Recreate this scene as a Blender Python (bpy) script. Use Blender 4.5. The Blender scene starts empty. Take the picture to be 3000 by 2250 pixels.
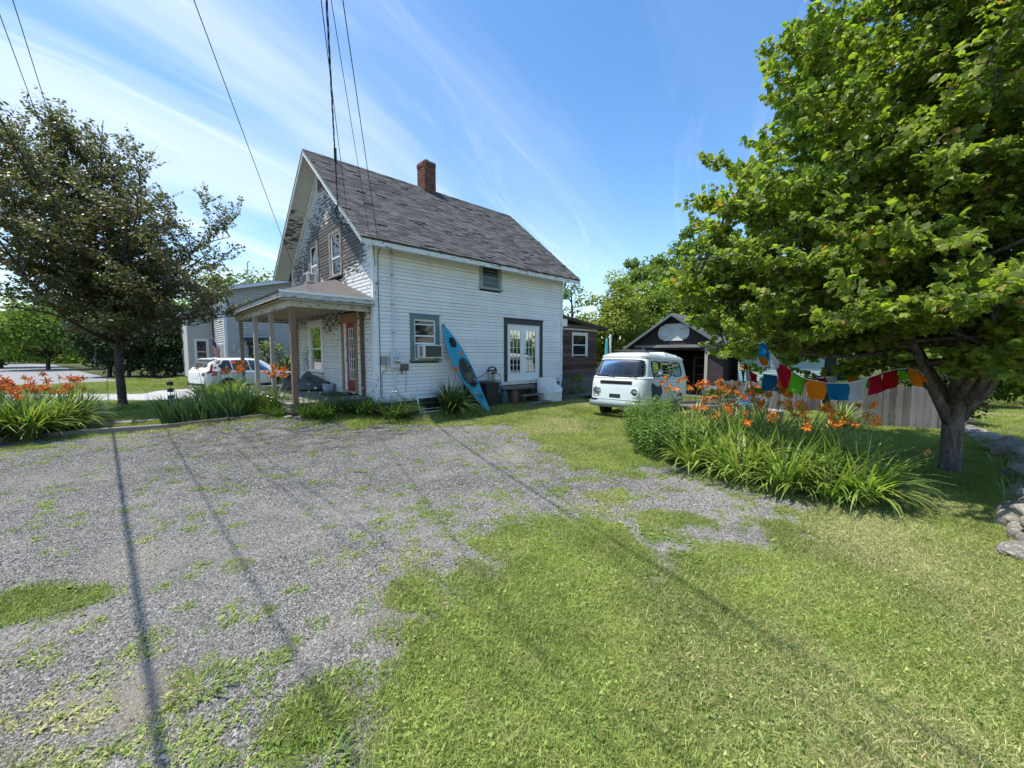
import bpy, math, random
import numpy as np
from mathutils import Vector, Matrix
R = math.radians
PI = math.pi
scene = bpy.context.scene
col = scene.collection
random.seed(7)
RG = np.random.default_rng(11)

# ------------------------------------------------------------------ camera
cam_d = bpy.data.cameras.new('camera'); cam = bpy.data.objects.new('camera', cam_d); col.objects.link(cam)
cam_d.sensor_width = 36.0; cam_d.lens = 36.0 * 1179.2 / 3000.0
cam.location = (0, 0, 1.95); cam.rotation_euler = (R(90) - 0.077, 0, 0)
cam_d.clip_start = 0.05; cam_d.clip_end = 3000
scene.camera = cam
# ------------------------------------------------------------------ sun and sky
SUN_S = (0.3706, 0.0973)                      # shadow offset per metre of height
SUN_EL = math.atan2(1.0, math.hypot(*SUN_S))
SUN_AZ = math.atan2(-SUN_S[0], -SUN_S[1])     # clockwise from +Y
sd = bpy.data.lights.new('sun', 'SUN'); sd.energy = 3.6; sd.angle = R(0.53); sd.color = (1.0, 0.955, 0.87)
sun = bpy.data.objects.new('sun', sd); col.objects.link(sun)
sun.rotation_euler = Vector((-SUN_S[0], -SUN_S[1], 1)).to_track_quat('Z', 'Y').to_euler(); sun.location = (-10, -3, 30)
world = bpy.data.worlds.new('World'); scene.world = world; world.use_nodes = True
wn, wl = world.node_tree.nodes, world.node_tree.links
wn.clear()
def wnode(t, **k):
    n = wn.new(t)
    for a, b in k.items(): setattr(n, a, b)
    return n
sky = wnode('ShaderNodeTexSky', sky_type='NISHITA', sun_disc=False, sun_elevation=SUN_EL, sun_rotation=SUN_AZ % (2 * PI), air_density=1.15, dust_density=0.1, ozone_density=2.2, altitude=200)
tc = wnode('ShaderNodeTexCoord')
sep = wnode('ShaderNodeSeparateXYZ'); wl.new(tc.outputs['Generated'], sep.inputs[0])
def wmath(op, a, b=None, c=None):
    n = wnode('ShaderNodeMath', operation=op)
    for i, v in enumerate((a, b, c)):
        if v is None: continue
        if isinstance(v, (int, float)): n.inputs[i].default_value = v
        else: wl.new(v, n.inputs[i])
    return n.outputs[0]
zc = wmath('ADD', wmath('MAXIMUM', sep.outputs[2], 0.0), 0.22)
px = wmath('DIVIDE', sep.outputs[0], zc); py = wmath('DIVIDE', sep.outputs[1], zc)
cmb = wnode('ShaderNodeCombineXYZ'); wl.new(px, cmb.inputs[0]); wl.new(py, cmb.inputs[1])
def cloudlayer(rot, sc, scale, lo, hi, det=6, dist=0.5, off=(0, 0, 0)):
    m0 = wnode('ShaderNodeMapping'); wl.new(cmb.outputs[0], m0.inputs[0]); m0.inputs['Rotation'].default_value = (0, 0, R(rot))
    mp = wnode('ShaderNodeMapping'); wl.new(m0.outputs[0], mp.inputs[0]); mp.inputs['Scale'].default_value = sc; mp.inputs['Location'].default_value = off
    nz = wnode('ShaderNodeTexNoise'); wl.new(mp.outputs[0], nz.inputs['Vector'])
    nz.inputs['Scale'].default_value = scale; nz.inputs['Detail'].default_value = det; nz.inputs['Distortion'].default_value = dist; nz.inputs['Roughness'].default_value = 0.52
    mr = wnode('ShaderNodeMapRange', interpolation_type='SMOOTHSTEP'); wl.new(nz.outputs[0], mr.inputs[0])
    mr.inputs[1].default_value = lo; mr.inputs[2].default_value = hi
    return mr.outputs[0]
streak = cloudlayer(-58, (0.34, 1.9, 1), 1.0, 0.40, 0.66, 9, 1.0, (1.3, 0.2, 0))
veil = cloudlayer(-50, (0.6, 1.3, 1), 0.5, 0.30, 0.72, 3, 0.4, (3.1, 1.7, 0))
fine = cloudlayer(-62, (0.6, 3.0, 1), 1.6, 0.54, 0.80, 8, 1.4, (7.1, 4.2, 0))
# the cirrus thickens towards the sun's side (-x)
side = wnode('ShaderNodeMapRange', interpolation_type='SMOOTHSTEP'); wl.new(wmath('SUBTRACT', sep.outputs[0], wmath('MULTIPLY', sep.outputs[1], 0.12)), side.inputs[0])
side.inputs[1].default_value = 0.55; side.inputs[2].default_value = -0.85
lowband = wnode('ShaderNodeMapRange', interpolation_type='SMOOTHSTEP'); wl.new(sep.outputs[2], lowband.inputs[0])
lowband.inputs[1].default_value = 0.42; lowband.inputs[2].default_value = 0.0
c1 = wmath('MULTIPLY', side.outputs[0], wmath('ADD', wmath('MULTIPLY', streak, 0.46), wmath('MULTIPLY', veil, 0.22)))
c2 = wmath('MULTIPLY', fine, wmath('ADD', wmath('MULTIPLY', side.outputs[0], 0.15), wmath('ADD', wmath('MULTIPLY', lowband.outputs[0], 0.34), 0.16)))
cf = wmath('MINIMUM', wmath('ADD', wmath('ADD', c1, c2), wmath('MULTIPLY', lowband.outputs[0], 0.06)), 0.92)
hs = wnode('ShaderNodeHueSaturation'); wl.new(sky.outputs[0], hs.inputs['Color']); hs.inputs['Saturation'].default_value = 1.22; hs.inputs['Value'].default_value = 0.92
mixc = wnode('ShaderNodeMix', data_type='RGBA'); wl.new(cf, mixc.inputs[0]); wl.new(hs.outputs[0], mixc.inputs[6]); mixc.inputs[7].default_value = (4.3, 4.7, 5.2, 1)
bg = wnode('ShaderNodeBackground'); wl.new(mixc.outputs[2], bg.inputs[0]); bg.inputs[1].default_value = 0.144
wo = wnode('ShaderNodeOutputWorld'); wl.new(bg.outputs[0], wo.inputs[0])
scene.view_settings.view_transform = 'Standard'; scene.view_settings.look = 'None'
scene.view_settings.exposure = 0.86; scene.view_settings.gamma = 1.0; scene.view_settings.use_curve_mapping = False
scene.render.engine = 'CYCLES'; scene.cycles.max_bounces = 6; scene.cycles.transparent_max_bounces = 12
scene.cycles.use_adaptive_sampling = True

# ------------------------------------------------------------------ frames
TH = 0.8075; RZ = PI / 2 - TH
HC = np.array([-3.7645, 11.0929])
dR = np.array([math.sin(TH), math.cos(TH)]); dL = np.array([-dR[1], dR[0]])
def W(a, b): return tuple(HC + dR * a + dL * b)
def loc_ab(x, y):
    return (x - HC[0]) * dR[0] + (y - HC[1]) * dR[1], (x - HC[0]) * dL[0] + (y - HC[1]) * dL[1]
def sstep(x, a, b):
    t = np.clip((x - a) / (b - a), 0, 1); return t * t * (3 - 2 * t)
def gz(x, y):
    """height of the ground"""
    x = np.asarray(x, float); y = np.asarray(y, float)
    a, b = loc_ab(x, y)
    wall = 0.15 * sstep(b, -1.35, -0.35) * sstep(a, 7.8, 4.5) * sstep(a, -2.9, -1.8)
    da = np.maximum(np.maximum(-2.1 - a, 0), a + 1.0); db = np.maximum(np.maximum(0.2 - b, 0), b - 7)
    rise = np.maximum(wall, 0.36 * (1 - sstep(np.hypot(da, db), 0, 2.6)))      # the ground climbs to the porch
    drop = -0.20 * sstep(y, 12.5, 17) * sstep(x, 2.4, 4.2)
    return rise + drop

# ------------------------------------------------------------------ numpy noise
def _hash(ix, iy, s):
    n = (ix * 374761393 + iy * 668265263 + s * 974634777) & 0xffffffff
    n = ((n ^ (n >> 13)) * 1274126177) & 0xffffffff
    return ((n ^ (n >> 16)) & 0xffff) / 65535.0
def vnoise(x, y, s=0):
    ix = np.floor(x).astype(np.int64); iy = np.floor(y).astype(np.int64)
    fx = x - ix; fy = y - iy; fx = fx * fx * (3 - 2 * fx); fy = fy * fy * (3 - 2 * fy)
    a = _hash(ix, iy, s); b = _hash(ix + 1, iy, s); c = _hash(ix, iy + 1, s); d = _hash(ix + 1, iy + 1, s)
    return a + (b - a) * fx + (c - a) * fy + (a - b - c + d) * fx * fy
def fbm(x, y, s=0, o=4):
    t = 0; amp = 0.5; tot = 0
    for i in range(o):
        t = t + amp * vnoise(x * 2 ** i, y * 2 ** i, s + i); tot += amp; amp *= 0.55
    return t / tot

# ------------------------------------------------------------------ objects
def tag(o, label=None, cat=None, group=None, kind=None):
    if label: o['label'] = label
    if cat: o['category'] = cat
    if group: o['group'] = group
    if kind: o['kind'] = kind
    return o
def empty(name, loc=(0, 0, 0), rz=0, label=None, cat=None, group=None, rx=0, ry=0):
    o = bpy.data.objects.new(name, None); col.objects.link(o)
    o.location = loc; o.rotation_euler = (rx, ry, rz); o.empty_display_size = 0.2
    return tag(o, label, cat, group)
def link(name, me, parent=None, loc=None, rot=None, scale=None):
    o = bpy.data.objects.new(name, me); col.objects.link(o)
    if parent is not None: o.parent = parent
    if loc is not None: o.location = loc
    if rot is not None: o.rotation_euler = rot
    if scale is not None: o.scale = (scale,) * 3 if isinstance(scale, (int, float)) else scale
    return o
def copy_tree(o, parent=None):
    c = o.copy(); col.objects.link(c); c.parent = parent
    for ch in o.children: copy_tree(ch, c)
    return c
def mesh_np(name, V, F, mats, smooth=False, attrs=None, midx=None):
    """V (n,3); F: list of (m,k) index arrays"""
    me = bpy.data.meshes.new(name)
    V = np.asarray(V, np.float32)
    if not isinstance(F, list): F = [F]
    me.vertices.add(len(V)); me.vertices.foreach_set('co', V.ravel())
    li = np.concatenate([np.asarray(f, np.int32).ravel() for f in F])
    tot = np.concatenate([np.full(len(f), np.asarray(f).shape[1], np.int32) for f in F])
    st = np.concatenate([[0], np.cumsum(tot)[:-1]]).astype(np.int32)
    me.loops.add(len(li)); me.loops.foreach_set('vertex_index', li)
    me.polygons.add(len(tot)); me.polygons.foreach_set('loop_start', st); me.polygons.foreach_set('loop_total', tot)
    if midx is not None: me.polygons.foreach_set('material_index', np.asarray(midx, np.int32))
    me.polygons.foreach_set('use_smooth', np.full(len(tot), smooth, bool))
    for k, a in (attrs or {}).items():
        at = me.attributes.new(k, 'FLOAT', 'POINT'); at.data.foreach_set('value', np.asarray(a, np.float32))
    for m in (mats if isinstance(mats, (list, tuple)) else [mats]): me.materials.append(m)
    me.update(calc_edges=True)
    return me
class MB:
    def __init__(s): s.v = []; s.f = []
    def add(s, vs, fs):
        n = len(s.v); s.v += [tuple(p) for p in vs]; s.f += [tuple(i + n for i in f) for f in fs]; return s
    def hexa(s, p):   # 8 points: bottom 4 ccw, top 4 ccw
        return s.add(p, [(3, 2, 1, 0), (4, 5, 6, 7), (0, 1, 5, 4), (1, 2, 6, 5), (2, 3, 7, 6), (3, 0, 4, 7)])
    def box(s, x0, x1, y0, y1, z0, z1):
        return s.hexa([(x0, y0, z0), (x1, y0, z0), (x1, y1, z0), (x0, y1, z0), (x0, y0, z1), (x1, y0, z1), (x1, y1, z1), (x0, y1, z1)])
    def prism(s, poly, axis, a, b):
        """poly of 2-d points extruded along axis 'x','y','z' from a to b"""
        def P(q, t):
            return {'x': (t, q[0], q[1]), 'y': (q[0], t, q[1]), 'z': (q[0], q[1], t)}[axis]
        n = len(poly)
        vs = [P(q, a) for q in poly] + [P(q, b) for q in poly]
        fs = [tuple(range(n))[::-1], tuple(range(n, 2 * n))] + [(i, (i + 1) % n, n + (i + 1) % n, n + i) for i in range(n)]
        return s.add(vs, fs)
    def tube(s, pts, rad, n=8, cap=True):
        pts = [Vector(p) for p in pts]; k = len(pts)
        rad = [rad] * k if isinstance(rad, (int, float)) else rad
        up = Vector((0.13, 0.21, 1)).normalized(); vs = []
        t0 = (pts[1] - pts[0]).normalized()
        if abs(t0.dot(up)) > 0.95: up = Vector((1, 0.1, 0)).normalized()
        u = t0.cross(up).normalized()
        for i, p in enumerate(pts):
            t = (pts[min(i + 1, k - 1)] - pts[max(i - 1, 0)]).normalized()
            u = (u - t * u.dot(t)).normalized(); w = t.cross(u)
            for j in range(n):
                a = 2 * PI * j / n; vs.append(p + (u * math.cos(a) + w * math.sin(a)) * rad[i])
        fs = [(i * n + j, i * n + (j + 1) % n, (i + 1) * n + (j + 1) % n, (i + 1) * n + j) for i in range(k - 1) for j in range(n)]
        if cap: fs += [tuple(range(n))[::-1], tuple(range((k - 1) * n, k * n))]
        return s.add(vs, fs)
    def lathe(s, prof, n=20, c=(0, 0, 0), axis='z', cap=True):
        vs = []
        for r, z in prof:
            for j in range(n):
                a = 2 * PI * j / n; x, y = r * math.cos(a), r * math.sin(a)
                vs.append((c[0] + x, c[1] + y, c[2] + z) if axis == 'z' else ((c[0] + z, c[1] + x, c[2] + y) if axis == 'x' else (c[0] + y, c[1] + z, c[2] + x)))
        k = len(prof)
        fs = [(i * n + j, i * n + (j + 1) % n, (i + 1) * n + (j + 1) % n, (i + 1) * n + j) for i in range(k - 1) for j in range(n)]
        if cap: fs += [tuple(range(n))[::-1], tuple(range((k - 1) * n, k * n))]
        return s.add(vs, fs)
    def grid(s, P, nu, nv, closed=False):
        n = len(s.v)
        s.v += [tuple(P(i, j)) for i in range(nu) for j in range(nv)]
        for i in range(nu - 1):
            for j in range(nv if closed else nv - 1):
                s.f.append((n + i * nv + j, n + i * nv + (j + 1) % nv, n + (i + 1) * nv + (j + 1) % nv, n + (i + 1) * nv + j))
        return s
    def mesh(s, name, m, smooth=False):
        me = bpy.data.meshes.new(name); me.from_pydata([tuple(p) for p in s.v], [], s.f)
        for q in (m if isinstance(m, (list, tuple)) else [m]): me.materials.append(q)
        if smooth: me.polygons.foreach_set('use_smooth', [True] * len(me.polygons))
        me.update(); return me
    def build(s, name, m, parent=None, smooth=False, loc=None, rot=None, bev=0, label=None, kind=None, autosm=None):
        o = link(name, s.mesh(name, m, smooth), parent, loc, rot)
        if bev:
            b = o.modifiers.new('bevel', 'BEVEL'); b.width = bev; b.segments = 2; b.limit_method = 'ANGLE'; b.angle_limit = R(40)
        if label: o['label'] = label
        if kind: o['kind'] = kind
        return o
def box_obj(name, m, parent, x0, x1, y0, y1, z0, z1, bev=0, **k): return MB().box(x0, x1, y0, y1, z0, z1).build(name, m, parent, bev=bev, **k)

# ------------------------------------------------------------------ materials
def newmat(name):
    m = bpy.data.materials.new(name); m.use_nodes = True; nt = m.node_tree; nt.nodes.clear()
    return m, nt
class NT:
    def __init__(s, nt): s.nt = nt
    def n(s, t, ins=None, **k):
        x = s.nt.nodes.new(t)
        for a, b in k.items(): setattr(x, a, b)
        for a, b in (ins or {}).items():
            if isinstance(b, bpy.types.NodeSocket): s.nt.links.new(b, x.inputs[a])
            else: x.inputs[a].default_value = b
        return x
    def math(s, op, a, b=0.0, clamp=False):
        return s.n('ShaderNodeMath', {0: a, 1: b}, operation=op, use_clamp=clamp).outputs[0]
    def noise(s, vec, scale, det=4, rough=0.55, dist=0.0):
        return s.n('ShaderNodeTexNoise', {'Vector': vec, 'Scale': scale, 'Detail': det, 'Roughness': rough, 'Distortion': dist}).outputs[0]
    def map(s, vec, scale=(1, 1, 1), loc=(0, 0, 0), rot=(0, 0, 0)):
        return s.n('ShaderNodeMapping', {'Vector': vec, 'Scale': scale, 'Location': loc, 'Rotation': rot}).outputs[0]
    def ramp(s, v, lo, hi, a=0.0, b=1.0):
        return s.n('ShaderNodeMapRange', {0: v, 1: lo, 2: hi, 3: a, 4: b}, interpolation_type='SMOOTHSTEP').outputs[0]
    def mix(s, f, a, b):
        x = s.nt.nodes.new('ShaderNodeMix'); x.data_type = 'RGBA'
        for i, v in ((0, f), (6, a), (7, b)):
            if isinstance(v, bpy.types.NodeSocket): s.nt.links.new(v, x.inputs[i])
            elif i == 0: x.inputs[0].default_value = v
            else: x.inputs[i].default_value = (*v, 1) if len(v) == 3 else v
        return x.outputs[2]
    def attr(s, name): return s.n('ShaderNodeAttribute', attribute_name=name).outputs['Fac']
    def bump(s, h, strength, dist=0.01):
        return s.n('ShaderNodeBump', {'Height': h, 'Strength': strength, 'Distance': dist}).outputs[0]
    def out(s, sh): s.n('ShaderNodeOutputMaterial', {0: sh})
    def prin(s, **k):
        ins = {'Base Color': k.get('color', (.5, .5, .5, 1)), 'Roughness': k.get('rough', .6), 'Metallic': k.get('metal', 0.0), 'Specular IOR Level': k.get('spec', .3)}
        if 'normal' in k: ins['Normal'] = k['normal']
        if 'coat' in k: ins['Coat Weight'] = k['coat']; ins['Coat Roughness'] = 0.05
        p = s.n('ShaderNodeBsdfPrincipled', ins); return p.outputs[0]
def c4(c): return (*c, 1.0)
def simple(name, colr, rough=.6, var=.18, scale=6, bump=.15, spec=.3, metal=0, dirt=None, coat=None, stretch=(1, 1, 1)):
    m, nt = newmat(name); t = NT(nt)
    v = t.map(t.n('ShaderNodeTexCoord').outputs['Object'], stretch)
    n1 = t.noise(v, scale, 5); rnd = t.n('ShaderNodeObjectInfo').outputs['Random']
    k = t.math('ADD', t.math('MULTIPLY', n1, 2 * var), t.math('MULTIPLY', rnd, var * .6))
    k = t.math('ADD', k, 1 - 1.3 * var)
    cc = t.n('ShaderNodeVectorMath', {0: colr, 'Scale': k}, operation='SCALE').outputs[0]
    if dirt:
        d = t.ramp(t.noise(v, scale * .45, 6, .65, .3), .5, .72, 0, dirt[1]); cc = t.mix(d, cc, dirt[0])
    kw = dict(color=cc, rough=rough, spec=spec, metal=metal)
    if bump: kw['normal'] = t.bump(t.noise(v, scale * 6, 4), bump, .004)
    if coat: kw['coat'] = coat
    t.out(t.prin(**kw)); return m
def wood(name, colr, colr2=None, axis='x', rough=.75, scale=1.0, bump=.35, peel=None):
    """weathered wood: long grain along the axis, optional flaking paint = (paint colour, amount)"""
    m, nt = newmat(name); t = NT(nt)
    v = t.n('ShaderNodeTexCoord').outputs['Object']
    sc = {'x': (.6, 14, 14), 'y': (14, .6, 14), 'z': (14, 14, .6)}[axis]
    g = t.noise(t.map(v, sc), 3 * scale, 6, .65, .6)
    rnd = t.n('ShaderNodeObjectInfo').outputs['Random']
    big = t.noise(v, .9, 3)
    k = t.math('ADD', t.math('MULTIPLY', rnd, .35), t.math('ADD', t.math('MULTIPLY', g, .5), t.math('MULTIPLY', big, .4)))
    cc = t.mix(t.ramp(k, .3, .95), tuple(x * .62 for x in colr), colr2 or tuple(min(1, x * 1.35) for x in colr))
    h = g
    if peel:
        pv = t.noise(t.map(v, {'x': (1.2, 5, 5), 'y': (5, 1.2, 5), 'z': (5, 5, 1.2)}[axis]), 4, 7, .68, .2)
        pm = t.ramp(pv, .5 - peel[1] * .35, .54 - peel[1] * .35)
        cc = t.mix(pm, peel[0], cc); h = t.math('ADD', g, t.math('MULTIPLY', t.math('SUBTRACT', 1.0, pm), 1.5))
    t.out(t.prin(color=cc, rough=rough, spec=.2, normal=t.bump(h, bump, .004))); return m
def leafmat(name, c1, c2, trans=.35, rough=.5, attr='rnd', extra=None, spec=.35):
    m, nt = newmat(name); t = NT(nt)
    a = t.attr(attr) if attr else t.n('ShaderNodeObjectInfo').outputs['Random']
    cc = t.mix(a, c1, c2)
    if extra: cc = t.mix(t.ramp(a, extra[1], extra[1] + .02), cc, extra[0])
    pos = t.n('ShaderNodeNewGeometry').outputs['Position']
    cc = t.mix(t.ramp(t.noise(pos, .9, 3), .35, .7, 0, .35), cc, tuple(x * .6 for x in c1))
    p = t.prin(color=cc, rough=rough, spec=spec)
    tl = t.n('ShaderNodeBsdfTranslucent', {'Color': t.n('ShaderNodeVectorMath', {0: cc, 1: (1.25, 1.5, .55)}, operation='MULTIPLY').outputs[0]}).outputs[0]
    t.out(t.n('ShaderNodeMixShader', {0: trans, 1: p, 2: tl}).outputs[0]); return m
def glassmat(name, tint=(.02, .024, .026), refl=.5, clear=0.0):
    """window glass: mirror-like reflection over a dark room or over what is really behind the pane"""
    m, nt = newmat(name); t = NT(nt)
    v = t.n('ShaderNodeTexCoord').outputs['Object']
    nb = t.bump(t.noise(v, 1.7, 2), .05, .02)
    gl = t.n('ShaderNodeBsdfGlossy', {'Color': (1, .97, .92, 1), 'Roughness': .02, 'Normal': nb}).outputs[0]
    fr = t.n('ShaderNodeFresnel', {'IOR': 1.5, 'Normal': nb}).outputs[0]
    f = t.math('ADD', t.math('MULTIPLY', fr, 1.2 if refl < 1 else 1.6), max(0, refl - .5) * .14, True)
    if clear: base = t.n('ShaderNodeBsdfTransparent', {'Color': (clear, clear, clear, 1)}).outputs[0]
    else: base = t.n('ShaderNodeBsdfDiffuse', {'Color': c4(tint)}).outputs[0]
    t.out(t.n('ShaderNodeMixShader', {0: f, 1: base, 2: gl}).outputs[0]); return m
def housepaint(name, white, under, zones, base=.12, axis='x'):
    """white clapboard paint flaking off grey wood. zones = blobs (centre, radii, amount) in house coordinates"""
    m, nt = newmat(name); t = NT(nt)
    v = t.n('ShaderNodeTexCoord').outputs['Object']
    st = {'x': (1.1, 1, 6), 'y': (1, 1.1, 6)}[axis]
    n1 = t.noise(t.map(v, st), 3.2, 8, .7, .25)
    n2 = t.noise(v, .8, 4, .6)
    amt = base
    for (c, r, a) in zones:
        d = t.n('ShaderNodeVectorMath', {0: v, 1: c}, operation='SUBTRACT').outputs[0]
        d = t.n('ShaderNodeVectorMath', {0: d, 1: tuple(1.0 / q for q in r)}, operation='MULTIPLY').outputs[0]
        ln = t.n('ShaderNodeVectorMath', {0: d}, operation='LENGTH').outputs['Value']
        ln = t.math('ADD', ln, t.math('MULTIPLY', t.math('SUBTRACT', n2, .5), 1.2))
        amt = t.math('ADD', amt, t.ramp(ln, 1.25, .35, 0, a))
    val = t.math('ADD', n1, amt)
    pm = t.ramp(val, .66, .70)
    grain = t.noise(t.map(v, {'x': (.7, 10, 30), 'y': (10, .7, 30)}[axis]), 3, 5, .7)
    wcol = t.mix(t.ramp(n2, .3, .7), white, tuple(x * .9 for x in white))
    streak = t.noise(t.map(v, (3, 3, .35)), 2.2, 4, .6)
    wcol = t.mix(t.ramp(streak, .5, .8, 0, .25), wcol, (.42, .42, .38))
    wcol = t.mix(t.ramp(val, .58, .67, 0, .30), wcol, (.40, .40, .37))
    ucol = t.mix(grain, tuple(x * .5 for x in under), tuple(x * 1.5 for x in under))
    cc = t.mix(pm, wcol, ucol)
    h = t.math('ADD', t.math('MULTIPLY', grain, .3), t.math('SUBTRACT', 1.0, pm))
    rnd = t.n('ShaderNodeObjectInfo').outputs['Random']
    cc = t.mix(t.math('MULTIPLY', rnd, .14), cc, (.35, .35, .33))
    t.out(t.prin(color=cc, rough=.62, spec=.3, normal=t.bump(h, .5, .004))); return m
M = {}
WHITE = (.68, .70, .70)
M['clap_side'] = housepaint('clap_side', (.88, .875, .855), (.20, .19, .18), [((4.1, 0, 2.3), (.5, 2, .8), .05), ((.3, 0, 1.2), (1.0, 2, .8), .045)], base=-.035)
M['clap_gable'] = housepaint('clap_gable', (.76, .76, .73), (.085, .077, .070), [((0, 2.3, 5.1), (2, 2.0, 1.25), .20), ((0, .9, 5.0), (2, .65, 1.0), .13), ((0, 4.9, 5.0), (2, 2.1, 1.2), .18), ((0, 3.2, 6.3), (2, 2.2, 1.3), .13), ((0, 3.2, 3.1), (2, 4.0, .55), .13), ((0, 5.6, 1.6), (2, .9, .8), .12)], base=.065, axis='y')
M['trim_white'] = wood('trim_white', (.26, .25, .23), axis='z', peel=((.74, .76, .76), -.22))
M['trim_white_x'] = wood('trim_white_x', (.26, .25, .23), axis='x', peel=((.74, .76, .75), -.22))
M['trim_old'] = wood('trim_old', (.20, .17, .145), axis='z', peel=((.52, .51, .48), .30))
M['clean_white'] = simple('clean_white', (.78, .79, .79), .4, .06, 3, .05)
M['trim_teal'] = simple('trim_teal', (.135, .20, .205), .6, .12, 5, .1, dirt=((.35, .36, .35), .35))
M['trim_greygreen'] = wood('trim_greygreen', (.30, .33, .30), axis='z', peel=((.18, .23, .21), .3))
M['trim_dark'] = simple('trim_dark', (.05, .052, .055), .55, .15, 6, .1)
M['pane'] = glassmat('pane'); M['pane_mirror'] = glassmat('pane_mirror', (.01, .012, .012), 2.4)
M['pane_clear'] = glassmat('pane_clear', refl=.5, clear=.85)
M['curtain'] = simple('curtain', (.55, .52, .62), .9, .2, 3, 0, stretch=(1, 8, .4))
M['curtain_dark'] = simple('curtain_dark', (.14, .13, .16), .9, .3, 2, 0, stretch=(1, 6, .4))
M['room'] = simple('room', (.018, .017, .016), .9, .4, 2, 0)
M['raw_wood_z'] = wood('raw_wood_z', (.36, .24, .13), axis='z', bump=.2)
M['brown_post'] = wood('brown_post', (.20, .13, .085), axis='z')
M['grey_post'] = wood('grey_post', (.34, .31, .27), axis='z')
M['grey_wood_x'] = wood('grey_wood_x', (.20, .185, .165), axis='x')
M['grey_wood_y'] = wood('grey_wood_y', (.24, .225, .20), axis='y')
M['dark_wood'] = wood('dark_wood', (.09, .075, .062), axis='x')
M['red_paint'] = simple('red_paint', (.24, .012, .02), .4, .12, 4, .05, spec=.5)
M['ac_white'] = simple('ac_white', (.66, .66, .63), .45, .1, 5, .03, dirt=((.35, .32, .26), .3))
M['ac_grille'] = simple('ac_grille', (.075, .07, .06), .7, .25, 20, .4)
M['metal_grey'] = simple('metal_grey', (.30, .32, .34), .45, .12, 8, .05, metal=.3)
M['meter_grey'] = simple('meter_grey', (.52, .56, .60), .45, .08, 8, .03)
M['dark_metal'] = simple('dark_metal', (.04, .042, .045), .5, .2, 10, .1, metal=.4)
M['pvc'] = simple('pvc', (.60, .63, .65), .4, .06, 4, .02)
M['rubber'] = simple('rubber', (.018, .018, .019), .75, .25, 10, .2)
M['cable'] = simple('cable', (.012, .012, .014), .6, .1, 4, 0)
M['stone_found'] = simple('stone_found', (.16, .155, .15), .85, .35, 3, .6)
def roofmat():
    m, nt = newmat('shingle_grey'); t = NT(nt)
    g = t.n('ShaderNodeNewGeometry'); rnd = t.math('FRACT', t.math('ADD', g.outputs['Random Per Island'], t.math('MULTIPLY', t.n('ShaderNodeObjectInfo').outputs['Random'], 7.31)))
    v = t.n('ShaderNodeTexCoord').outputs['Object']
    n1 = t.noise(v, 1.1, 4, .6); n2 = t.noise(v, 40, 3, .6)
    k = t.math('ADD', t.math('MULTIPLY', rnd, .6), t.math('ADD', t.math('MULTIPLY', n1, .45), t.math('MULTIPLY', n2, .3)))
    cc = t.mix(t.ramp(k, .25, 1.25), (.050, .048, .046), (.135, .129, .122))
    cc = t.mix(t.ramp(t.noise(v, 3.1, 5, .65), .6, .75, 0, .5), cc, (.16, .155, .12))
    t.out(t.prin(color=cc, rough=.85, spec=.2, normal=t.bump(n2, .5, .004))); return m
M['shingle'] = roofmat()
def brickmat():
    m, nt = newmat('brick_red'); t = NT(nt)
    v = t.n('ShaderNodeTexCoord').outputs['Object']; rnd = t.n('ShaderNodeObjectInfo').outputs['Random']
    cc = t.mix(rnd, (.10, .042, .034), (.20, .09, .068)); cc = t.mix(t.ramp(t.noise(v, 9, 4), .5, .75, 0, .5), cc, (.10, .07, .06))
    t.out(t.prin(color=cc, rough=.85, spec=.2, normal=t.bump(t.noise(v, 30, 3), .4, .006))); return m
M['brick'] = brickmat(); M['mortar'] = simple('mortar', (.22, .19, .17), .9, .2, 12, .4)
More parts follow.
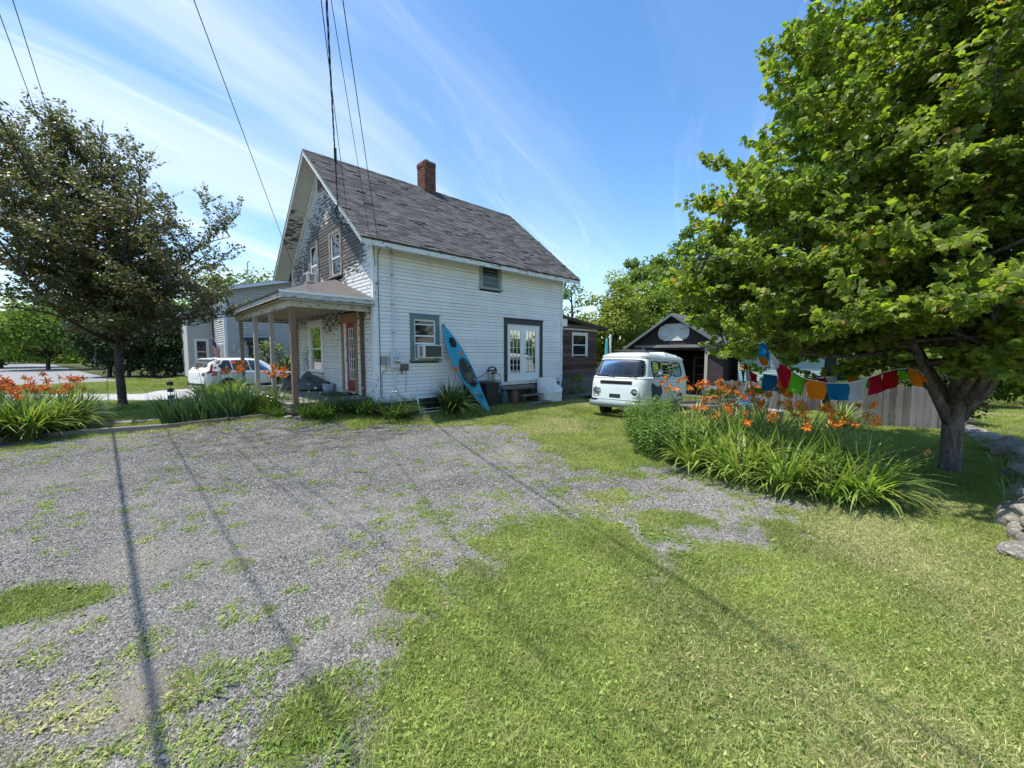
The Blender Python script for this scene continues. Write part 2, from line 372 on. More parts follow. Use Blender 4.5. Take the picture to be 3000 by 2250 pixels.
# ------------------------------------------------------------------ where grass grows
DRIVE = np.array([(-.4, -3.0), (-.78, 1.75), (-.77, 1.99), (-.7, 2.23), (-.63, 2.52), (-.62, 3.02), (-.50, 3.75), (-.13, 4.25), (.5, 4.49), (1.09, 4.09), (1.29, 3.42), (2.21, 3.84), (3.08, 4.37), (3.67, 5.06), (3.3, 5.68), (2.84, 6.47), (2.32, 6.74), (1.27, 5.89), (.98, 6.74), (.46, 8.94), (.17, 10.67), (-1.5, 11.0), (-2.9, 10.3), (-4.1, 9.5), (-5.3, 9.6), (-6.9, 9.65), (-8.66, 9.85), (-10.67, 8.95), (-12.3, 7.7), (-15, 5.6), (-30, 0), (-30, -3)])
BLOBS = [(-3.74, 2.96, .5, .26, .9), (-2.4, 1.95, .7, .28, .55), (-1.76, 2.19, .16, .09, .8), (-1.03, 1.96, .15, .15, 1.0), (-1.21, 3.66, .53, .30, .30), (-2.73, 3.54, .24, .07, .9), (-3.2, 3.15, .15, .13, .6),
 (-1.78, 3.18, .12, .08, .7), (-1.95, 2.44, .18, .1, .6), (-1.19, 4.9, .18, .10, .6), (-.52, 5.14, .10, .4, .6), (-.86, 4.09, .15, .09, .8), (-.04, 5.31, .38, .22, .6), (.79, 5.4, .38, .25, .7), (1.4, 5.31, .44, .25, .7),
 (1.72, 4.49, .59, .32, .75), (3.08, 5.4, .44, .30, .65), (2.73, 5.89, .41, .22, .6), (-.2, 7.9, .5, .7, .40), (.58, 6.9, .40, .50, .6), (-10.3, 7.9, 1.6, .5, .8), (-9.3, 9.1, 1.1, .4, .6), (-7.6, 9.2, 1.2, .4, .62), (-6.0, 9.1, 1.0, .35, .7), (-4.5, 9.1, 1.0, .25, .7), (-3.0, 10.0, .9, .3, .7), (-9.3, 8.0, .7, .25, .6), (-8.5, 6.74, .47, .25, .5),
 (-1.22, 1.79, .45, .12, .6), (-1.88, 1.89, .3, .15, .5), (.47, 4.25, .8, .46, .65), (1.25, 3.75, .35, .36, .55), (-.1, 9.6, .8, 1.1, .5), (-.6, 10.9, 1.4, .5, .6), (-1.6, 11.0, 1.2, .4, .7), (2.2, 4.1, .5, .3, .4), (0.2, 3.3, .9, .8, .5)]
def inpoly(x, y, P):
    ins = np.zeros(x.shape, bool); j = len(P) - 1
    for i in range(len(P)):
        xi, yi = P[i]; xj, yj = P[j]
        ins ^= ((yi > y) != (yj > y)) & (x < (xj - xi) * (y - yi) / (yj - yi + 1e-12) + xi); j = i
    return ins
def grassness(x, y):
    x = np.asarray(x, float); y = np.asarray(y, float)
    wx = x + (fbm(x * 1.9, y * 1.9, 3, 5) - .5) * 1.1; wy = y + (fbm(x * 1.9, y * 1.9, 9, 5) - .5) * 1.1
    dist = np.full(x.shape, 1e9)
    for i in range(len(DRIVE)):
        (ax_, ay_), (bx_, by_) = DRIVE[i - 1], DRIVE[i]; ex_, ey_ = bx_ - ax_, by_ - ay_
        t = np.clip(((wx - ax_) * ex_ + (wy - ay_) * ey_) / (ex_ * ex_ + ey_ * ey_), 0, 1); dist = np.minimum(dist, np.hypot(wx - ax_ - ex_ * t, wy - ay_ - ey_ * t))
    dist = np.where(inpoly(wx, wy, DRIVE), -dist, dist); wide = .32 + .78 * sstep(x, -3.5, -.5) * sstep(y, 9, 6)
    g = sstep(dist, -.85 * wide, 1.0 * wide)
    fine = fbm(x * 4.5, y * 4.5, 21); base = .05 + sstep(fbm(x * 1.1, y * 1.1, 33), .45, .8) * .30 * sstep(fine, .45, .75)
    blob = np.zeros(x.shape)
    for (bx, by, rx, ry, a) in BLOBS:
        d = ((wx * .4 + x * .6 - bx) / rx) ** 2 + ((wy * .4 + y * .6 - by) / ry) ** 2
        blob = np.maximum(blob, a * np.exp(-d * .6))
    fine2 = fbm(x * 6.0, y * 6.0, 61, 3); fine3 = fbm(x * 2.4, y * 2.4, 67, 3)
    g = np.maximum(np.where(dist > 1.05, np.where(fine2 < .25, .5, 1.0), np.clip(.5 + (g - .5) * 1.0 + (fine2 - .5) * 1.9 * (1 - np.abs(2 * g - 1) * .7) + (fine3 - .5) * 1.5 * (1 - np.abs(2 * g - 1) * .7), 0, 1) * sstep(g, .01, .15)), np.maximum(base, blob * sstep(fine * .55 + fbm(x * 9, y * 9, 77) * .45, .34, .66) * 1.15))
    # bare worn fringe in the lawn just beside the gravel
    return np.clip(g, 0, 1)
def dryness(x, y):
    d = fbm(x * .8, y * .8, 51)
    d = .55 * sstep(d, .45, .75)
    for (bx, by, rx, ry, a) in ((-1.2, 3.6, .8, .5, .6), (-2.5, 2.0, 1.0, .45, .7), (4.6, 3.6, 2.2, .9, .35), (1.3, 2.4, .6, 1.2, .35), (.3, 7.6, 1.2, 1.2, .5), (2.0, 1.8, .8, .5, .5), (-.2, 10.4, 2, .6, .45)):
        d = np.maximum(d, a * np.exp(-(((x - bx) / rx) ** 2 + ((y - by) / ry) ** 2)))
    return np.clip(d, 0, 1)

def axis_grid(lo, hi, step, far_lo, far_hi, k=1.22):
    a = list(np.arange(lo, hi + step / 2, step)); s = step
    while a[-1] < far_hi: s *= k; a.append(a[-1] + s)
    s = step; b = []; p = lo
    while p > far_lo: s *= k; p -= s; b.append(p)
    return np.array(b[::-1] + a)
def ground_mat():
    m, nt = newmat('ground_gravel_and_soil'); t = NT(nt)
    pos = t.n('ShaderNodeNewGeometry').outputs['Position']
    ga = t.attr('grass'); da = t.attr('dry')
    # crushed bluish stone: voronoi chips of their own tone
    def chips(sc):
        vo = t.n('ShaderNodeTexVoronoi', {'Vector': pos, 'Scale': sc, 'Randomness': 1.0}, feature='F1')
        return vo.outputs['Color'], vo.outputs['Distance']
    c1, d1 = chips(84); c2, d2 = chips(44)
    tone = t.n('ShaderNodeSeparateColor', {0: c1}).outputs[0]; tone2 = t.n('ShaderNodeSeparateColor', {0: c2}).outputs[1]
    k = t.math('ADD', t.math('MULTIPLY', tone, .6), t.math('MULTIPLY', tone2, .4))
    st = t.mix(t.ramp(k, .1, .95), (.068, .064, .058), (.33, .312, .280))
    st = t.mix(t.ramp(t.noise(t.map(pos, (.35, 1.3, 1), rot=(0, 0, .76)), .9, 4), .35, .7, 0, .35), st, (.085, .08, .078))
    gapm = t.ramp(d1, .35, .62)
    st = t.mix(t.math('MULTIPLY', gapm, .55), st, (.07, .065, .06))
    fines = t.ramp(t.noise(pos, 1.3, 5, .62, .4), .44, .66)
    sand = t.mix(t.noise(pos, 90, 2), (.17, .15, .125), (.33, .30, .255))
    st = t.mix(t.math('MULTIPLY', fines, .75), st, sand)
    st = t.mix(t.math('MULTIPLY', t.ramp(da, .25, .7), .6), st, (.27, .225, .15))
    soil = t.mix(t.noise(pos, 22, 5, .7), (.075, .06, .045), (.26, .215, .155))
    soil = t.mix(t.math('MULTIPLY', da, .7), soil, (.30, .25, .155))
    gr = t.mix(t.noise(pos, 45, 4, .7), (.022, .035, .010), (.10, .115, .035))
    gr = t.mix(t.math('MULTIPLY', da, .75), gr, (.26, .22, .11))
    gm = t.ramp(t.math('ADD', ga, t.math('MULTIPLY', t.math('SUBTRACT', t.noise(pos, 13, 5, .7), .5), .55)), .28, .62)
    cc = t.mix(gm, st, soil)
    g2 = t.ramp(t.math('ADD', ga, t.math('MULTIPLY', t.math('SUBTRACT', t.noise(pos, 9, 5, .7), .5), .5)), .45, .85)
    cc = t.mix(g2, cc, gr)
    h = t.math('ADD', t.math('MULTIPLY', t.math('SUBTRACT', 1.0, d1), .8), t.math('MULTIPLY', t.noise(pos, 30, 4), .5))
    t.out(t.prin(color=cc, rough=.9, spec=.15, normal=t.bump(h, .85, .012))); return m
gx = axis_grid(-12.5, 12.5, .065, -900, 900); gy = axis_grid(.6, 15.5, .065, -80, 1100)
GX, GY = np.meshgrid(gx, gy)
Z = gz(GX, GY) + (fbm(GX * .7, GY * .7, 5) - .5) * .035 * (GY < 14.5) * (np.abs(GX) < 13)
nx, ny = len(gx), len(gy)
V = np.stack([GX.ravel(), GY.ravel(), Z.ravel()], 1)
I = (np.arange(ny - 1)[:, None] * nx + np.arange(nx - 1)[None]).ravel()
F = np.stack([I, I + 1, I + 1 + nx, I + nx], 1)
GR = grassness(GX, GY); DR = dryness(GX, GY)
ground = link('ground', mesh_np('ground', V, F, ground_mat(), True, {'grass': GR.ravel(), 'dry': DR.ravel()}))
tag(ground, kind='structure')

# ------------------------------------------------------------------ prototypes scattered over the ground (never linked to the scene)
proto_lawn = bpy.data.collections.new('lawn_patches'); proto_dry = bpy.data.collections.new('dry_patches'); proto_stone = bpy.data.collections.new('stone_patches'); proto_weed = bpy.data.collections.new('weed_patches')
def grassmat(name, c1, c2, dryc):
    m, nt = newmat(name); t = NT(nt)
    pos = t.n('ShaderNodeNewGeometry').outputs['Position']; a = t.attr('rnd'); dr = t.n('ShaderNodeAttribute', attribute_name='dryi', attribute_type='INSTANCER').outputs['Fac']
    cc = t.mix(a, c1, c2)
    cc = t.mix(t.ramp(t.noise(pos, 1.1, 3), .35, .7, 0, .45), cc, tuple(x * .7 for x in c1))
    cc = t.mix(t.ramp(t.noise(pos, 3.3, 4, .65), .50, .70, 0, .30), cc, tuple(x * .6 for x in dryc))
    cc = t.mix(t.ramp(t.math('ADD', t.math('MULTIPLY', dr, .65), t.math('MULTIPLY', a, .5)), .42, .80), cc, dryc)
    p = t.prin(color=cc, rough=.6, spec=.25)
    tl = t.n('ShaderNodeBsdfTranslucent', {'Color': t.n('ShaderNodeVectorMath', {0: cc, 1: (1.2, 1.4, .6)}, operation='MULTIPLY').outputs[0]}).outputs[0]
    t.out(t.n('ShaderNodeMixShader', {0: .3, 1: p, 2: tl}).outputs[0]); return m
M['grass'] = grassmat('grass_blades', (.10, .15, .03), (.62, .67, .18), (.70, .60, .36))
M['clover'] = grassmat('clover_leaves', (.11, .19, .04), (.42, .52, .13), (.55, .50, .22))
M['stones'] = None
def stonesmat():
    m, nt = newmat('loose_stones'); t = NT(nt)
    a = t.attr('rnd'); pos = t.n('ShaderNodeNewGeometry').outputs['Position']
    cc = t.mix(a, (.064, .061, .055), (.36, .338, .30)); cc = t.mix(t.ramp(t.noise(pos, 1.3, 5, .62, .4), .50, .70, 0, .4), cc, (.34, .305, .25))
    t.out(t.prin(color=cc, rough=.8, spec=.25)); return m
M['stones'] = stonesmat()
def blades(n, rad, h0, h1, w, lean, seed):
    g = np.random.default_rng(seed)
    a = g.uniform(0, 2 * PI, n); r = rad * np.sqrt(g.uniform(0, 1, n)); bx, by = r * np.cos(a), r * np.sin(a)
    hh = g.uniform(h0, h1, n); d = g.uniform(0, 2 * PI, n); ln = g.uniform(.2, 1, n) * lean; ww = w * g.uniform(.6, 1.3, n)
    f = g.uniform(0, 2 * PI, n); ux, uy = np.cos(f) * ww / 2, np.sin(f) * ww / 2
    V = np.zeros((n, 5, 3))
    def put(i, s, side, zz):
        V[:, i, 0] = bx + np.cos(d) * ln * hh * s + side * ux; V[:, i, 1] = by + np.sin(d) * ln * hh * s + side * uy; V[:, i, 2] = zz
    put(0, 0, -1, -.005); put(1, 0, 1, -.005); put(2, .35, .8, hh * .55); put(3, .35, -.8, hh * .55); put(4, 1.0, 0, hh * (1 - .35 * ln))
    V = V.reshape(-1, 3); b = np.arange(n)[:, None] * 5
    return V, [b + np.array([0, 1, 2, 3]), b + np.array([3, 2, 4])], np.repeat(g.uniform(0, 1, n), 5)
def discs(n, rad, r0, r1, z0, z1, seed, k=6, tilt=.5, cluster=3):
    g = np.random.default_rng(seed); m = n * cluster
    a = g.uniform(0, 2 * PI, n); r = rad * np.sqrt(g.uniform(0, 1, n)); c = np.stack([r * np.cos(a), r * np.sin(a), g.uniform(z0, z1, n)], 1)
    s = g.uniform(r0, r1, n); th0 = g.uniform(0, 2 * PI, n)
    C = np.repeat(c, cluster, 0); S = np.repeat(s, cluster); T = np.repeat(th0, cluster) + np.tile(np.arange(cluster) * 2 * PI / max(cluster, 1), n)
    if cluster > 1: C = C + np.stack([np.cos(T) * S * .95, np.sin(T) * S * .95, 0 * S], 1)
    nx_, ny_ = g.normal(0, tilt * .4, m), g.normal(0, tilt * .4, m)
    ang = np.arange(k) * 2 * PI / k
    X = C[:, 0:1] + S[:, None] * np.cos(ang); Y = C[:, 1:2] + S[:, None] * np.sin(ang) ; Zz = C[:, 2:3] + S[:, None] * (np.cos(ang) * nx_[:, None] + np.sin(ang) * ny_[:, None])
    V = np.stack([X, Y, Zz], 2).reshape(-1, 3)
    return V, [np.arange(m)[:, None] * k + np.arange(k)], np.repeat(np.repeat(g.uniform(0, 1, n), cluster), k)
def joinparts(parts):
    V, F, A, MI, n = [], {}, [], [], 0
    out = []
    for (v, fs, a), mi in parts:
        for f in fs: out.append((f + n, mi))
        V.append(v); A.append(a); n += len(v)
    V = np.concatenate(V); A = np.concatenate(A)
    return V, [f for f, _ in out], A, np.concatenate([np.full(len(f), mi) for f, mi in out])
for i in range(7):
    V, F, A, MI = joinparts([(blades(560, .19, .012, .066, .0036, 1.15, 100 + i), 0), (blades(36, .19, .04, .085, .0035, 1.0, 200 + i), 0), (discs([22, 3, 40, 7, 2, 26, 12][i], .19, .0028, .0055, .016, .048, 300 + i, 6, 1.3), 1), (discs(2, .18, .005, .009, .02, .045, 350 + i, 6, 1.4, 1), 1)])
    proto_lawn.objects.link(bpy.data.objects.new('lawn_patch', mesh_np('lawn_patch', V, F, [M['grass'], M['clover']], False, {'rnd': A}, MI)))
def leafblade(n, L0, L1, w, rise, seed, cx=0, cy=0, drop=.5, segs=3):
    """rosette / arching strap leaves; returns verts, faces, attr"""
    g = np.random.default_rng(seed); a = g.uniform(0, 2 * PI, n); L = g.uniform(L0, L1, n); el = g.uniform(rise[0], rise[1], n); ww = w * g.uniform(.7, 1.2, n)
    V = np.zeros((n, (segs + 1) * 2, 3))
    for s in range(segs + 1):
        t = s / segs; wd = ww * (math.sin(PI * min(.97, .12 + t * .9)) * 1.0 if segs > 2 else 1 - t)
        hd = L * t * np.cos(el * (1 - .3 * t)); zz = L * t * np.sin(el) - L * drop * t * t
        for k, sd_ in enumerate((-1, 1)):
            V[:, s * 2 + k, 0] = cx + np.cos(a) * hd - np.sin(a) * wd / 2 * sd_; V[:, s * 2 + k, 1] = cy + np.sin(a) * hd + np.cos(a) * wd / 2 * sd_
            V[:, s * 2 + k, 2] = np.maximum(zz, .004) + .002
    b = np.arange(n)[:, None] * (segs + 1) * 2
    return V.reshape(-1, 3), [b + np.array([2 * s, 2 * s + 1, 2 * s + 3, 2 * s + 2]) for s in range(segs)], np.repeat(g.uniform(0, 1, n), (segs + 1) * 2)
for i in range(5):   # broadleaf weeds: plantain and dandelion rosettes, knotweed mats
    g = random.Random(i); parts = []
    for k in range(6 + i % 4):
        parts.append((leafblade(9, .028, .062, .015, (.35, 1.25), 500 + i * 10 + k, g.gauss(0, .08), g.gauss(0, .08), .35), 1))
    parts.append((discs(46, .14, .003, .006, .006, .02, 540 + i, 6, .9), 1)); parts.append((blades(90, .15, .015, .05, .0035, 1.3, 560 + i), 0)); parts.append((blades(26, .05, .03, .075, .004, 1.0, 580 + i), 0))
    V, F, A, MI = joinparts(parts)
    proto_weed.objects.link(bpy.data.objects.new('weed_patch', mesh_np('weed_patch', V, F, [M['grass'], M['clover']], False, {'rnd': A}, MI)))
for i in range(6):
    g = np.random.default_rng(700 + i); n = 400
    oc = np.array([(1, 0, 0), (-1, 0, 0), (0, 1, 0), (0, -1, 0), (0, 0, 1), (0, 0, -1)], float); of = np.array([(0, 2, 4), (2, 1, 4), (1, 3, 4), (3, 0, 4), (2, 0, 5), (1, 2, 5), (3, 1, 5), (0, 3, 5)])
    a = g.uniform(0, 2 * PI, n); r = .2 * np.sqrt(g.uniform(0, 1, n)); s = g.uniform(.0036, .0100, n) * np.where(g.uniform(0, 1, n) > .93, 1.6, 1)
    V = np.zeros((n, 6, 3))
    for j in range(n):
        q = Matrix.Rotation(g.uniform(0, 6), 3, 'Z') @ Matrix.Rotation(g.uniform(-.5, .5), 3, 'X')
        V[j] = (oc * g.uniform(.6, 1.3, (6, 1)) * s[j] * np.array([1.2, .85, .6])) @ np.array(q).T + (r[j] * math.cos(a[j]), r[j] * math.sin(a[j]), s[j] * .25)
    F = (np.arange(n)[:, None, None] * 6 + of[None]).reshape(-1, 3)
    proto_stone.objects.link(bpy.data.objects.new('stone_patch', mesh_np('stone_patch', V.reshape(-1, 3), F, M['stones'], False, {'rnd': np.repeat(g.uniform(0, 1, n), 6)})))
def scatter(name, collec, P, yaw, scl, idx, extra=None, parent=None, **tg):
    me = bpy.data.meshes.new(name); me.vertices.add(len(P)); me.vertices.foreach_set('co', np.asarray(P, np.float32).ravel())
    for k, a in (('yaw', yaw), ('scl', scl), ('dryi', extra if extra is not None else np.zeros(len(P)))):
        at = me.attributes.new(k, 'FLOAT', 'POINT'); at.data.foreach_set('value', np.asarray(a, np.float32))
    at = me.attributes.new('pick', 'INT', 'POINT'); at.data.foreach_set('value', np.asarray(idx, np.int32))
    o = link(name, me, parent)
    ng = bpy.data.node_groups.new(name, 'GeometryNodeTree')
    ng.interface.new_socket('Geometry', in_out='INPUT', socket_type='NodeSocketGeometry'); ng.interface.new_socket('Geometry', in_out='OUTPUT', socket_type='NodeSocketGeometry')
    N, Lk = ng.nodes, ng.links
    gi = N.new('NodeGroupInput'); go = N.new('NodeGroupOutput'); ip = N.new('GeometryNodeInstanceOnPoints'); ci = N.new('GeometryNodeCollectionInfo')
    ci.inputs['Collection'].default_value = collec; ci.inputs['Separate Children'].default_value = True; ci.inputs['Reset Children'].default_value = True
    def na(nm, ty):
        x = N.new('GeometryNodeInputNamedAttribute'); x.data_type = ty; x.inputs[0].default_value = nm; return x.outputs[0]
    cx = N.new('ShaderNodeCombineXYZ'); Lk.new(na('yaw', 'FLOAT'), cx.inputs[2])
    Lk.new(gi.outputs[0], ip.inputs['Points']); Lk.new(ci.outputs[0], ip.inputs['Instance']); ip.inputs['Pick Instance'].default_value = True
    Lk.new(na('pick', 'INT'), ip.inputs['Instance Index']); Lk.new(cx.outputs[0], ip.inputs['Rotation']); Lk.new(na('scl', 'FLOAT'), ip.inputs['Scale'])
    Lk.new(ip.outputs[0], go.inputs[0])
    md = o.modifiers.new('scatter', 'NODES'); md.node_group = ng
    tag(o, kind='stuff', **tg); return o
WALK = np.array([(-24, 15.2), (-17.2, 15.9), (-13.4, 16.2), (-9.4, 19.3), (-8.2, 21.5), (-8.0, 27), (-14.2, 26.6), (-16.2, 22.6), (-17.8, 20.2), (-17.2, 18.6), (-24, 18.4)])
STREET = np.array([(-30, 22.5), (-26.5, 27.5), (-40, 38), (-75, 66), (-150, 112), (-150, 200), (-210, 200), (-120, 70), (-58, 30)])
def blocked(x, y):
    """house, porch, shed, garage, van, walks"""
    a, b = loc_ab(x, y)
    m = (a > -.02) & (a < 11.2) & (b > -.02) & (b < 7.3)
    m |= (a > -2.15) & (a <= 0) & (b > .1) & (b < 7.1)
    m |= inpoly(x, y, WALK) | inpoly(x, y, STREET) | inpoly(x, y, np.array([(-12.5, 10.5), (-9.6, 12.3), (-9.3, 11.75), (-12.0, 9.95)]))
    m |= (a > 14.7) & (a < 21) & (b < 1.1) & (b > -4)
    return m
def jitter_grid(x0, x1, y0, y1, step):
    xs, ys = np.meshgrid(np.arange(x0, x1, step), np.arange(y0, y1, step))
    x = xs.ravel() + RG.uniform(-.5, .5, xs.size) * step; y = ys.ravel() + RG.uniform(-.5, .5, xs.size) * step
    keep = (np.abs(x) < y * 1.36 + .9)
    return x[keep], y[keep]
def put(name, collec, nk, zones, dens, smin, smax, grow=0.0, **tg):
    P, Y, S, I, D = [], [], [], [], []
    for z in zones:
        x, y = jitter_grid(*z); k = dens(x, y) & ~blocked(x, y); x, y = x[k], y[k]
        P.append(np.stack([x, y, gz(x, y) + .004], 1)); Y.append(RG.uniform(0, 6.28, len(x))); S.append(RG.uniform(smin, smax, len(x)) * (1 + grow * np.maximum(y - 5, 0)) * (.55 + .45 * sstep(grassness(x, y), .35, .95) if name != 'gravel' else 1))
        I.append(RG.integers(0, nk, len(x))); D.append(dryness(x, y))
    return scatter(name, collec, np.concatenate(P), np.concatenate(Y), np.concatenate(S), np.concatenate(I), np.concatenate(D), **tg)
U = lambda x: RG.uniform(0, 1, x.shape)
def lawn_d(x, y):
    g = grassness(x, y); return (g > .42) & (U(x) < sstep(g, .40, .90) + .06)
put('grass', proto_lawn, 7, [(-6, 8, 1.2, 5, .085), (-12, 13, 5, 9, .125), (-20, 18, 9, 16, .19), (-34, 26, 16, 30, .45)], lawn_d, .62, 1.35, .045,
    label='short mown grass mixed with clover over the lawn', cat='grass')
MIX = [(.4, 4.9, 2.2, 1.3, .75), (-.3, 3.6, 1.0, 1.2, .75), (1.6, 6.6, 1.4, 1.2, .6), (-1.7, 2.1, 1.6, .6, .7), (-3.6, 2.4, 1.2, .5, .5), (-1.6, 3.4, 1.2, .8, .4), (2.6, 5.6, 1.3, .7, .65), (-.2, 8.6, 1.0, 2.0, .5), (-4, 7, 4, 3, .14), (-6, 10.5, 4, .8, .35), (-9.5, 8, 2, .8, .5)]
def weed_d(x, y):
    g = grassness(x, y); m = np.zeros(x.shape)
    for (bx, by, rx, ry, a) in MIX: m = np.maximum(m, a * np.exp(-(((x - bx) / rx) ** 2 + ((y - by) / ry) ** 2) ** 1.5))
    m = m * sstep(fbm(x * 2.6, y * 2.6, 91, 3), .40, .60)
    return U(x) < np.where(g > .9, .45, np.maximum(.035 + m, sstep(g, .12, .5) * .88))
put('weeds', proto_weed, 5, [(-6, 7, 1.2, 5, .12), (-12, 8, 5, 12, .17)], weed_d, .7, 1.45, .02,
    label='low broadleaf weeds and clover creeping into the gravel', cat='weeds')
def stone_d(x, y): return grassness(x, y) < .80
put('gravel', proto_stone, 6, [(-8, 5, 1.2, 5.5, .16), (-11, 4, 5.5, 11.5, .25)], stone_d, .85, 1.25, .03,
    label='loose blue grey crushed stone of the driveway', cat='gravel')

# ------------------------------------------------------------------ street, far pavement, concrete walk, flagstones
def sheet(name, poly, z, m, kind='structure', step=None):
    return tag(link(name, mesh_np(name, [(x, y, z + float(gz(x, y)) * 0) for x, y in poly], [np.array([list(range(len(poly)))])], m)), kind=kind)
M['asphalt'] = simple('asphalt', (.25, .245, .24), .85, .12, 2, .3)
M['concrete'] = simple('concrete', (.38, .37, .35), .8, .12, 1.5, .25)
sheet('street', STREET, .02, M['asphalt'])
sheet('driveway_concrete', WALK, .055, M['concrete'])
# ================================================================== THE HOUSE
HW, HL, EO, OF, OB = 7.18, 8.045, .537, .556, .488     # gable width, length, eave, front and rear overhangs
ZR, ZE, ZT = 8.39, 4.90, 4.97
SL = (ZR - ZE) / (HW / 2 + EO)
def roofz(y): return ZR - SL * abs(y - HW / 2)
house = empty('house', (HC[0], HC[1], 0), RZ, 'old white clapboard house with flaking gable, steep grey roof and brick chimney', 'house')
core = MB().prism([(.08, .6), (HW - .08, .6), (HW - .08, roofz(HW) - .14), (HW / 2, ZR - .22), (.08, roofz(0) - .14)], 'x', .08, HL - .08).build('wall_core', M['room'], house)
fd = MB(); fd.box(.16, HL - .16, .16, HW - .16, -.3, .66).build('foundation', M['stone_found'], house)
def cuts(z0, z1, lo, hi, holes, marg=0.0):
    """free intervals of [lo,hi] after holes (a0,a1,z0,z1)"""
    iv = [(lo, hi)]
    for (a0, a1, h0, h1) in holes:
        if h1 <= z0 + .012 or h0 >= z1 - .012: continue
        nv = []
        for (s, e) in iv:
            if a1 <= s or a0 >= e: nv.append((s, e)); continue
            if a0 > s: nv.append((s, a0))
            if a1 < e: nv.append((a1, e))
        iv = nv
    return [(s, e) for s, e in iv if e - s > .02]
rb = random.Random(4)
def clap(axis, sgn, a0, a1, z, ex, deep=.08, off=0.0, th=.011, gap=.0035):
    """one clapboard, wedge section, along x on the side wall (axis 'x', outside = -y) or along y on the gable (outside = -x)"""
    j = rb.uniform(-.002, .002); o0 = -.004 + off; o1 = -th + off + rb.uniform(-.004, .001)
    prof = [(o1, z + .004 + j), (o1, z + .010 + j), (o0, z + ex - gap), (deep + off, z + ex - gap), (deep + off, z + .004 + j)]
    mb = MB(); n = len(prof)
    A = [(a0, p, q) if axis == 'x' else (p, a0, q) for p, q in prof]; B = [(a1, p, q) if axis == 'x' else (p, a1, q) for p, q in prof]
    sag = rb.uniform(-.003, .003)
    B = [(b[0], b[1], b[2] + sag) for b in B]
    mb.add(A + B, [tuple(range(n)), tuple(range(2 * n - 1, n - 1, -1))] + [(i, n + i, n + (i + 1) % n, (i + 1) % n) for i in range(n)])
    return mb
EX = .104
side_holes = [(3.70, 4.69, 4.10, 5.3), (1.077, 2.083, 1.696, 3.081), (4.805, 6.831, .937, 3.184), (4.6, 9, 0, .80), (6.2, 9, 0, .88)]
wall_s = MB().box(.12, .121, .09, .091, 1, 1.01)
side_wall = wall_s.build('side_wall', M['room'], house)
z = .61; row = 0
while z < ZT - .02:
    for (s, e) in cuts(z, z + EX, .115, HL - .10, side_holes):
        pts = [s]
        if e - s > 4.6:
            k = rb.uniform(2.4, 4.2)
            pts += [s + k]
            if e - s - k > 4.4: pts += [s + k + rb.uniform(1.8, 2.8)]
        pts.append(e)
        for q in range(len(pts) - 1):
            clap('x', -1, pts[q] + .001, pts[q + 1] - .001, z, min(EX, ZT - z)).build('clapboard', M['clap_side'], side_wall)
    z += EX; row += 1
gable_wall = MB().box(.09, .091, .12, .121, 1, 1.01).build('gable_wall', M['room'], house)
gable_holes = [(2.058, 3.112, 4.325, 5.827), (4.086, 5.128, 4.30, 5.827), (1.13, 2.29, .60, 3.12), (3.98, 5.46, 1.26, 3.07)]
z = .60
while z < 8.2:
    hw = (ZR - .12 - (z + EX)) / SL     # half width under the rake
    lo, hi = max(.10, HW / 2 - hw), min(HW - .10, HW / 2 + hw)
    if hi - lo > .1:
        for (s, e) in cuts(z, z + EX, lo, hi, gable_holes):
            pts = [s] + ([s + rb.uniform(2, 4)] if e - s > 4.6 else []) + [e]
            for q in range(len(pts) - 1):
                clap('y', -1, pts[q] + .001, pts[q + 1] - .001, z, EX).build('clapboard', M['clap_gable'], gable_wall)
    z += EX
# unseen rear and left walls, plain
MB().box(HL - .08, HL, .0, HW, .6, ZT - .1).build('rear_wall', M['clap_side'], house)
MB().box(0, HL - .081, HW - .08, HW, .6, ZT - .15).build('rear_wall', M['clap_side'], house)
MB().prism([(0, ZT - .1), (HW, ZT - .1), (HW / 2, ZR - .14)], 'x', HL - .08, HL).build('rear_wall', M['clap_side'], house)
# corner boards, sill boards, frieze
tw = M['trim_white']
box_obj('corner_board', tw, house, -.026, .112, -.028, -.003 + .08, .60, ZT - .04)
box_obj('corner_board', tw, house, -.030, .075, .079, .118, .60, ZT - .04)
box_obj('corner_board', tw, house, HL - .10, HL + .02, -.026, .08, .88, ZT - .04)
box_obj('corner_board', tw, house, -.026, .08, HW - .11, HW + .02, .60, roofz(HW) - .12)
box_obj('sill_board', M['trim_white_x'], house, 4.60, HL + .01, -.022, .08, .80, .905)
box_obj('sill_board', M['trim_white_x'], house, -.02, 4.598, -.020, .08, .545, .612)
box_obj('frieze_board', M['trim_white_x'], house, .113, 3.66, -.030, .07, ZT - .055, ZT + .03)
box_obj('frieze_board', M['trim_white_x'], house, 4.73, HL - .101, -.030, .07, ZT - .055, ZT + .03)
box_obj('foundation_beam', M['grey_wood_x'], house, 4.4, HL - .1, .03, .15, .64, .798)
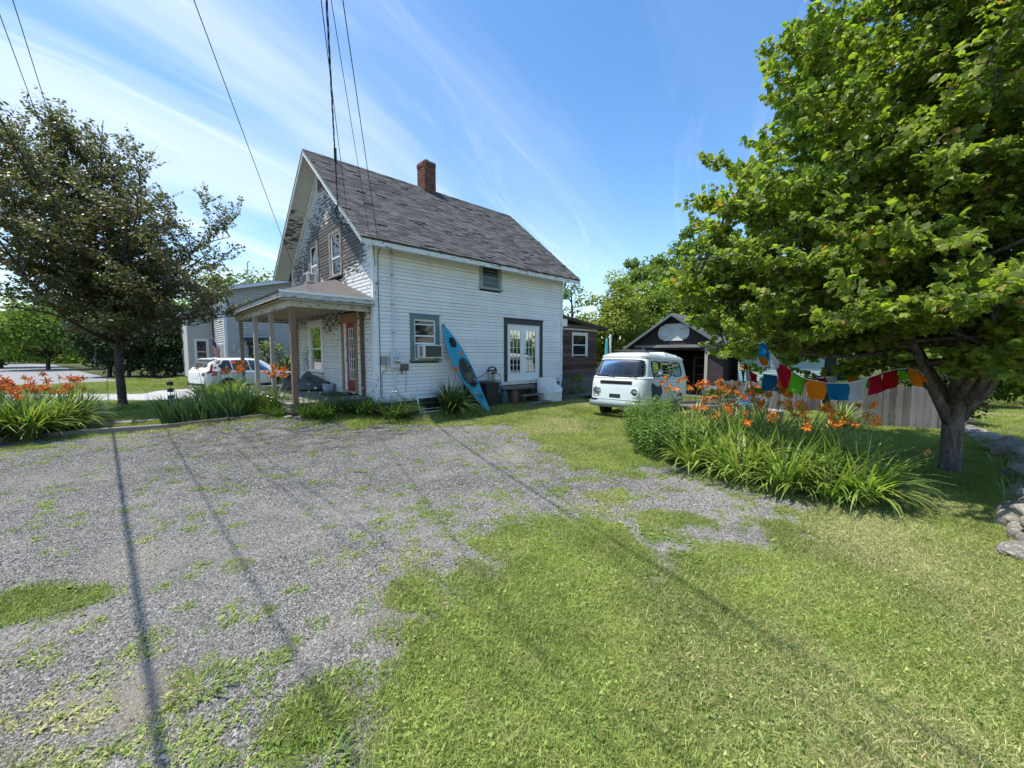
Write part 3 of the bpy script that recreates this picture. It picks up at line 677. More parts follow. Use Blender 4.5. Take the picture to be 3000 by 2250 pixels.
# ---- roof
roof = MB().prism([(-EO, ZE - .02), (HW / 2, ZR - .02), (HW + EO, ZE - .02), (HW + EO, ZE - .055), (HW / 2, ZR - .06), (-EO, ZE - .055)], 'x', -OF + .03, HL + OB - .03).build('roof', M['dark_wood'], house)
nrm = Vector((0, -SL, 1)).normalized(); up_s = Vector((0, 1, SL)).normalized(); slen = (HW / 2 + EO) * math.sqrt(1 + SL * SL)
def shingle_mb(mb, x0, x1, d0, dl, sgn, lift, th=.012, jag=0):
    def P(x, d, h):
        y = -EO + d * up_s.y; zz = ZE - .018 + d * up_s.z
        p = Vector((x, y, zz)) + nrm * h
        return (p.x, p.y, p.z) if sgn > 0 else (p.x, HW - p.y, p.z)
    d1 = min(d0 + dl, slen)
    pts = [P(x0, d0 + jag, lift), P(x1, d0, lift), P(x1, d1, 0), P(x0, d1, 0), P(x0, d0 + jag, lift + th), P(x1, d0, lift + th), P(x1, d1, th), P(x0, d1, th)]
    return mb.hexa(pts)
EXR = .148; rest = MB(); nind = 0; k = 0; rr = random.Random(9)
rows = []
d = -.03
while d < slen - .03:
    x = -OF - .01 - rr.uniform(0, .2); row = []
    while x < HL + OB:
        w = rr.uniform(.24, .34) if k > 0 else .3
        row.append((max(x, -OF - .012), min(x + w - .006, HL + OB + .01))); x += w
    rows.append((d, row)); d += EXR; k += 1
cand = []
for ri, (d, row) in enumerate(rows):
    for (x0, x1) in row:
        if x1 - x0 < .03 or rr.random() < .0015: continue
        cand.append((math.hypot(x0 + 3.5, d + 2.2), ri, d, x0, x1))
cand.sort()
for i, (q, ri, d, x0, x1) in enumerate(cand):
    lift = rr.uniform(.008, .016) + (.02 if rr.random() < .05 else 0); jag = rr.uniform(-.012, .012) + (.05 if rr.random() < .03 else 0)
    mb = MB() if i < 300 else rest
    shingle_mb(mb, x0, x1, d + rr.uniform(-.006, .006), EXR * 1.5, 1, lift, .018, jag)
    if i < 300: mb.build('shingle', M['shingle'], roof)
rest.build('shingle_field', M['shingle'], roof, kind='stuff')
left = MB(); d = -.03
while d < slen - .03:
    for s in range(15): shingle_mb(left, -OF - .01 + s * .61, -OF - .01 + (s + 1) * .61 - .01, d, EXR * 1.5, -1, .012)
    d += EXR
left.build('shingle_field', M['shingle'], roof, kind='stuff')
rp = MB()
for s in range(30):
    x0 = -OF + s * .302; h = rr.uniform(.012, .02)
    q = .13
    for sg in (1, -1):
        y1 = HW / 2 - sg * q
        rp.add([(x0, HW / 2, ZR + .012 + h), (x0 + .298, HW / 2, ZR + .012 + h), (x0 + .298, y1, ZR - q * SL + .02 + h), (x0, y1, ZR - q * SL + .02 + h), (x0, HW / 2, ZR - .01), (x0 + .298, HW / 2, ZR - .01), (x0 + .298, y1, ZR - q * SL), (x0, y1, ZR - q * SL)], [(0, 1, 2, 3), (7, 6, 5, 4), (2, 6, 7, 3), (1, 5, 6, 2), (0, 3, 7, 4)])
rp.build('ridge_cap', M['shingle'], roof)
for (x, w, dr) in ((3.93, .30, .10), (4.98, .20, .11), (5.25, .16, .13)):   # torn shingles drooping over the eave
    MB().add([(x, -EO - .02, ZE + .0), (x + w, -EO - .02, ZE + .0), (x + w * .75, -EO - .07, ZE - dr), (x, -EO - .02, ZE - .012), (x + w, -EO - .02, ZE - .012), (x + w * .75, -EO - .062, ZE - dr - .01)], [(0, 1, 2), (5, 4, 3), (0, 3, 4, 1), (1, 4, 5, 2), (2, 5, 3, 0)]).build('torn_shingle', M['shingle'], roof)
# eave fascia, sloping soffit boards
box_obj('fascia', M['trim_white_x'], house, -OF + .02, HL + OB - .02, -EO + .012, -EO + .035, ZE - .185, ZE - .06)
def slopebox(mb, x0, x1, ya, yb, t0, t1, sgn=1):
    """slab following the roof's underside between y=ya..yb, from depth t0 to t1 below the roof line"""
    f = lambda y: HW - y if sgn < 0 else y
    P = lambda x, y, t: (x, f(y), roofz(y) - .05 - t)
    a = [P(x0, ya, t1), P(x1, ya, t1), P(x1, yb, t1), P(x0, yb, t1), P(x0, ya, t0), P(x1, ya, t0), P(x1, yb, t0), P(x0, yb, t0)]
    return mb.hexa(a)
slopebox(MB(), .001, HL, -EO + .036, .0, .018, .032).build('eave_soffit', M['trim_white_x'], house)
M['soffit'] = housepaint('soffit', (.60, .62, .57), (.07, .06, .05), [((-.3, 5.6, 6.2), (2, 1.3, 1.0), .20)], base=-.01, axis='x')
for sg in (1, -1):
    y = -EO + .04; n = 0
    while y < HW / 2 - .06:
        yb = min(y + .205, HW / 2 - .01)
        slopebox(MB(), -OF + .035, -.02, y + .002, yb - .002, .012 + rr.uniform(0, .005), .03, sg).build('soffit_board', M['soffit'], house)
        y += .205
# rake boards and the rake frieze
for sg in (1, -1):
    def RP(y, t): return ((HW - y) if sg < 0 else y, roofz(y) - t)
    ya, yb = -EO - .015, HW / 2
    for (x0, x1, t0, t1, nm) in ((-OF - .002, -OF + .028, .022, .155, 'rake_board'), (-OF - .02, -OF - .004, .005, .055, 'rake_moulding'), (-.035, -.012, .10, .25, 'rake_frieze')):
        a = -EO + .05 if nm != 'rake_frieze' else .1
        MB().prism([RP(ya if nm != 'rake_frieze' else .1, t1), RP(yb, t1 ), RP(yb, t0), RP(ya if nm != 'rake_frieze' else .1, t0)], 'x', x0, x1).build(nm, M['trim_white'] if nm != 'rake_moulding' else M['trim_greygreen'], house)
MB().prism([(-EO, ZE - .06), (HW / 2, ZR - .06), (HW + EO, ZE - .06), (HW + EO, ZE - .2), (HW / 2, ZR - .2), (-EO, ZE - .2)], 'x', HL + OB - .03, HL + OB).build('rake_board', M['trim_white'], house)
box_obj('vent_pipe', M['dark_metal'], roof, .33, .40, HW / 2 - .30, HW / 2 - .23, ZR - .5, ZR + .25)
# ---- chimney of single bricks
CX, CY = 4.0, HW / 2 + .02
chim = MB().box(CX - .245, CX + .245, CY - .265, CY + .265, 7.5, 9.38).build('chimney', M['mortar'], house)
bw, bh = .205, .066; rc = random.Random(3); zc_ = 8.0; kk = 0
meb = {}
def brick(L, sx, sy, sz, px_, py_, pz_):
    j = .006
    MB().box(px_, px_ + sx, py_, py_ + sy, pz_, pz_ + sz).build('brick', M['brick'], chim)
while zc_ < 9.32:
    o = .0 if kk % 2 else .1; j = lambda: rc.uniform(-.004, .005); top = .02 if zc_ > 9.15 else 0
    xs = CX - .255
    while xs < CX + .25:      # front (-y) and only the lower courses that show
        e = min(xs + (bw if (xs > CX - .25 or not o) else bw * .5), CX + .255)
        if e - xs > .03: brick(0, e - xs - .01, .05, bh - .009, xs, CY - .275 - top + j(), zc_)
        xs = e
    ys = CY - .222
    while ys < CY + .27:
        e = min(ys + (bw if (ys > CY - .22 or o) else bw * .5), CY + .275)
        if e - ys > .03: brick(0, .05, e - ys - .01, bh - .009, CX - .262 - top + j(), ys, zc_)
        ys = e
    zc_ += bh; kk += 1
box_obj('chimney_cap', M['mortar'], chim, CX - .25, CX + .25, CY - .27, CY + .27, 9.335, 9.38)
MB().lathe([(.10, 0), (.10, .12), (.085, .12)], 12, (CX, CY, 9.38)).build('flue', M['brick'], chim)
# ---- windows
def window(plane, a0, a1, z0, z1, trim, tm, sm, glass, name='window', sill=True, mid=True, curtain=None, head=.0, ext=0.0, off=0.0, par=None, low_top=None):
    """window in the side ('s') or gable ('g') wall, outer casing a0..a1, z0..z1"""
    def B(mb, p0, p1, d0, d1, q0, q1):   # d: distance outside (-) the wall face
        d0 += off; d1 += off
        return mb.box(p0, p1, d0, d1, q0, q1) if plane == 's' else mb.box(d0, d1, p0, p1, q0, q1)
    w = B(MB(), a0, a0 + trim, -.034, .075, z0, z1)
    B(w, a1 - trim, a1, -.034, .075, z0, z1); B(w, a0 + trim + .0, a1 - trim, -.0335, .075, z1 - trim - head, z1)
    if sill: B(w, a0 - .04, a1 + .04, -.075, .0745, z0 - .001, z0 + .055)
    B(w, a0 - .02, a1 + .02, -.05, -.0005, z1 + .0005, z1 + .028)
    w = w.build(name, tm, par or house, bev=.002)
    i0, i1, j0, j1 = a0 + trim, a1 - trim, z0 + .055, z1 - trim - head
    f = MB(); s = .045
    B(f, i0, i0 + s, .0, .06, j0, j1); B(f, i1 - s, i1, .0, .06, j0, j1); B(f, i0 + s, i1 - s, .0005, .06, j1 - s, j1); B(f, i0 + s, i1 - s, .0005, .06, j0, j0 + s)
    zm = (j0 + j1) / 2 if mid is True else mid
    if mid: B(f, i0 + s, i1 - s, .001, .055, zm - .022, zm + .022)
    f.build('sash', sm, w)
    if mid:
        B(MB(), i0 + s, i1 - s, .030, .034, j0 + s, zm - .022).build('pane', glass, w); B(MB(), i0 + s, i1 - s, .022, .026, zm + .022, j1 - s).build('pane', glass, w)
    else: B(MB(), i0 + s, i1 - s, .026, .030, j0 + s, j1 - s).build('pane', glass, w)
    if curtain:
        n = 15; cm = MB(); c0, c1 = (i0 + s, i1 - s); fr = curtain[1]
        zb = j0 + s if fr == 1 else j1 - s - (j1 - j0 - 2 * s) * fr
        P = lambda i, j: ((c0 + (c1 - c0) * i / (n * 2), .055 + .01 * math.sin(i * 1.3) + off, [j1 - s, zb][j]) if plane == 's' else (.055 + .01 * math.sin(i * 1.3) + off, c0 + (c1 - c0) * i / (n * 2), [j1 - s, zb][j]))
        cm.grid(P, n * 2 + 1, 2).build('curtain', curtain[0], w)
    return w
window('g', 2.058, 3.112, 4.335, 5.827, .15, M['trim_old'], M['clean_white'], M['pane_clear'], curtain=(M['curtain_dark'], 1), mid=4.95)
window('g', 4.086, 5.128, 4.335, 5.827, .15, M['trim_old'], M['clean_white'], M['pane_clear'], curtain=(M['curtain'], .75), mid=5.0)
window('g', 3.98, 5.46, 1.26, 3.07, .16, M['clean_white'], M['clean_white'], M['pane_mirror'], mid=2.1)
uw = window('s', 3.70, 4.69, 4.10, 5.0, .12, M['trim_greygreen'], M['trim_greygreen'], M['pane'], mid=None)
for zz in (4.33, 4.48, 4.62, 4.72): box_obj('louver_rail', M['metal_grey'], uw, 3.88, 4.51, .008, .022, zz, zz + .014)
lw = window('s', 1.077, 2.083, 1.696, 3.081, .135, M['trim_teal'], M['clean_white'], M['pane'], mid=2.46)
box_obj('sash_rail', M['clean_white'], lw, 1.26, 1.90, -.006, .02, 2.205, 2.26); box_obj('sash_rail', M['clean_white'], lw, 1.26, 1.90, .004, .02, 2.78, 2.81)
# air conditioners: things of their own resting in the windows
def aircon(name, label, plane_g, a0, a1, z0, z1, dep):
    r = empty(name, (*W(0, 0), 0), RZ, label, 'air conditioner', 'window air conditioners')
    def bx(p0, p1, d0, d1, q0, q1, mb=None):
        mb = mb or MB(); return mb.box(d0, d1, p0, p1, q0, q1) if plane_g else mb.box(p0, p1, d0, d1, q0, q1)
    bx(a0, a1, -dep, .03, z0, z1).build('case', M['ac_white'], r, bev=.012)
    bx(a0 + .05, a1 - .03, -dep - .006, -dep + .01, z0 + .03, z1 - .03).build('grille', M['ac_grille'], r, bev=.004)
    for k in range(6):   # louvres in the cheek that the camera sees
        q = -dep + .08 + k * .026
        (MB().box(a0 - .004, a0 + .01, q, q + .012, z0 + .05, z1 - .05) if not plane_g else MB().box(q, q + .012, a0 - .004, a0 + .01, z0 + .05, z1 - .05)).build('louvre', M['ac_grille'], r)
    return r
aircon('air_conditioner', 'white box air conditioner with brown grille in the teal framed window', False, 1.30, 1.93, 1.80, 2.19, .40)
aircon('air_conditioner', 'small air conditioner jutting from the upper gable window above the porch', True, 4.44, 4.86, 4.40, 4.72, .30)
vt = MB().box(-.045, -.01, 3.31, 3.36, 7.28, 7.72); vt.box(-.045, -.01, 3.84, 3.89, 7.28, 7.72); vt.box(-.044, -.01, 3.36, 3.84, 7.67, 7.72); vt.box(-.044, -.01, 3.36, 3.84, 7.28, 7.32)
vt = vt.build('gable_vent', M['trim_old'], house)
for k in range(5): MB().hexa([(-.045, 3.36, 7.33 + k * .068), (-.045, 3.84, 7.33 + k * .068), (-.018, 3.84, 7.37 + k * .068), (-.018, 3.36, 7.37 + k * .068), (-.045, 3.36, 7.342 + k * .068), (-.045, 3.84, 7.342 + k * .068), (-.018, 3.84, 7.382 + k * .068), (-.018, 3.36, 7.382 + k * .068)]).build('slat', M['trim_old'], vt)
# ---- french doors in the side wall
fdm = MB().box(4.805, 4.955, -.04, .075, .937, 3.184); fdm.box(6.681, 6.831, -.04, .075, .937, 3.184); fdm.box(4.955, 6.681, -.039, .075, 2.99, 3.184); fdm.box(4.77, 6.866, -.07, -.0405, 3.165, 3.20)
fdf = fdm.build('door_frame', M['trim_dark'], house, bev=.003)
box_obj('threshold', M['clean_white'], house, 4.955, 6.681, -.06, .0745, .905, .965)
box_obj('jamb', M['clean_white'], fdf, 6.615, 6.680, -.01, .07, .966, 2.988); box_obj('jamb', M['clean_white'], fdf, 4.957, 4.985, -.01, .07, .966, 2.988); box_obj('jamb', M['clean_white'], fdf, 4.985, 6.615, -.0095, .07, 2.955, 2.988)
def glazed_door(name, m, gl, par, lo, hi, z0, z1, g0, g1, gz0, gz1, nc, nr, plane, d=.012, lab=None):
    def B(p0, p1, e0, e1, q0, q1, mb=None):
        mb = mb or MB(); return mb.box(p0, p1, e0, e1, q0, q1) if plane == 's' else mb.box(e0, e1, p0, p1, q0, q1)
    b = B(lo, g0, d, d + .04, z0, z1); B(g1, hi, d, d + .04, z0, z1, b); B(g0, g1, d, d + .04, z0, gz0, b); B(g0, g1, d, d + .04, gz1, z1, b)
    dr = b.build(name, m, par, bev=.002, label=lab)
    fm = B(g0, g0 + .018, d - .008, d + .03, gz0, gz1); B(g1 - .018, g1, d - .008, d + .03, gz0, gz1, fm); B(g0 + .018, g1 - .018, d - .0075, d + .03, gz0, gz0 + .018, fm); B(g0 + .018, g1 - .018, d - .0075, d + .03, gz1 - .018, gz1, fm)
    fm.build('lite_frame', M['clean_white'], dr)
    for k in range(1, nc):
        q = g0 + (g1 - g0) * k / nc; B(q - .008, q + .008, d - .003, d + .028, gz0 + .018, gz1 - .018).build('glazing_bar', M['clean_white'], dr)
    for k in range(1, nr):
        q = gz0 + (gz1 - gz0) * k / nr; B(g0 + .018, g1 - .018, d - .002, d + .0265, q - .008, q + .008).build('glazing_bar', M['clean_white'], dr)
    for i in range(nc):
        for k in range(nr):
            p0, p1 = g0 + (g1 - g0) * i / nc, g0 + (g1 - g0) * (i + 1) / nc; q0, q1 = gz0 + (gz1 - gz0) * k / nr, gz0 + (gz1 - gz0) * (k + 1) / nr
            e0, e1, r0, r1 = p0 + .0085, p1 - .0085, q0 + .0085, q1 - .0085
            if i == 0: e0 = g0 + .018
            if i == nc - 1: e1 = g1 - .018
            if k == 0: r0 = gz0 + .018
            if k == nr - 1: r1 = gz1 - .018
            B(e0, e1, d + .012, d + .016, r0, r1).build('pane', gl, dr)
    return dr
d1_ = glazed_door('door', M['clean_white'], M['pane_mirror'], fdf, 4.987, 5.797, .968, 2.953, 5.11, 5.67, 1.19, 2.79, 3, 5, 's')
d2_ = glazed_door('door', M['clean_white'], M['pane_mirror'], fdf, 5.803, 6.613, .968, 2.953, 5.93, 6.49, 1.19, 2.79, 3, 5, 's')
MB().lathe([(.03, 0), (.03, -.01), (.012, -.012), (.012, -.045), (.028, -.05), (.028, -.075), (.01, -.085)], 12, (5.86, .012, 1.93), 'y').build('handle', M['metal_grey'], d2_)
MB().lathe([(.028, 0), (.028, -.014), (.02, -.02)], 12, (5.86, .012, 2.05), 'y').build('handle', M['metal_grey'], d2_)
# ---- porch door and its raw timber casing
pc = MB().box(-.04, .075, 1.13, 1.28, .745, 2.86); pc.box(-.04, .075, 2.13, 2.29, .745, 2.86); pc.box(-.042, .075, 1.13, 2.29, 2.861, 3.14)
pc = pc.build('door_casing', M['raw_wood_z'], house, bev=.003)
box_obj('side_panel', M['trim_white'], pc, -.012, .05, 1.97, 2.128, .80, 2.859); box_obj('threshold', M['raw_wood_z'], pc, -.07, .07, 1.281, 2.129, .745, .798)
pdn = glazed_door('door', M['red_paint'], M['pane'], pc, 1.283, 1.965, .80, 2.857, 1.36, 1.80, 1.14, 2.70, 3, 5, 'g')
MB().lathe([(.03, 0), (.03, -.01), (.012, -.012), (.012, -.045), (.028, -.05), (.028, -.07), (.01, -.08)], 12, (.012, 1.90, 1.72), 'x').build('handle', M['metal_grey'], pdn)
# ---- porch
porch = empty('porch', (HC[0], HC[1], 0), RZ, 'open front porch with hipped roof, four timber posts and grey deck', 'porch')
M['porch_fascia'] = wood('porch_fascia', (.15, .135, .12), axis='y', peel=((.52, .51, .46), -.14))
M['porch_fascia_x'] = wood('porch_fascia_x', (.15, .145, .13), axis='x', peel=((.50, .52, .50), -.12))
M['porch_ceiling'] = housepaint('porch_ceiling', (.46, .36, .24), (.20, .14, .09), [((-1.0, .5, 3.2), (1.2, 1.6, 1), .12)], base=.02, axis='y')
M['deck'] = wood('deck', (.22, .205, .185), axis='x', peel=((.42, .41, .385), .45))
M['porch_roofing'] = simple('porch_roofing', (.115, .105, .097), .9, .2, 2.5, .3)
y = .22
while y < 7.05:
    box_obj('deck_board', M['deck'], porch, -2.12, -.034, y, y + .136, .672 + rb.uniform(-.002, .002), .70)
    y += .14
for (a, b, c, d, e, f) in ((-2.09, -.04, .24, .29, .46, .669), (-2.09, -2.04, .292, 7.0, .46, .669), (-2.09, -.04, 6.95, 7.0, .46, .668)):
    box_obj('skirt_board', M['grey_wood_x'], porch, a, b, c, d, e, f)
box_obj('foundation', M['stone_found'], porch, -2.0, -.02, .36, 6.9, -.2, .459)
for (yy, mt, w, x) in ((.25, 'brown_post', .062, -1.97), (2.25, 'grey_post', .052, -1.96), (4.0, 'grey_post', .058, -2.0), (6.3, 'grey_post', .052, -1.97)):
    box_obj('post', M[mt], porch, x - w, x + w, yy - w, yy + w, .701, 3.079, bev=.004)
box_obj('post', M['brown_post'], porch, -.115, -.033, .62, .70, .701, 3.079, bev=.003)
box_obj('post', M['raw_wood_z'], porch, -.115, -.033, 6.72, 6.82, .701, 3.079, bev=.003)
box_obj('beam', M['porch_fascia_x'], porch, -2.03, -.035, .19, .31, 3.08, 3.235); box_obj('beam', M['porch_fascia'], porch, -2.03, -1.91, .312, 6.9, 3.08, 3.234); box_obj('beam', M['porch_fascia_x'], porch, -1.908, -.035, 6.78, 6.9, 3.08, 3.235)
x = -2.20
while x < -.1:
    box_obj('ceiling_board', M['porch_ceiling'], porch, x, min(x + .148, -.036), -.04, 7.02, 3.236, 3.25); x += .15
ec = [(-2.28, -.10), (-.035, -.10), (-.035, 7.1), (-2.28, 7.1)]; ez = 3.405; pz = 4.27
top = [(-.036, 2.6), (-.036, 4.6)]
prf = MB(); prf.add([(-2.30, -.12, ez), (-.036, -.12, ez), (-.036, 2.6, pz), (-.036, 4.6, pz), (-.036, 7.12, ez), (-2.30, 7.12, ez),
   (-2.30, -.12, ez - .03), (-.036, -.12, ez - .03), (-.036, 2.6, pz - .03), (-.036, 4.6, pz - .03), (-.036, 7.12, ez - .03), (-2.30, 7.12, ez - .03)],
   [(0, 1, 2), (0, 2, 3, 5), (5, 3, 4), (8, 7, 6), (11, 9, 8, 6), (10, 9, 11), (0, 6, 7, 1), (5, 11, 6, 0), (4, 10, 11, 5)])
proof = prf.build('roof', M['porch_roofing'], porch)
box_obj('drip_edge', M['clean_white'], proof, -2.325, -.034, -.142, -.1225, ez - .045, ez + .008); box_obj('drip_edge', M['trim_dark'], proof, -2.325, -2.3025, -.122, 7.12, ez - .035, ez + .006)
box_obj('fascia', M['porch_fascia_x'], porch, -2.29, -.034, -.115, -.085, 3.252, ez - .032); box_obj('fascia', M['porch_fascia'], porch, -2.29, -2.262, -.084, 7.08, 3.252, ez - .032)
box_obj('eave_board', M['porch_fascia_x'], porch, -2.26, -.036, -.0845, .188, 3.2365 - .016, 3.2355); 
# ---- lean-to of brown boards at the far end
M['brown_board'] = wood('brown_board', (.075, .042, .036), (.17, .105, .09), axis='x', bump=.5)
M['grey_board'] = wood('grey_board', (.105, .10, .10), (.20, .185, .18), axis='x', bump=.5)
shed = empty('lean_to', (HC[0], HC[1], 0), RZ, 'low brown board lean-to shed with mossy roof behind the white house', 'shed')
SY = .30; SX0, SX1 = HL + .03, 10.93
box_obj('wall_core', M['room'], shed, SX0 + .03, SX1 - .03, SY + .05, 4.0, -.2, 2.95)
sh = [(9.10, 10.22, 1.78, 2.82)]
z = -.02; k = 0
while z < 2.93:
    h = rb.uniform(.15, .2); h = min(h, 2.94 - z)
    mt = M['grey_board'] if z < .95 else M['brown_board']
    for (s, e) in cuts(z, z + h, SX0, SX1, sh):
        MB().hexa([(s, SY - .015 - rb.uniform(0, .006), z), (e, SY - .015 - rb.uniform(0, .006), z), (e, SY + .05, z), (s, SY + .05, z), (s, SY - .004, z + h - .006), (e, SY - .004, z + h - .006), (e, SY + .05, z + h - .006), (s, SY + .05, z + h - .006)]).build('board', mt, shed)
    z += h; k += 1
box_obj('frieze_board', M['trim_white_x'], shed, SX0, SX1 + .02, SY - .03, SY + .05, 2.945, 3.02)
window('s', 9.10, 10.22, 1.78, 2.82, .055, M['clean_white'], M['clean_white'], M['pane'], off=SY, par=shed, sill=False)
sr = MB().hexa([(SX0 - .02, SY - .28, 3.42), (SX1 + .55, SY - .28, 2.98), (SX1 + .55, 4.2, 2.98), (SX0 - .02, 4.2, 3.42), (SX0 - .02, SY - .28, 3.49), (SX1 + .55, SY - .28, 3.05), (SX1 + .55, 4.2, 3.05), (SX0 - .02, 4.2, 3.49)]).build('roof', M['dark_wood'], shed)
M['moss_shingle'] = simple('moss_shingle', (.11, .115, .10), .9, .35, 6, .5, dirt=((.10, .12, .06), .6))
x = SX0
while x < SX1 + .5:
    for yy in np.arange(SY - .31, 3.6, .3):
        zt = 3.49 - (x - SX0) * .1275
        MB().hexa([(x, yy, zt + .004), (x + .25, yy, zt - .028), (x + .25, yy + .29, zt - .028), (x, yy + .29, zt + .004), (x, yy, zt + .016), (x + .25, yy, zt + .004 + rb.uniform(0, .02)), (x + .25, yy + .29, zt + .004), (x, yy + .29, zt + .016)]).build('shingle', M['moss_shingle'], sr)
    x += .2
box_obj('cornice_block', M['clean_white'], shed, SX0 - .01, SX0 + .40, SY - .24, SY - .016, 3.06, 3.36)
for k, (zb) in enumerate((3.03, 3.10)): box_obj('rafter_board', M['dark_wood'], shed, SX0 + .41, SX1 + .3, SY - .22 + .03 * k, SY - .2 + .03 * k, zb, zb + .06)

# ---- things fixed to the side wall (each its own thing)
def root(name, label, cat, group=None): return empty(name, (HC[0], HC[1], 0), RZ, label, cat, group)
mt_ = root('electric_meter', 'grey electric meter box with round glass dial on the white wall', 'electric meter')
box_obj('box', M['meter_grey'], mt_, .40, .68, -.15, -.018, 1.53, 2.0, bev=.015)
MB().lathe([(.088, 0), (.092, -.03), (.080, -.05), (.078, -.10), (.05, -.118), (.0, -.12)], 22, (.57, -.15, 1.74), 'y', cap=False).build('dial', M['pane_mirror'], mt_, smooth=True)
MB().lathe([(.102, .001), (.102, -.03), (.088, -.032)], 22, (.57, -.15, 1.74), 'y').build('ring', M['metal_grey'], mt_, smooth=True)
box_obj('display', M['clean_white'], mt_, .525, .615, -.272, -.262, 1.725, 1.76)
cd = root('conduit', 'white service conduit running from eave down to the electric meter', 'conduit')
MB().tube([(.535, -.045, 4.86), (.53, -.045, 3.4), (.535, -.05, 2.1), (.54, -.07, 2.0)], .026, 10).build('upper_pipe', M['pvc'], cd, smooth=True)
MB().tube([(.55, -.07, 1.53), (.55, -.055, 1.1), (.57, -.055, .92), (.66, -.06, .76), (.80, -.06, .66), (.98, -.05, .60)], .024, 10).build('lower_pipe', M['pvc'], cd, smooth=True)
for zz in (2.5, 3.3, 4.1, 4.7): box_obj('strap', M['metal_grey'], cd, .49, .575, -.075, -.018, zz, zz + .03)
gb = root('junction_box', 'square grey telephone box beside the corner board', 'utility box', 'utility boxes by the meter'); box_obj('cover', M['metal_grey'], gb, .15, .33, -.09, -.018, 1.62, 1.86, bev=.01)
MB().tube([(.30, -.05, 1.62), (.31, -.05, 1.48), (.26, -.04, 1.42), (.20, -.04, 1.44), (.17, -.04, 1.3), (.16, -.035, .7)], .007, 6).build('cable', M['cable'], gb)
gb = root('junction_box', 'dark brown-grey box low on the wall right of the meter', 'utility box', 'utility boxes by the meter'); box_obj('cover', simple('box_brown', (.12, .11, .10), .6), gb, .72, .97, -.10, -.018, 1.45, 1.63, bev=.012)
MB().tube([(.90, -.05, 1.45), (.905, -.035, 1.2), (.90, -.03, .8)], .005, 6).build('cable', M['cable'], gb); MB().tube([(.76, -.05, 1.45), (.77, -.06, 1.38), (.74, -.05, 1.36)], .016, 6).build('cable', M['cable'], gb)
vc = root('wall_cable', 'black cable stapled down the white corner board', 'cable'); MB().tube([(.20, -.05, 4.82), (.135, -.035, 4.6), (.125, -.034, 3.2), (.13, -.034, 1.9), (.12, -.034, .7)], .008, 6).build('cable', M['cable'], vc)
MB().tube([(.02, -.035, 4.85), (.04, -.035, 4.5), (.05, -.035, 4.3)], .007, 6).build('cable', M['cable'], vc)
# ---- steps, settle, cans, bins, hose
GS = lambda a, b: float(gz(*W(a, b)))
st = root('wooden_steps', 'dark weathered plank steps up to the french doors', 'steps')
M['step'] = wood('step', (.12, .10, .085), (.26, .23, .20), axis='x')
for (x0, x1, y0, zt) in ((5.05, 6.2, -.32, .66), (5.18, 6.25, -.62, .44), (5.30, 6.35, -.95, .19)):
    for q in range(2): box_obj('tread', M['step'], st, x0 + q * .01, x1, y0 + q * .155, y0 + q * .155 + .148, zt - .04, zt, bev=.004)
for x0 in (5.22, 5.95): MB().prism([(-.92, .0), (-.02, .0), (-.02, .60), (-.32, .60), (-.32, .38), (-.62, .38), (-.62, .14), (-.92, .14)], 'x', x0, x0 + .045).build('stringer', M['dark_wood'], st)
box_obj('riser', M['dark_wood'], st, 5.05, 6.2, -.05, -.022, .45, .79)
box_obj('plank', M['grey_wood_x'], st, 4.55, 6.3, -.10, -.052, .64, .76)
be = root('settle_bench', 'small white high backed bench with scrolled arms by the steps', 'bench')
bx0, bx1, byb, byf, bz = 6.40, 7.28, -.16, -.66, GS(7, -.4) - .01
M['bench_white'] = simple('bench_white', (.80, .80, .79), .55, .06, 3, .1, dirt=((.45, .44, .40), .35))
prof = [(byb, 0), (byf, 0), (byf, .44), (byf - .03, .52), (byf - .01, .60), (byf + .10, .66), (byf + .20, .70), (byf + .28, .78), (byf + .33, .90), (byf + .36, 1.0), (byb, 1.0)]
for x0 in (bx0, bx1 - .035): MB().prism([(p, q + bz) for p, q in prof], 'x', x0, x0 + .035).build('side_panel', M['bench_white'], be, bev=.004)
box_obj('backrest', M['bench_white'], be, bx0 + .036, bx1 - .036, byb - .10, byb - .075, bz + .36, bz + 1.0); box_obj('seat', M['bench_white'], be, bx0 + .036, bx1 - .036, byf - .01, byb - .101, bz + .40, bz + .43, bev=.004)
box_obj('apron', M['bench_white'], be, bx0 + .036, bx1 - .036, byf + .01, byf + .03, bz + .03, bz + .398)
def milk_can(label, a, b, m, lid=True):
    r = empty('milk_can', (*W(a, b), GS(a, b)), RZ, label, 'milk can', 'old milk cans beside the steps')
    MB().lathe([(.125, 0), (.135, .02), (.135, .14), (.139, .15), (.135, .16), (.135, .34), (.139, .35), (.13, .37), (.085, .46), (.08, .50)], 24).build('body', m, r, smooth=True)
    MB().lathe([(.08, .50), (.10, .52), (.10, .555), (.06, .565)], 24).build('lid', m, r, smooth=True)
    for s in (-1, 1): MB().tube([(s * .12, 0, .42), (s * .155, 0, .44), (s * .155, 0, .36), (s * .13, 0, .32)], .009, 6).build('handle', m, r)
milk_can('blue grey milk can between the black bin and the rusty can', 4.47, -.38, simple('can_blue', (.06, .085, .11), .6, .25, 8, .2, dirt=((.12, .07, .05), .5)))
milk_can('rust brown milk can against the foot of the plank steps', 4.87, -.50, simple('can_rust', (.12, .065, .055), .75, .3, 9, .3))
tb = root('trash_bin', 'tall dark plastic bin standing behind the kayak', 'bin')
zb = GS(4.3, -.3)
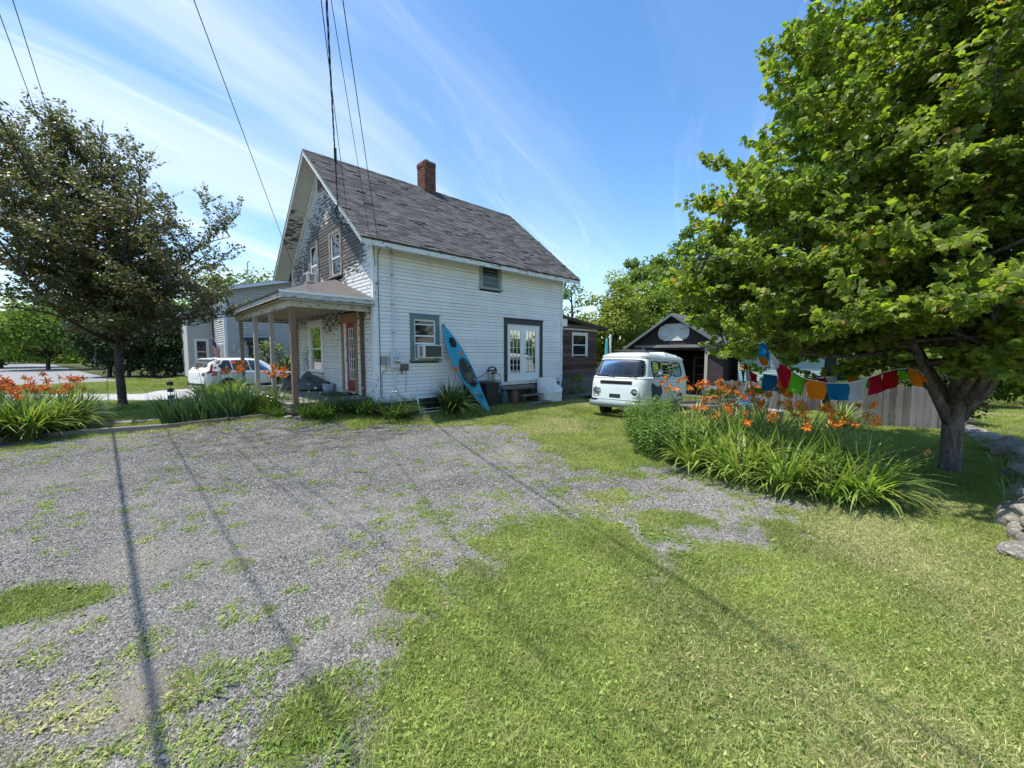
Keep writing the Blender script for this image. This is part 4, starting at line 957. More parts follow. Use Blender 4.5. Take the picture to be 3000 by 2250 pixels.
MB().hexa([(3.58, -.52, zb), (4.02, -.52, zb), (4.02, -.12, zb), (3.58, -.12, zb), (3.50, -.58, zb + .78), (4.10, -.58, zb + .78), (4.10, -.07, zb + .78), (3.50, -.07, zb + .78)]).build('body', simple('bin_black', (.028, .028, .032), .5, .1, 5, .05), tb, bev=.02)
box_obj('rim', simple('bin_rim', (.04, .04, .045), .5), tb, 3.47, 4.13, -.61, -.04, zb + .781, zb + .82, bev=.01)
tb = root('trash_bin', 'second black bin half hidden by the kayak tip', 'bin')
MB().hexa([(3.02, -.40, zb), (3.38, -.40, zb), (3.38, -.06, zb), (3.02, -.06, zb), (2.96, -.44, zb + .72), (3.44, -.44, zb + .72), (3.44, -.04, zb + .72), (2.96, -.04, zb + .72)]).build('body', simple('bin_black2', (.018, .018, .02), .5, .1, 5, .05), tb, bev=.02)
box_obj('rim', simple('bin_rim2', (.022, .022, .025), .5), tb, 2.94, 3.46, -.46, -.03, zb + .721, zb + .755, bev=.01)
sh_ = root('plank_shelf', 'grey plank ledge over the bins under the hose', 'shelf'); box_obj('board', M['grey_wood_x'], sh_, 3.2, 4.30, -.36, -.06, .985, 1.01); box_obj('bracket', M['dark_wood'], sh_, 3.5, 3.54, -.3, -.025, .85, .984)
hp = root('hose_stand', 'two short grey posts carrying a coiled garden hose', 'hose stand')
box_obj('post', M['grey_post'], hp, 3.84, 3.92, -.34, -.26, 1.011, 1.33, bev=.004); box_obj('post', M['grey_post'], hp, 4.12, 4.21, -.20, -.12, 1.011, 1.36, bev=.004)
box_obj('crossbar', M['dark_wood'], hp, 3.84, 4.22, -.27, -.19, 1.331, 1.37)
hz = empty('garden_hose', (HC[0], HC[1], 0), RZ, 'dark garden hose looped over the grey posts beside the french doors', 'hose')
rh = random.Random(2); pts = [(3.0, -.10, 1.10), (3.25, -.16, 1.09), (3.5, -.22, 1.14), (3.75, -.26, 1.27), (3.9, -.28, 1.38)]
for k in range(60):
    a = k * .42; pts.append((4.05 + .17 * math.cos(a) + rh.uniform(-.02, .02), -.24 + .05 * math.sin(a * .31), 1.36 + .12 * math.sin(a) + rh.uniform(-.02, .02)))
pts += [(4.30, -.34, 1.2), (4.33, -.38, .9), (4.28, -.42, .6), (4.2, -.62, .42)]
MB().tube(pts, .011, 6).build('hose', simple('hose_dark', (.03, .04, .035), .45), hz, smooth=True)
wf = root('old_window_frame', 'old white window sash lying against the foundation beside the lily', 'window frame')
zf = .20
for (x0, x1, z0, z1) in ((1.12, 1.16, 0, .46), (1.86, 1.90, 0, .46), (1.161, 1.859, .42, .46), (1.161, 1.859, 0, .04), (1.161, 1.859, .10, .12)):
    MB().hexa([(x0, -.40 + z0 * .3, zf + z0), (x1, -.40 + z0 * .3, zf + z0), (x1, -.37 + z0 * .3, zf + z0), (x0, -.37 + z0 * .3, zf + z0), (x0, -.40 + z1 * .3, zf + z1), (x1, -.40 + z1 * .3, zf + z1), (x1, -.37 + z1 * .3, zf + z1), (x0, -.37 + z1 * .3, zf + z1)]).build('frame_bar', M['clean_white'], wf)
MB().hexa([(1.161, -.385, zf + .04), (1.859, -.385, zf + .04), (1.859, -.38, zf + .04), (1.161, -.38, zf + .04), (1.161, -.27, zf + .42), (1.859, -.27, zf + .42), (1.859, -.265, zf + .42), (1.161, -.265, zf + .42)]).build('pane', M['pane'], wf)
# ---- kayak leaning on the wall
def kayak():
    m_d = simple('kayak_blue', (.012, .30, .46), .38, .1, 3, .02, spec=.5, dirt=((.10, .25, .30), .3)); m_h = simple('kayak_hull', (.33, .30, .27), .55, .15, 4, .05)
    A = Vector((*W(3.37, -.83), .0)); B = Vector((*W(2.10, -.10), 2.81)); ax = (B - A); Ln = ax.length; ax.normalize()
    nrm_ = Vector((-dL[0], -dL[1], .25)); nrm_ = (nrm_ - ax * nrm_.dot(ax)).normalized(); sd = ax.cross(nrm_).normalized()
    mw = Matrix((( sd.x, ax.x, nrm_.x, A.x), (sd.y, ax.y, nrm_.y, A.y), (sd.z, ax.z, nrm_.z, A.z), (0, 0, 0, 1)))
    r = empty('kayak'); r.matrix_world = mw; tag(r, 'turquoise sit-in kayak with grey hull leaning upright on the white wall', 'kayak')
    hw = lambda t: .305 * (math.sin(PI * min(1, max(0, t))) ** .78) * (1 - .12 * math.sin(2 * PI * t)) + .004
    sheer = lambda t: .10 * abs(2 * t - 1) ** 2.4
    dk = lambda t, u: sheer(t) + (.085 * (1 - u * u)) * math.sin(PI * t) ** .5
    def cockpit(t, u): return ((t - .47) / .155) ** 2 + (u * hw(t) / .225) ** 2
    nT, nU = 66, 15
    mb = MB(); idx = {}
    V = [];
    for i in range(nT):
        t = i / (nT - 1)
        for j in range(nU):
            u = -1 + 2 * j / (nU - 1); c = cockpit(t, u); zz = dk(t, u)
            if c < 1: zz -= .24 * (1 - c ** 2.5)
            elif c < 1.5: zz += .016 * math.sin((c - 1) / .5 * PI)
            V.append((u * hw(t), t * Ln, zz))
    mb.v = V; fdeck = []
    for i in range(nT - 1):
        for j in range(nU - 1): mb.f.append((i * nU + j, i * nU + j + 1, (i + 1) * nU + j + 1, (i + 1) * nU + j))
    o_ = mb.build('deck', [m_d, simple('cockpit_shade', (.10, .095, .09), .7)], r, smooth=True)  # second colour paints the shade inside the cockpit dark
    o_.data.polygons.foreach_set('material_index', [1 if cockpit((i + .5) / (nT - 1), -1 + 2 * (j + .5) / (nU - 1)) < .92 else 0 for i in range(nT - 1) for j in range(nU - 1)])
    h = MB(); nV = 11
    h.grid(lambda i, j: (math.cos(PI * j / (nV - 1)) * hw(i / (nT - 1)) * 1.0, i / (nT - 1) * Ln, sheer(i / (nT - 1)) - (.19 * math.sin(PI * min(1, max(0, i / (nT - 1)))) ** .6 + sheer(i / (nT - 1)) * .8) * math.sin(PI * j / (nV - 1)) ** .8), nT, nV)
    h.build('hull', m_h, r, smooth=True)
    ell = lambda cx, cy, ra, rb_, zz, n=36: [(cx + ra * math.cos(2 * PI * k / n), cy + rb_ * math.sin(2 * PI * k / n), zz(cx + ra * math.cos(2 * PI * k / n), cy + rb_ * math.sin(2 * PI * k / n))) for k in range(n + 1)]
    zd = lambda x, y: dk(y / Ln, x / max(hw(y / Ln), .01)) + .018
    MB().tube(ell(0, .47 * Ln, .225, .155 * Ln, zd), .013, 6).build('coaming', simple('coaming', (.015, .10, .15), .4), r, smooth=True)
    for (cy, ra, rb_) in ((.80 * Ln, .10, .16),):
        mh = MB(); ring = ell(0, cy, ra, rb_, lambda x, y: zd(x, y) + .004, 20)[:-1]; mh.add([(0, cy, zd(0, cy) + .012)] + ring, [(0, k + 1, (k + 1) % 20 + 1) for k in range(20)]); mh.build('hatch', M['rubber'], r, smooth=True)
        MB().tube(ell(0, cy, ra + .004, rb_ + .004, zd, 20), .010, 6).build('hatch_rim', M['rubber'], r)
    # seat, tangled cord, bungees, handles
    MB().box(-.16, .16, .36 * Ln, .47 * Ln, -.07, -.03).build('seat', simple('seat_tan', (.10, .09, .085), .7), r, bev=.02)
    MB().hexa([(-.15, .36 * Ln - .02, -.05), (.15, .36 * Ln - .02, -.05), (.15, .36 * Ln, -.05), (-.15, .36 * Ln, -.05), (-.14, .33 * Ln - .02, .10), (.14, .33 * Ln - .02, .10), (.14, .33 * Ln + .01, .10), (-.14, .33 * Ln + .01, .10)]).build('seat_back', M['rubber'], r, bev=.01)
    rk = random.Random(5); MB().tube([(rk.uniform(-.13, .13), Ln * (.36 + .12 * rk.random()), -.01 + .05 * rk.random()) for _ in range(22)], .005, 5).build('cord', simple('cord_yellow', (.32, .27, .10), .7), r)
    for (y0, y1) in ((.14, .22), (.22, .14)): MB().tube([(-.14, y0 * Ln, zd(-.14, y0 * Ln)), (0, .18 * Ln, zd(0, .18 * Ln) + .006), (.14, y1 * Ln, zd(.14, y1 * Ln))], .006, 5).build('bungee', M['rubber'], r)
    hm = MB(); ring = ell(0, .22 * Ln, .08, .10, lambda x, y: zd(x, y) - .006, 16)[:-1]; hm.add([(0, .22 * Ln, zd(0, .22 * Ln) - .003)] + ring, [(0, k + 1, (k + 1) % 16 + 1) for k in range(16)]); hm.build('deck_recess', simple('kayak_teal', (.015, .17, .20), .5), r)
    MB().tube([(-.02, .02 * Ln, sheer(.02) + .01), (0, -.012, .12), (.02, .02 * Ln, sheer(.02) + .01)], .01, 5).build('grab_handle', M['rubber'], r); MB().tube([(-.02, .975 * Ln, sheer(.975) + .01), (0, .995 * Ln, .15), (.02, .975 * Ln, sheer(.975) + .01)], .01, 5).build('grab_handle', M['rubber'], r)
kayak()
# ---- things on the porch
M['bean'] = simple('bean', (.11, .115, .125), .9, .2, 5, .25)
def beanbag(label, a, b, s, rz, seed):
    r = empty('bean_bag', (*W(a, b), .70), RZ + rz, label, 'bean bag', 'grey bean bags on the porch')
    g = np.random.default_rng(seed); nu, nv = 26, 36; ph = g.uniform(0, 6, 6)
    def P(i, j):
        t = i / (nu - 1); an = 2 * PI * j / nv
        rr_ = (1 - max(0, t) ** 4.5) ** .5 * (1.0 - .22 * t)
        zz = .50 * s * t ** .8 * (1 + .28 * math.cos(an) * t) + .03 * math.sin(an * 3 + ph[3]) * t; fold = 1 + .045 * math.sin(an * 7 + ph[0] + 3 * t) * t + .04 * math.sin(an * 3 + ph[1]) + .03 * math.sin(an * 11 + ph[2] + 7 * t) * t
        if t < .06: rr_ = .90 * t / .06
        return (.46 * s * rr_ * fold * math.cos(an) + .16 * s * t * t, .46 * s * rr_ * fold * math.sin(an), max(0.002, zz - .02))
    MB().grid(P, nu, nv, True).build('cover', M['bean'], r, smooth=True)
    MB().tube([(.30 * s, 0, .56 * s), (.22 * s, .02, .64 * s), (.14 * s, 0, .585 * s)], .010, 6).build('handle', M['bean'], r)
beanbag('slouching charcoal bean bag behind the front porch post', -.75, 4.65, .92, 2.4, 1)
beanbag('charcoal bean bag under the porch window beside the planter', -.46, 3.78, 1.0, 1.7, 2)
pl = empty('planter', (*W(-.22, 3.02), .70), RZ, 'pale round planter with red-leaved flowers on the porch', 'planter')
MB().lathe([(.13, 0), (.16, .02), (.175, .22), (.185, .25), (.165, .25), (.15, .22), (.0, .215)], 22, cap=False).build('pot', simple('pot', (.42, .45, .50), .5, .12, 5, .05), pl, smooth=True)
v, f, a = leafblade(60, .06, .17, .035, (.4, 1.4), 31, 0, 0, .3); v[:, 2] += .23
link('foliage', mesh_np('planter_leaves', v, f, leafmat('planter_leaf', (.04, .07, .02), (.10, .13, .04), extra=((.16, .03, .03), .6)), False, {'rnd': a}), pl)
dm = root('door_mat', 'flat black door mat on the porch deck before the red door', 'doormat'); box_obj('mat', M['rubber'], dm, -.80, -.12, 1.2, 2.35, .703, .716)
# ================================================================== wires
def lerp(a, b, t): return tuple(a[i] + (b[i] - a[i]) * t for i in range(3))
def wire(label, a, b, r, sag, extra=None, name='power_line', strands=0):
    pts = [lerp(a, b, t) for t in np.linspace(0, 1, 28)]
    pts = [(p[0], p[1], p[2] - sag * 4 * t * (1 - t)) for p, t in zip(pts, np.linspace(0, 1, 28))]
    if strands:
        mb = MB(); pp = [lerp(a, b, t) for t in np.linspace(0, 1, 160)]
        for k in range(3):
            rad = r * .42; mb.tube([(p[0] + r * .75 * math.cos(i * .55 + k * 2.094), p[1], p[2] - sag * 4 * (i / 159) * (1 - i / 159) + r * .75 * math.sin(i * .55 + k * 2.094)) for i, p in enumerate(pp)], rad, 5)
        o = mb.build(name, M['cable'])
    else: o = MB().tube(pts, r, 6).build(name, M['cable'])
    tag(o, label, 'cable', 'overhead wires')
    if extra:
        for e in extra: MB().tube(e, r * .9, 6).build('tail', M['cable'], o)
    return o
POLE = (2.9, -6.4)
A1 = (*W(-.58, .78), 6.0)
def L3(a, b, z): return (*W(a, b), z)
wire('thick twisted service drop ending on the gable rake board', A1, (2.34, -6.  ,  10.0), .0145, 1.01, [[A1, L3(-.50, 1.1, 5.72), L3(-.2, .9, 5.35), L3(-.05, .55, 5.45)], [A1, L3(-.60, .95, 5.8), L3(-.45, .75, 5.5), L3(-.12, .42, 5.3), L3(-.04, .2, 5.15)]], strands=3)
wire('thin wire left of the twisted drop meeting the rake board low down', (*W(-.60, .10), 5.46), (1.61, -6.  ,  8.28), .006, .03)
wire('thin wire landing at the house corner under the eave', (*W(-.06, -.03), 4.95), (0.73, -6.  ,  9.89), .005, .03)
wire('rightmost overhead wire, reaching the top of the cable on the corner board', (*W(.15, -.07), 4.84), (0.67, -6.  , 10.76), .007, .03)
wire('single wire slanting alone to the left slope of the gable', (*W(-.02, 6.85), 5.2), (0.12, -6.  ,  9.96), .008, .06)
def street_wire(label, off, h, r, b0=-8, b1=75, sag=.5, sl=0.0):
    p = lambda b: ((off + sl * (b - 12)) * dR[0] + b * dL[0], (off + sl * (b - 12)) * dR[1] + b * dL[1])
    pts = []
    for b in np.linspace(b0, b1, 40): pts.append((*p(b), 1.95 + h - sag * (1 - ((b - 33) / 41) ** 2)))
    o = MB().tube(pts, r, 6).build('power_line', M['cable']); tag(o, label, 'cable', 'overhead wires')
street_wire('black telephone cable dropping steeply into the dark tree at the left edge', -1.62, 5.2, .012)
street_wire('grey street wire, second from the left edge above the dark tree', -1.55, 7.55, .009)
street_wire('grey street wire coming down onto the top of the dark tree', -1.28, 7.55, .009)
street_wire('heavy cable bundle running behind the dark crabapple crown', -2.24, 4.4, .024, sl=-.026)

# ================================================================== neighbour's house
NB = W(-.42, 20.0); nb = empty('neighbour_house', (*NB, 0), RZ, 'tan clapboard neighbour house with number 28 and dark canopy over its side door', 'house')
M['nb_clap'] = simple('nb_clap', (.47, .46, .43), .65, .06, 2, .05); M['nb_trim'] = simple('nb_trim', (.66, .67, .68), .5, .08, 3, .05); M['nb_door'] = simple('nb_door', (.03, .055, .065), .5); M['nb_roof'] = simple('nb_roof', (.30, .32, .34), .6, .1, 2, .1)
NL, NWd = 9.5, 8.5
def nroof(a): return 5.95 + .25 * a
MB().prism([(.08, .3), (NL, .3), (NL, nroof(NL) - .05), (.08, nroof(.08) - .05)], 'y', .08, NWd).build('wall_core', M['room'], nb)
nh = [(1.20, 2.32, .3, 2.66), (5.2, 6.1, 1.0, 2.3)]
box_obj('foundation', M['stone_found'], nb, .05, NL - .05, .05, NWd, -.2, .31)
z = .3; rb = random.Random(12)
while z < 7:
    ex = .14
    x0 = 0 if z < 5.85 else (z - 5.85) / .25
    for (s, e) in cuts(z, z + ex, max(.1, x0), NL, nh): clap('x', -1, s, e, z, ex, .08, 0, .040, .016).build('clapboard', M['nb_clap'], nb)
    if z < 5.8:
        for (s, e) in cuts(z, z + ex, .1, NWd, [(.35, 2.35, .3, 2.62), (.9, 1.8, 4.0, 5.2)]): clap('y', -1, s, e, z, ex, .08, 0, .040, .016).build('clapboard', M['nb_clap'], nb)
    z += ex
box_obj('corner_board', M['nb_trim'], nb, -.035, .12, -.037, .075, .3, 5.85); box_obj('corner_board', M['nb_trim'], nb, -.037, .07, .0755, .16, .3, 5.8)
MB().prism([(-.6, nroof(-.6)), (NL + .4, nroof(NL + .4)), (NL + .4, nroof(NL + .4) + .06), (-.6, nroof(-.6) + .06)], 'y', -.45, NWd + .3).build('roof', M['nb_roof'], nb)
MB().prism([(-.6, nroof(-.6) - .18), (NL + .4, nroof(NL + .4) - .18), (NL + .4, nroof(NL + .4) - .002), (-.6, nroof(-.6) - .002)], 'y', -.475, -.452).build('rake_board', M['nb_trim'], nb)
dfr = MB().box(1.20, 1.32, -.04, .075, .5, 2.66); dfr.box(2.20, 2.32, -.04, .075, .5, 2.66); dfr.box(1.32, 2.20, -.04, .075, 2.54, 2.66); dfr = dfr.build('door_frame', M['nb_door'], nb)
nd = glazed_door('door', M['nb_door'], M['pane_mirror'], dfr, 1.322, 2.198, .52, 2.538, 1.48, 2.04, 1.35, 2.38, 3, 3, 's', .02)
cn = MB().box(.92, 2.62, -.62, -.03, 2.82, 2.90); cn.prism([(.98, 2.74), (2.56, 2.74), (2.62, 2.819), (.92, 2.819)], 'y', -.60, -.03); cn.build('canopy', M['nb_door'], nb)
for xx in (1.1, 2.4): MB().hexa([(xx, -.10, 2.45), (xx + .06, -.10, 2.45), (xx + .06, -.03, 2.45), (xx, -.03, 2.45), (xx, -.5, 2.74), (xx + .06, -.5, 2.74), (xx + .06, -.42, 2.74), (xx, -.42, 2.74)]).build('bracket', M['nb_door'], nb)
def text(s, loc, size, m, par, rot=(PI / 2, 0, 0), name='house_number', ext=.01):
    cu = bpy.data.curves.new(name, 'FONT'); cu.body = s; cu.size = size; cu.extrude = ext; cu.materials.append(m); cu.align_x = 'CENTER'
    t_ = bpy.data.objects.new(name, cu); col.objects.link(t_); me = bpy.data.meshes.new_from_object(t_); bpy.data.objects.remove(t_)
    return link(name, me, par, loc, rot)
text('2', (.42, -.055, 2.14), .40, M['nb_trim'], nb); text('8', (.74, -.055, 1.96), .40, M['nb_trim'], nb)
# front (left) face: bay of narrow panes and upper window
gb_ = MB().box(-.05, .075, .35, 2.35, .45, .55); gb_.box(-.05, .075, .35, 2.35, 2.5, 2.62)
for k in range(7): gb_.box(-.05, .075, .35 + k * .32, .35 + k * .32 + .08, .55, 2.5)
gb_.box(-.045, .07, .43, 2.27, 1.2, 1.26); gb_ = gb_.build('window', M['nb_trim'], nb)
for k in range(6): box_obj('pane', M['pane'], gb_, .02, .03, .43 + k * .32, .67 + k * .32, .551, 2.499)
window('g', .9, 1.8, 4.0, 5.2, .1, M['nb_trim'], M['nb_trim'], M['pane'], par=nb)
# set-back front wing with its own window
wg = MB().box(-1.5, -.1, 4.2, 9, .3, 4.6).build('front_wing', M['nb_clap'], nb)
z = .3
while z < 4.5:
    for (s, e) in cuts(z, z + .14, -1.5, -.1, [(-1.15, -.35, 1.2, 2.9)]): clap('x', -1, s, e, z, .14, .03, 4.2 - .031, .04, .016).build('clapboard', M['nb_clap'], nb)
    z += .14
window('s', -1.15, -.35, 1.2, 2.9, .1, M['nb_trim'], M['nb_trim'], M['pane'], par=nb, off=4.12)
box_obj('wing_roof', M['nb_roof'], nb, -1.7, -.1, 3.9, 9.2, 4.6, 4.75)
window('s', 5.2, 6.1, 1.0, 2.3, .09, M['nb_trim'], M['nb_trim'], M['pane'], par=nb)
ant = empty('roof_mast', (*W(1.2, 21.2), 5.6), 0, 'thin grey mast standing on the neighbour roof', 'mast'); MB().tube([(0, 0, 0), (0, 0, 2.3), (.08, 0, 2.42), (.16, 0, 2.36)], .035, 8).build('pole', M['metal_grey'], ant)
# the flag on a pole at the corner
fl = empty('american_flag', (*W(-.75, 21.1), 0), RZ, 'small striped american flag hanging by the neighbour porch', 'flag')
MB().tube([(.35, .2, 1.9), (-.25, -.35, 2.95)], .018, 6).build('pole', M['nb_trim'], fl)
def flagmat():
    m, nt = newmat('flag_stripes'); t = NT(nt); v = t.n('ShaderNodeTexCoord').outputs['UV']
    s = t.n('ShaderNodeSeparateXYZ', {0: v}); st = t.math('GREATER_THAN', t.math('FRACT', t.math('MULTIPLY', s.outputs[0], 6.5)), .5)
    cc = t.mix(st, (.45, .03, .04), (.7, .68, .68)); ct = t.math('MULTIPLY', t.math('LESS_THAN', s.outputs[0], .54), t.math('GREATER_THAN', s.outputs[1], .6))
    cc = t.mix(ct, cc, (.03, .05, .2)); t.out(t.prin(color=cc, rough=.8)); return m
def cloth(name, m, par, P, nu=9, nv=9):
    mb = MB().grid(lambda i, j: P(i / (nu - 1), j / (nv - 1)), nu, nv); me = mb.mesh(name, m, True)
    uv = me.uv_layers.new(name='UVMap'); 
    for l in me.loops: q = l.vertex_index; uv.data[l.index].uv = ((q // nv) / (nu - 1), (q % nv) / (nv - 1))
    o = link(name, me, par); s = o.modifiers.new('solid', 'SOLIDIFY'); s.thickness = .002; return o
cloth('cloth', flagmat(), fl, lambda u, v: (-.24 + .42 * u, -.33 + .35 * u + .03 * math.sin(u * 9), 2.92 - .66 * u - (1 - v) * .95 + 0))

# ================================================================== white SUV
M['car_glass'] = glassmat('car_glass', (.012, .013, .014), .35)
def loftpatch(P, ul, vl, off, nu=8, nv=6, shape=None):
    """grid patch on a surface function P(u,v)->(pos,normal)"""
    mb = MB(); pts = []
    for i in range(nu):
        for j in range(nv):
            s, t = i / (nu - 1), j / (nv - 1)
            if shape: s, t = shape(s, t)
            p, n = P(ul[0] + (ul[1] - ul[0]) * s, vl[0] + (vl[1] - vl[0]) * t); pts.append(tuple(p + n * off))
    mb.v = pts
    mb.f = [(i * nv + j, i * nv + j + 1, (i + 1) * nv + j + 1, (i + 1) * nv + j) for i in range(nu - 1) for j in range(nv - 1)]
    return mb
def carpaint(name, c, dirt=.1, rough=.3):
    m, nt = newmat(name); t = NT(nt); v = t.n('ShaderNodeTexCoord').outputs['Object']
    d = t.ramp(t.noise(v, 2.2, 5, .6), .45, .8, 0, dirt); cc = t.mix(d, c, (.30, .30, .28)); t.out(t.prin(color=cc, rough=rough, spec=.5, coat=.5)); return m
def wheel(par, x, y, r, w, rimm, label=None, sgn=-1):
    wh = empty('wheel', (x, y, r)); wh.parent = par
    MB().lathe([(r * .60, -w / 2), (r * .93, -w / 2), (r, -w * .36), (r, w * .36), (r * .93, w / 2), (r * .60, w / 2)], 32, axis='y', cap=False).build('tyre', M['rubber'], wh, smooth=True)
    s = sgn
    MB().lathe([(r * .62, s * w * .42), (r * .60, s * w * .50), (r * .54, s * w * .40), (r * .30, s * w * .34), (r * .16, s * w * .46), (.001, s * w * .48)], 32, axis='y', cap=False).build('rim', rimm, wh, smooth=True)
    MB().lathe([(r * .62, -w * .3), (r * .62, w * .3)], 20, axis='y').build('hub', M['dark_metal'], wh)
    return wh
def catmull(tab, x):
    xs = [r[0] for r in tab]
    if x <= xs[0]: return list(tab[0][1:])
    if x >= xs[-1]: return list(tab[-1][1:])
    for i in range(len(xs) - 1):
        if xs[i] <= x <= xs[i + 1]: break
    t = (x - xs[i]) / (xs[i + 1] - xs[i])
    out = []
    for k in range(1, len(tab[0])):
        p1, p2 = tab[i][k], tab[i + 1][k]; p0 = tab[i - 1][k] if i > 0 else p1; p3 = tab[i + 2][k] if i + 2 < len(tab) else p2
        h1, h0, h2 = xs[i + 1] - xs[i], (xs[i] - xs[i - 1]) if i > 0 else 1, (xs[i + 2] - xs[i + 1]) if i + 2 < len(xs) else 1
        m1 = 0.0 if i == 0 else ((p2 - p1) / h1 + (p1 - p0) / h0) / 2 * h1; m2 = 0.0 if i + 2 >= len(xs) else ((p3 - p2) / h2 + (p2 - p1) / h1) / 2 * h1
        if (p2 - p1) * (p1 - p0) <= 0: m1 = 0
        if (p3 - p2) * (p2 - p1) <= 0: m2 = 0
        out.append((2 * t ** 3 - 3 * t ** 2 + 1) * p1 + (t ** 3 - 2 * t ** 2 + t) * m1 + (-2 * t ** 3 + 3 * t ** 2) * p2 + (t ** 3 - t ** 2) * m2)
    return out
#      x      zbot  zmid  belt  top   hwl   hwb   hwt     (x=0 rear bumper, forward = +x)
SUV = [(0.00, .48, .70, .98, 1.00, .70, .66, .60), (.06, .36, .70, 1.02, 1.06, .84, .80, .74), (.14, .32, .70, 1.06, 1.22, .89, .85, .74), (.34, .30, .70, 1.08, 1.50, .915, .88, .66), (.55, .30, .70, 1.07, 1.655, .925, .89, .62),
       (1.2, .27, .68, 1.03, 1.69, .93, .90, .62), (2.2, .27, .66, .99, 1.68, .93, .90, .61), (2.75, .27, .66, .97, 1.60, .925, .89, .60), (3.2, .28, .66, .96, 1.33, .92, .88, .66), (3.55, .28, .66, .95, 1.09, .92, .87, .74), (4.1, .30, .66, .90, .99, .90, .84, .74), (4.42, .34, .62, .80, .86, .84, .76, .64), (4.58, .40, .58, .68, .72, .66, .60, .5)]
def suv_sec(x, v):
    zb, zm, zbt, zt, hl, hb, ht = catmull(SUV, x)
    pts = [(hl * .93, zb), (hl * .985, zb + .16), (hl, zm), (hl * .99, (zm + zbt) / 2), (hb, zbt), (hb * .985, zbt + .02), ((hb + ht) / 2, (zbt + zt) / 2 - .01), (ht + .02, zt - .09), (ht - .07, zt - .025), (ht * .5, zt + .005), (0, zt + .015)]
    v = max(0, min(1, v)) * (len(pts) - 1); i = min(int(v), len(pts) - 2); f = v - i
    return pts[i][0] + (pts[i + 1][0] - pts[i][0]) * f, pts[i][1] + (pts[i + 1][1] - pts[i][1]) * f
def suvP(sy):
    def P(x, v):
        y, z = suv_sec(x, v); p = Vector((x, sy * y, z))
        y1, z1 = suv_sec(x + .02, v); y2, z2 = suv_sec(x, v + .01); y3, z3 = suv_sec(x, v - .01)
        n = Vector((.02, sy * (y1 - y), z1 - z)).cross(Vector((0, sy * (y2 - y3), z2 - z3)))
        n = n.normalized() if n.length > 1e-9 else Vector((0, sy, 0))
        if n.y * sy < -.01 or (abs(n.y) < .3 and n.z < 0 and v > .5): n = -n
        return p, n
    return P
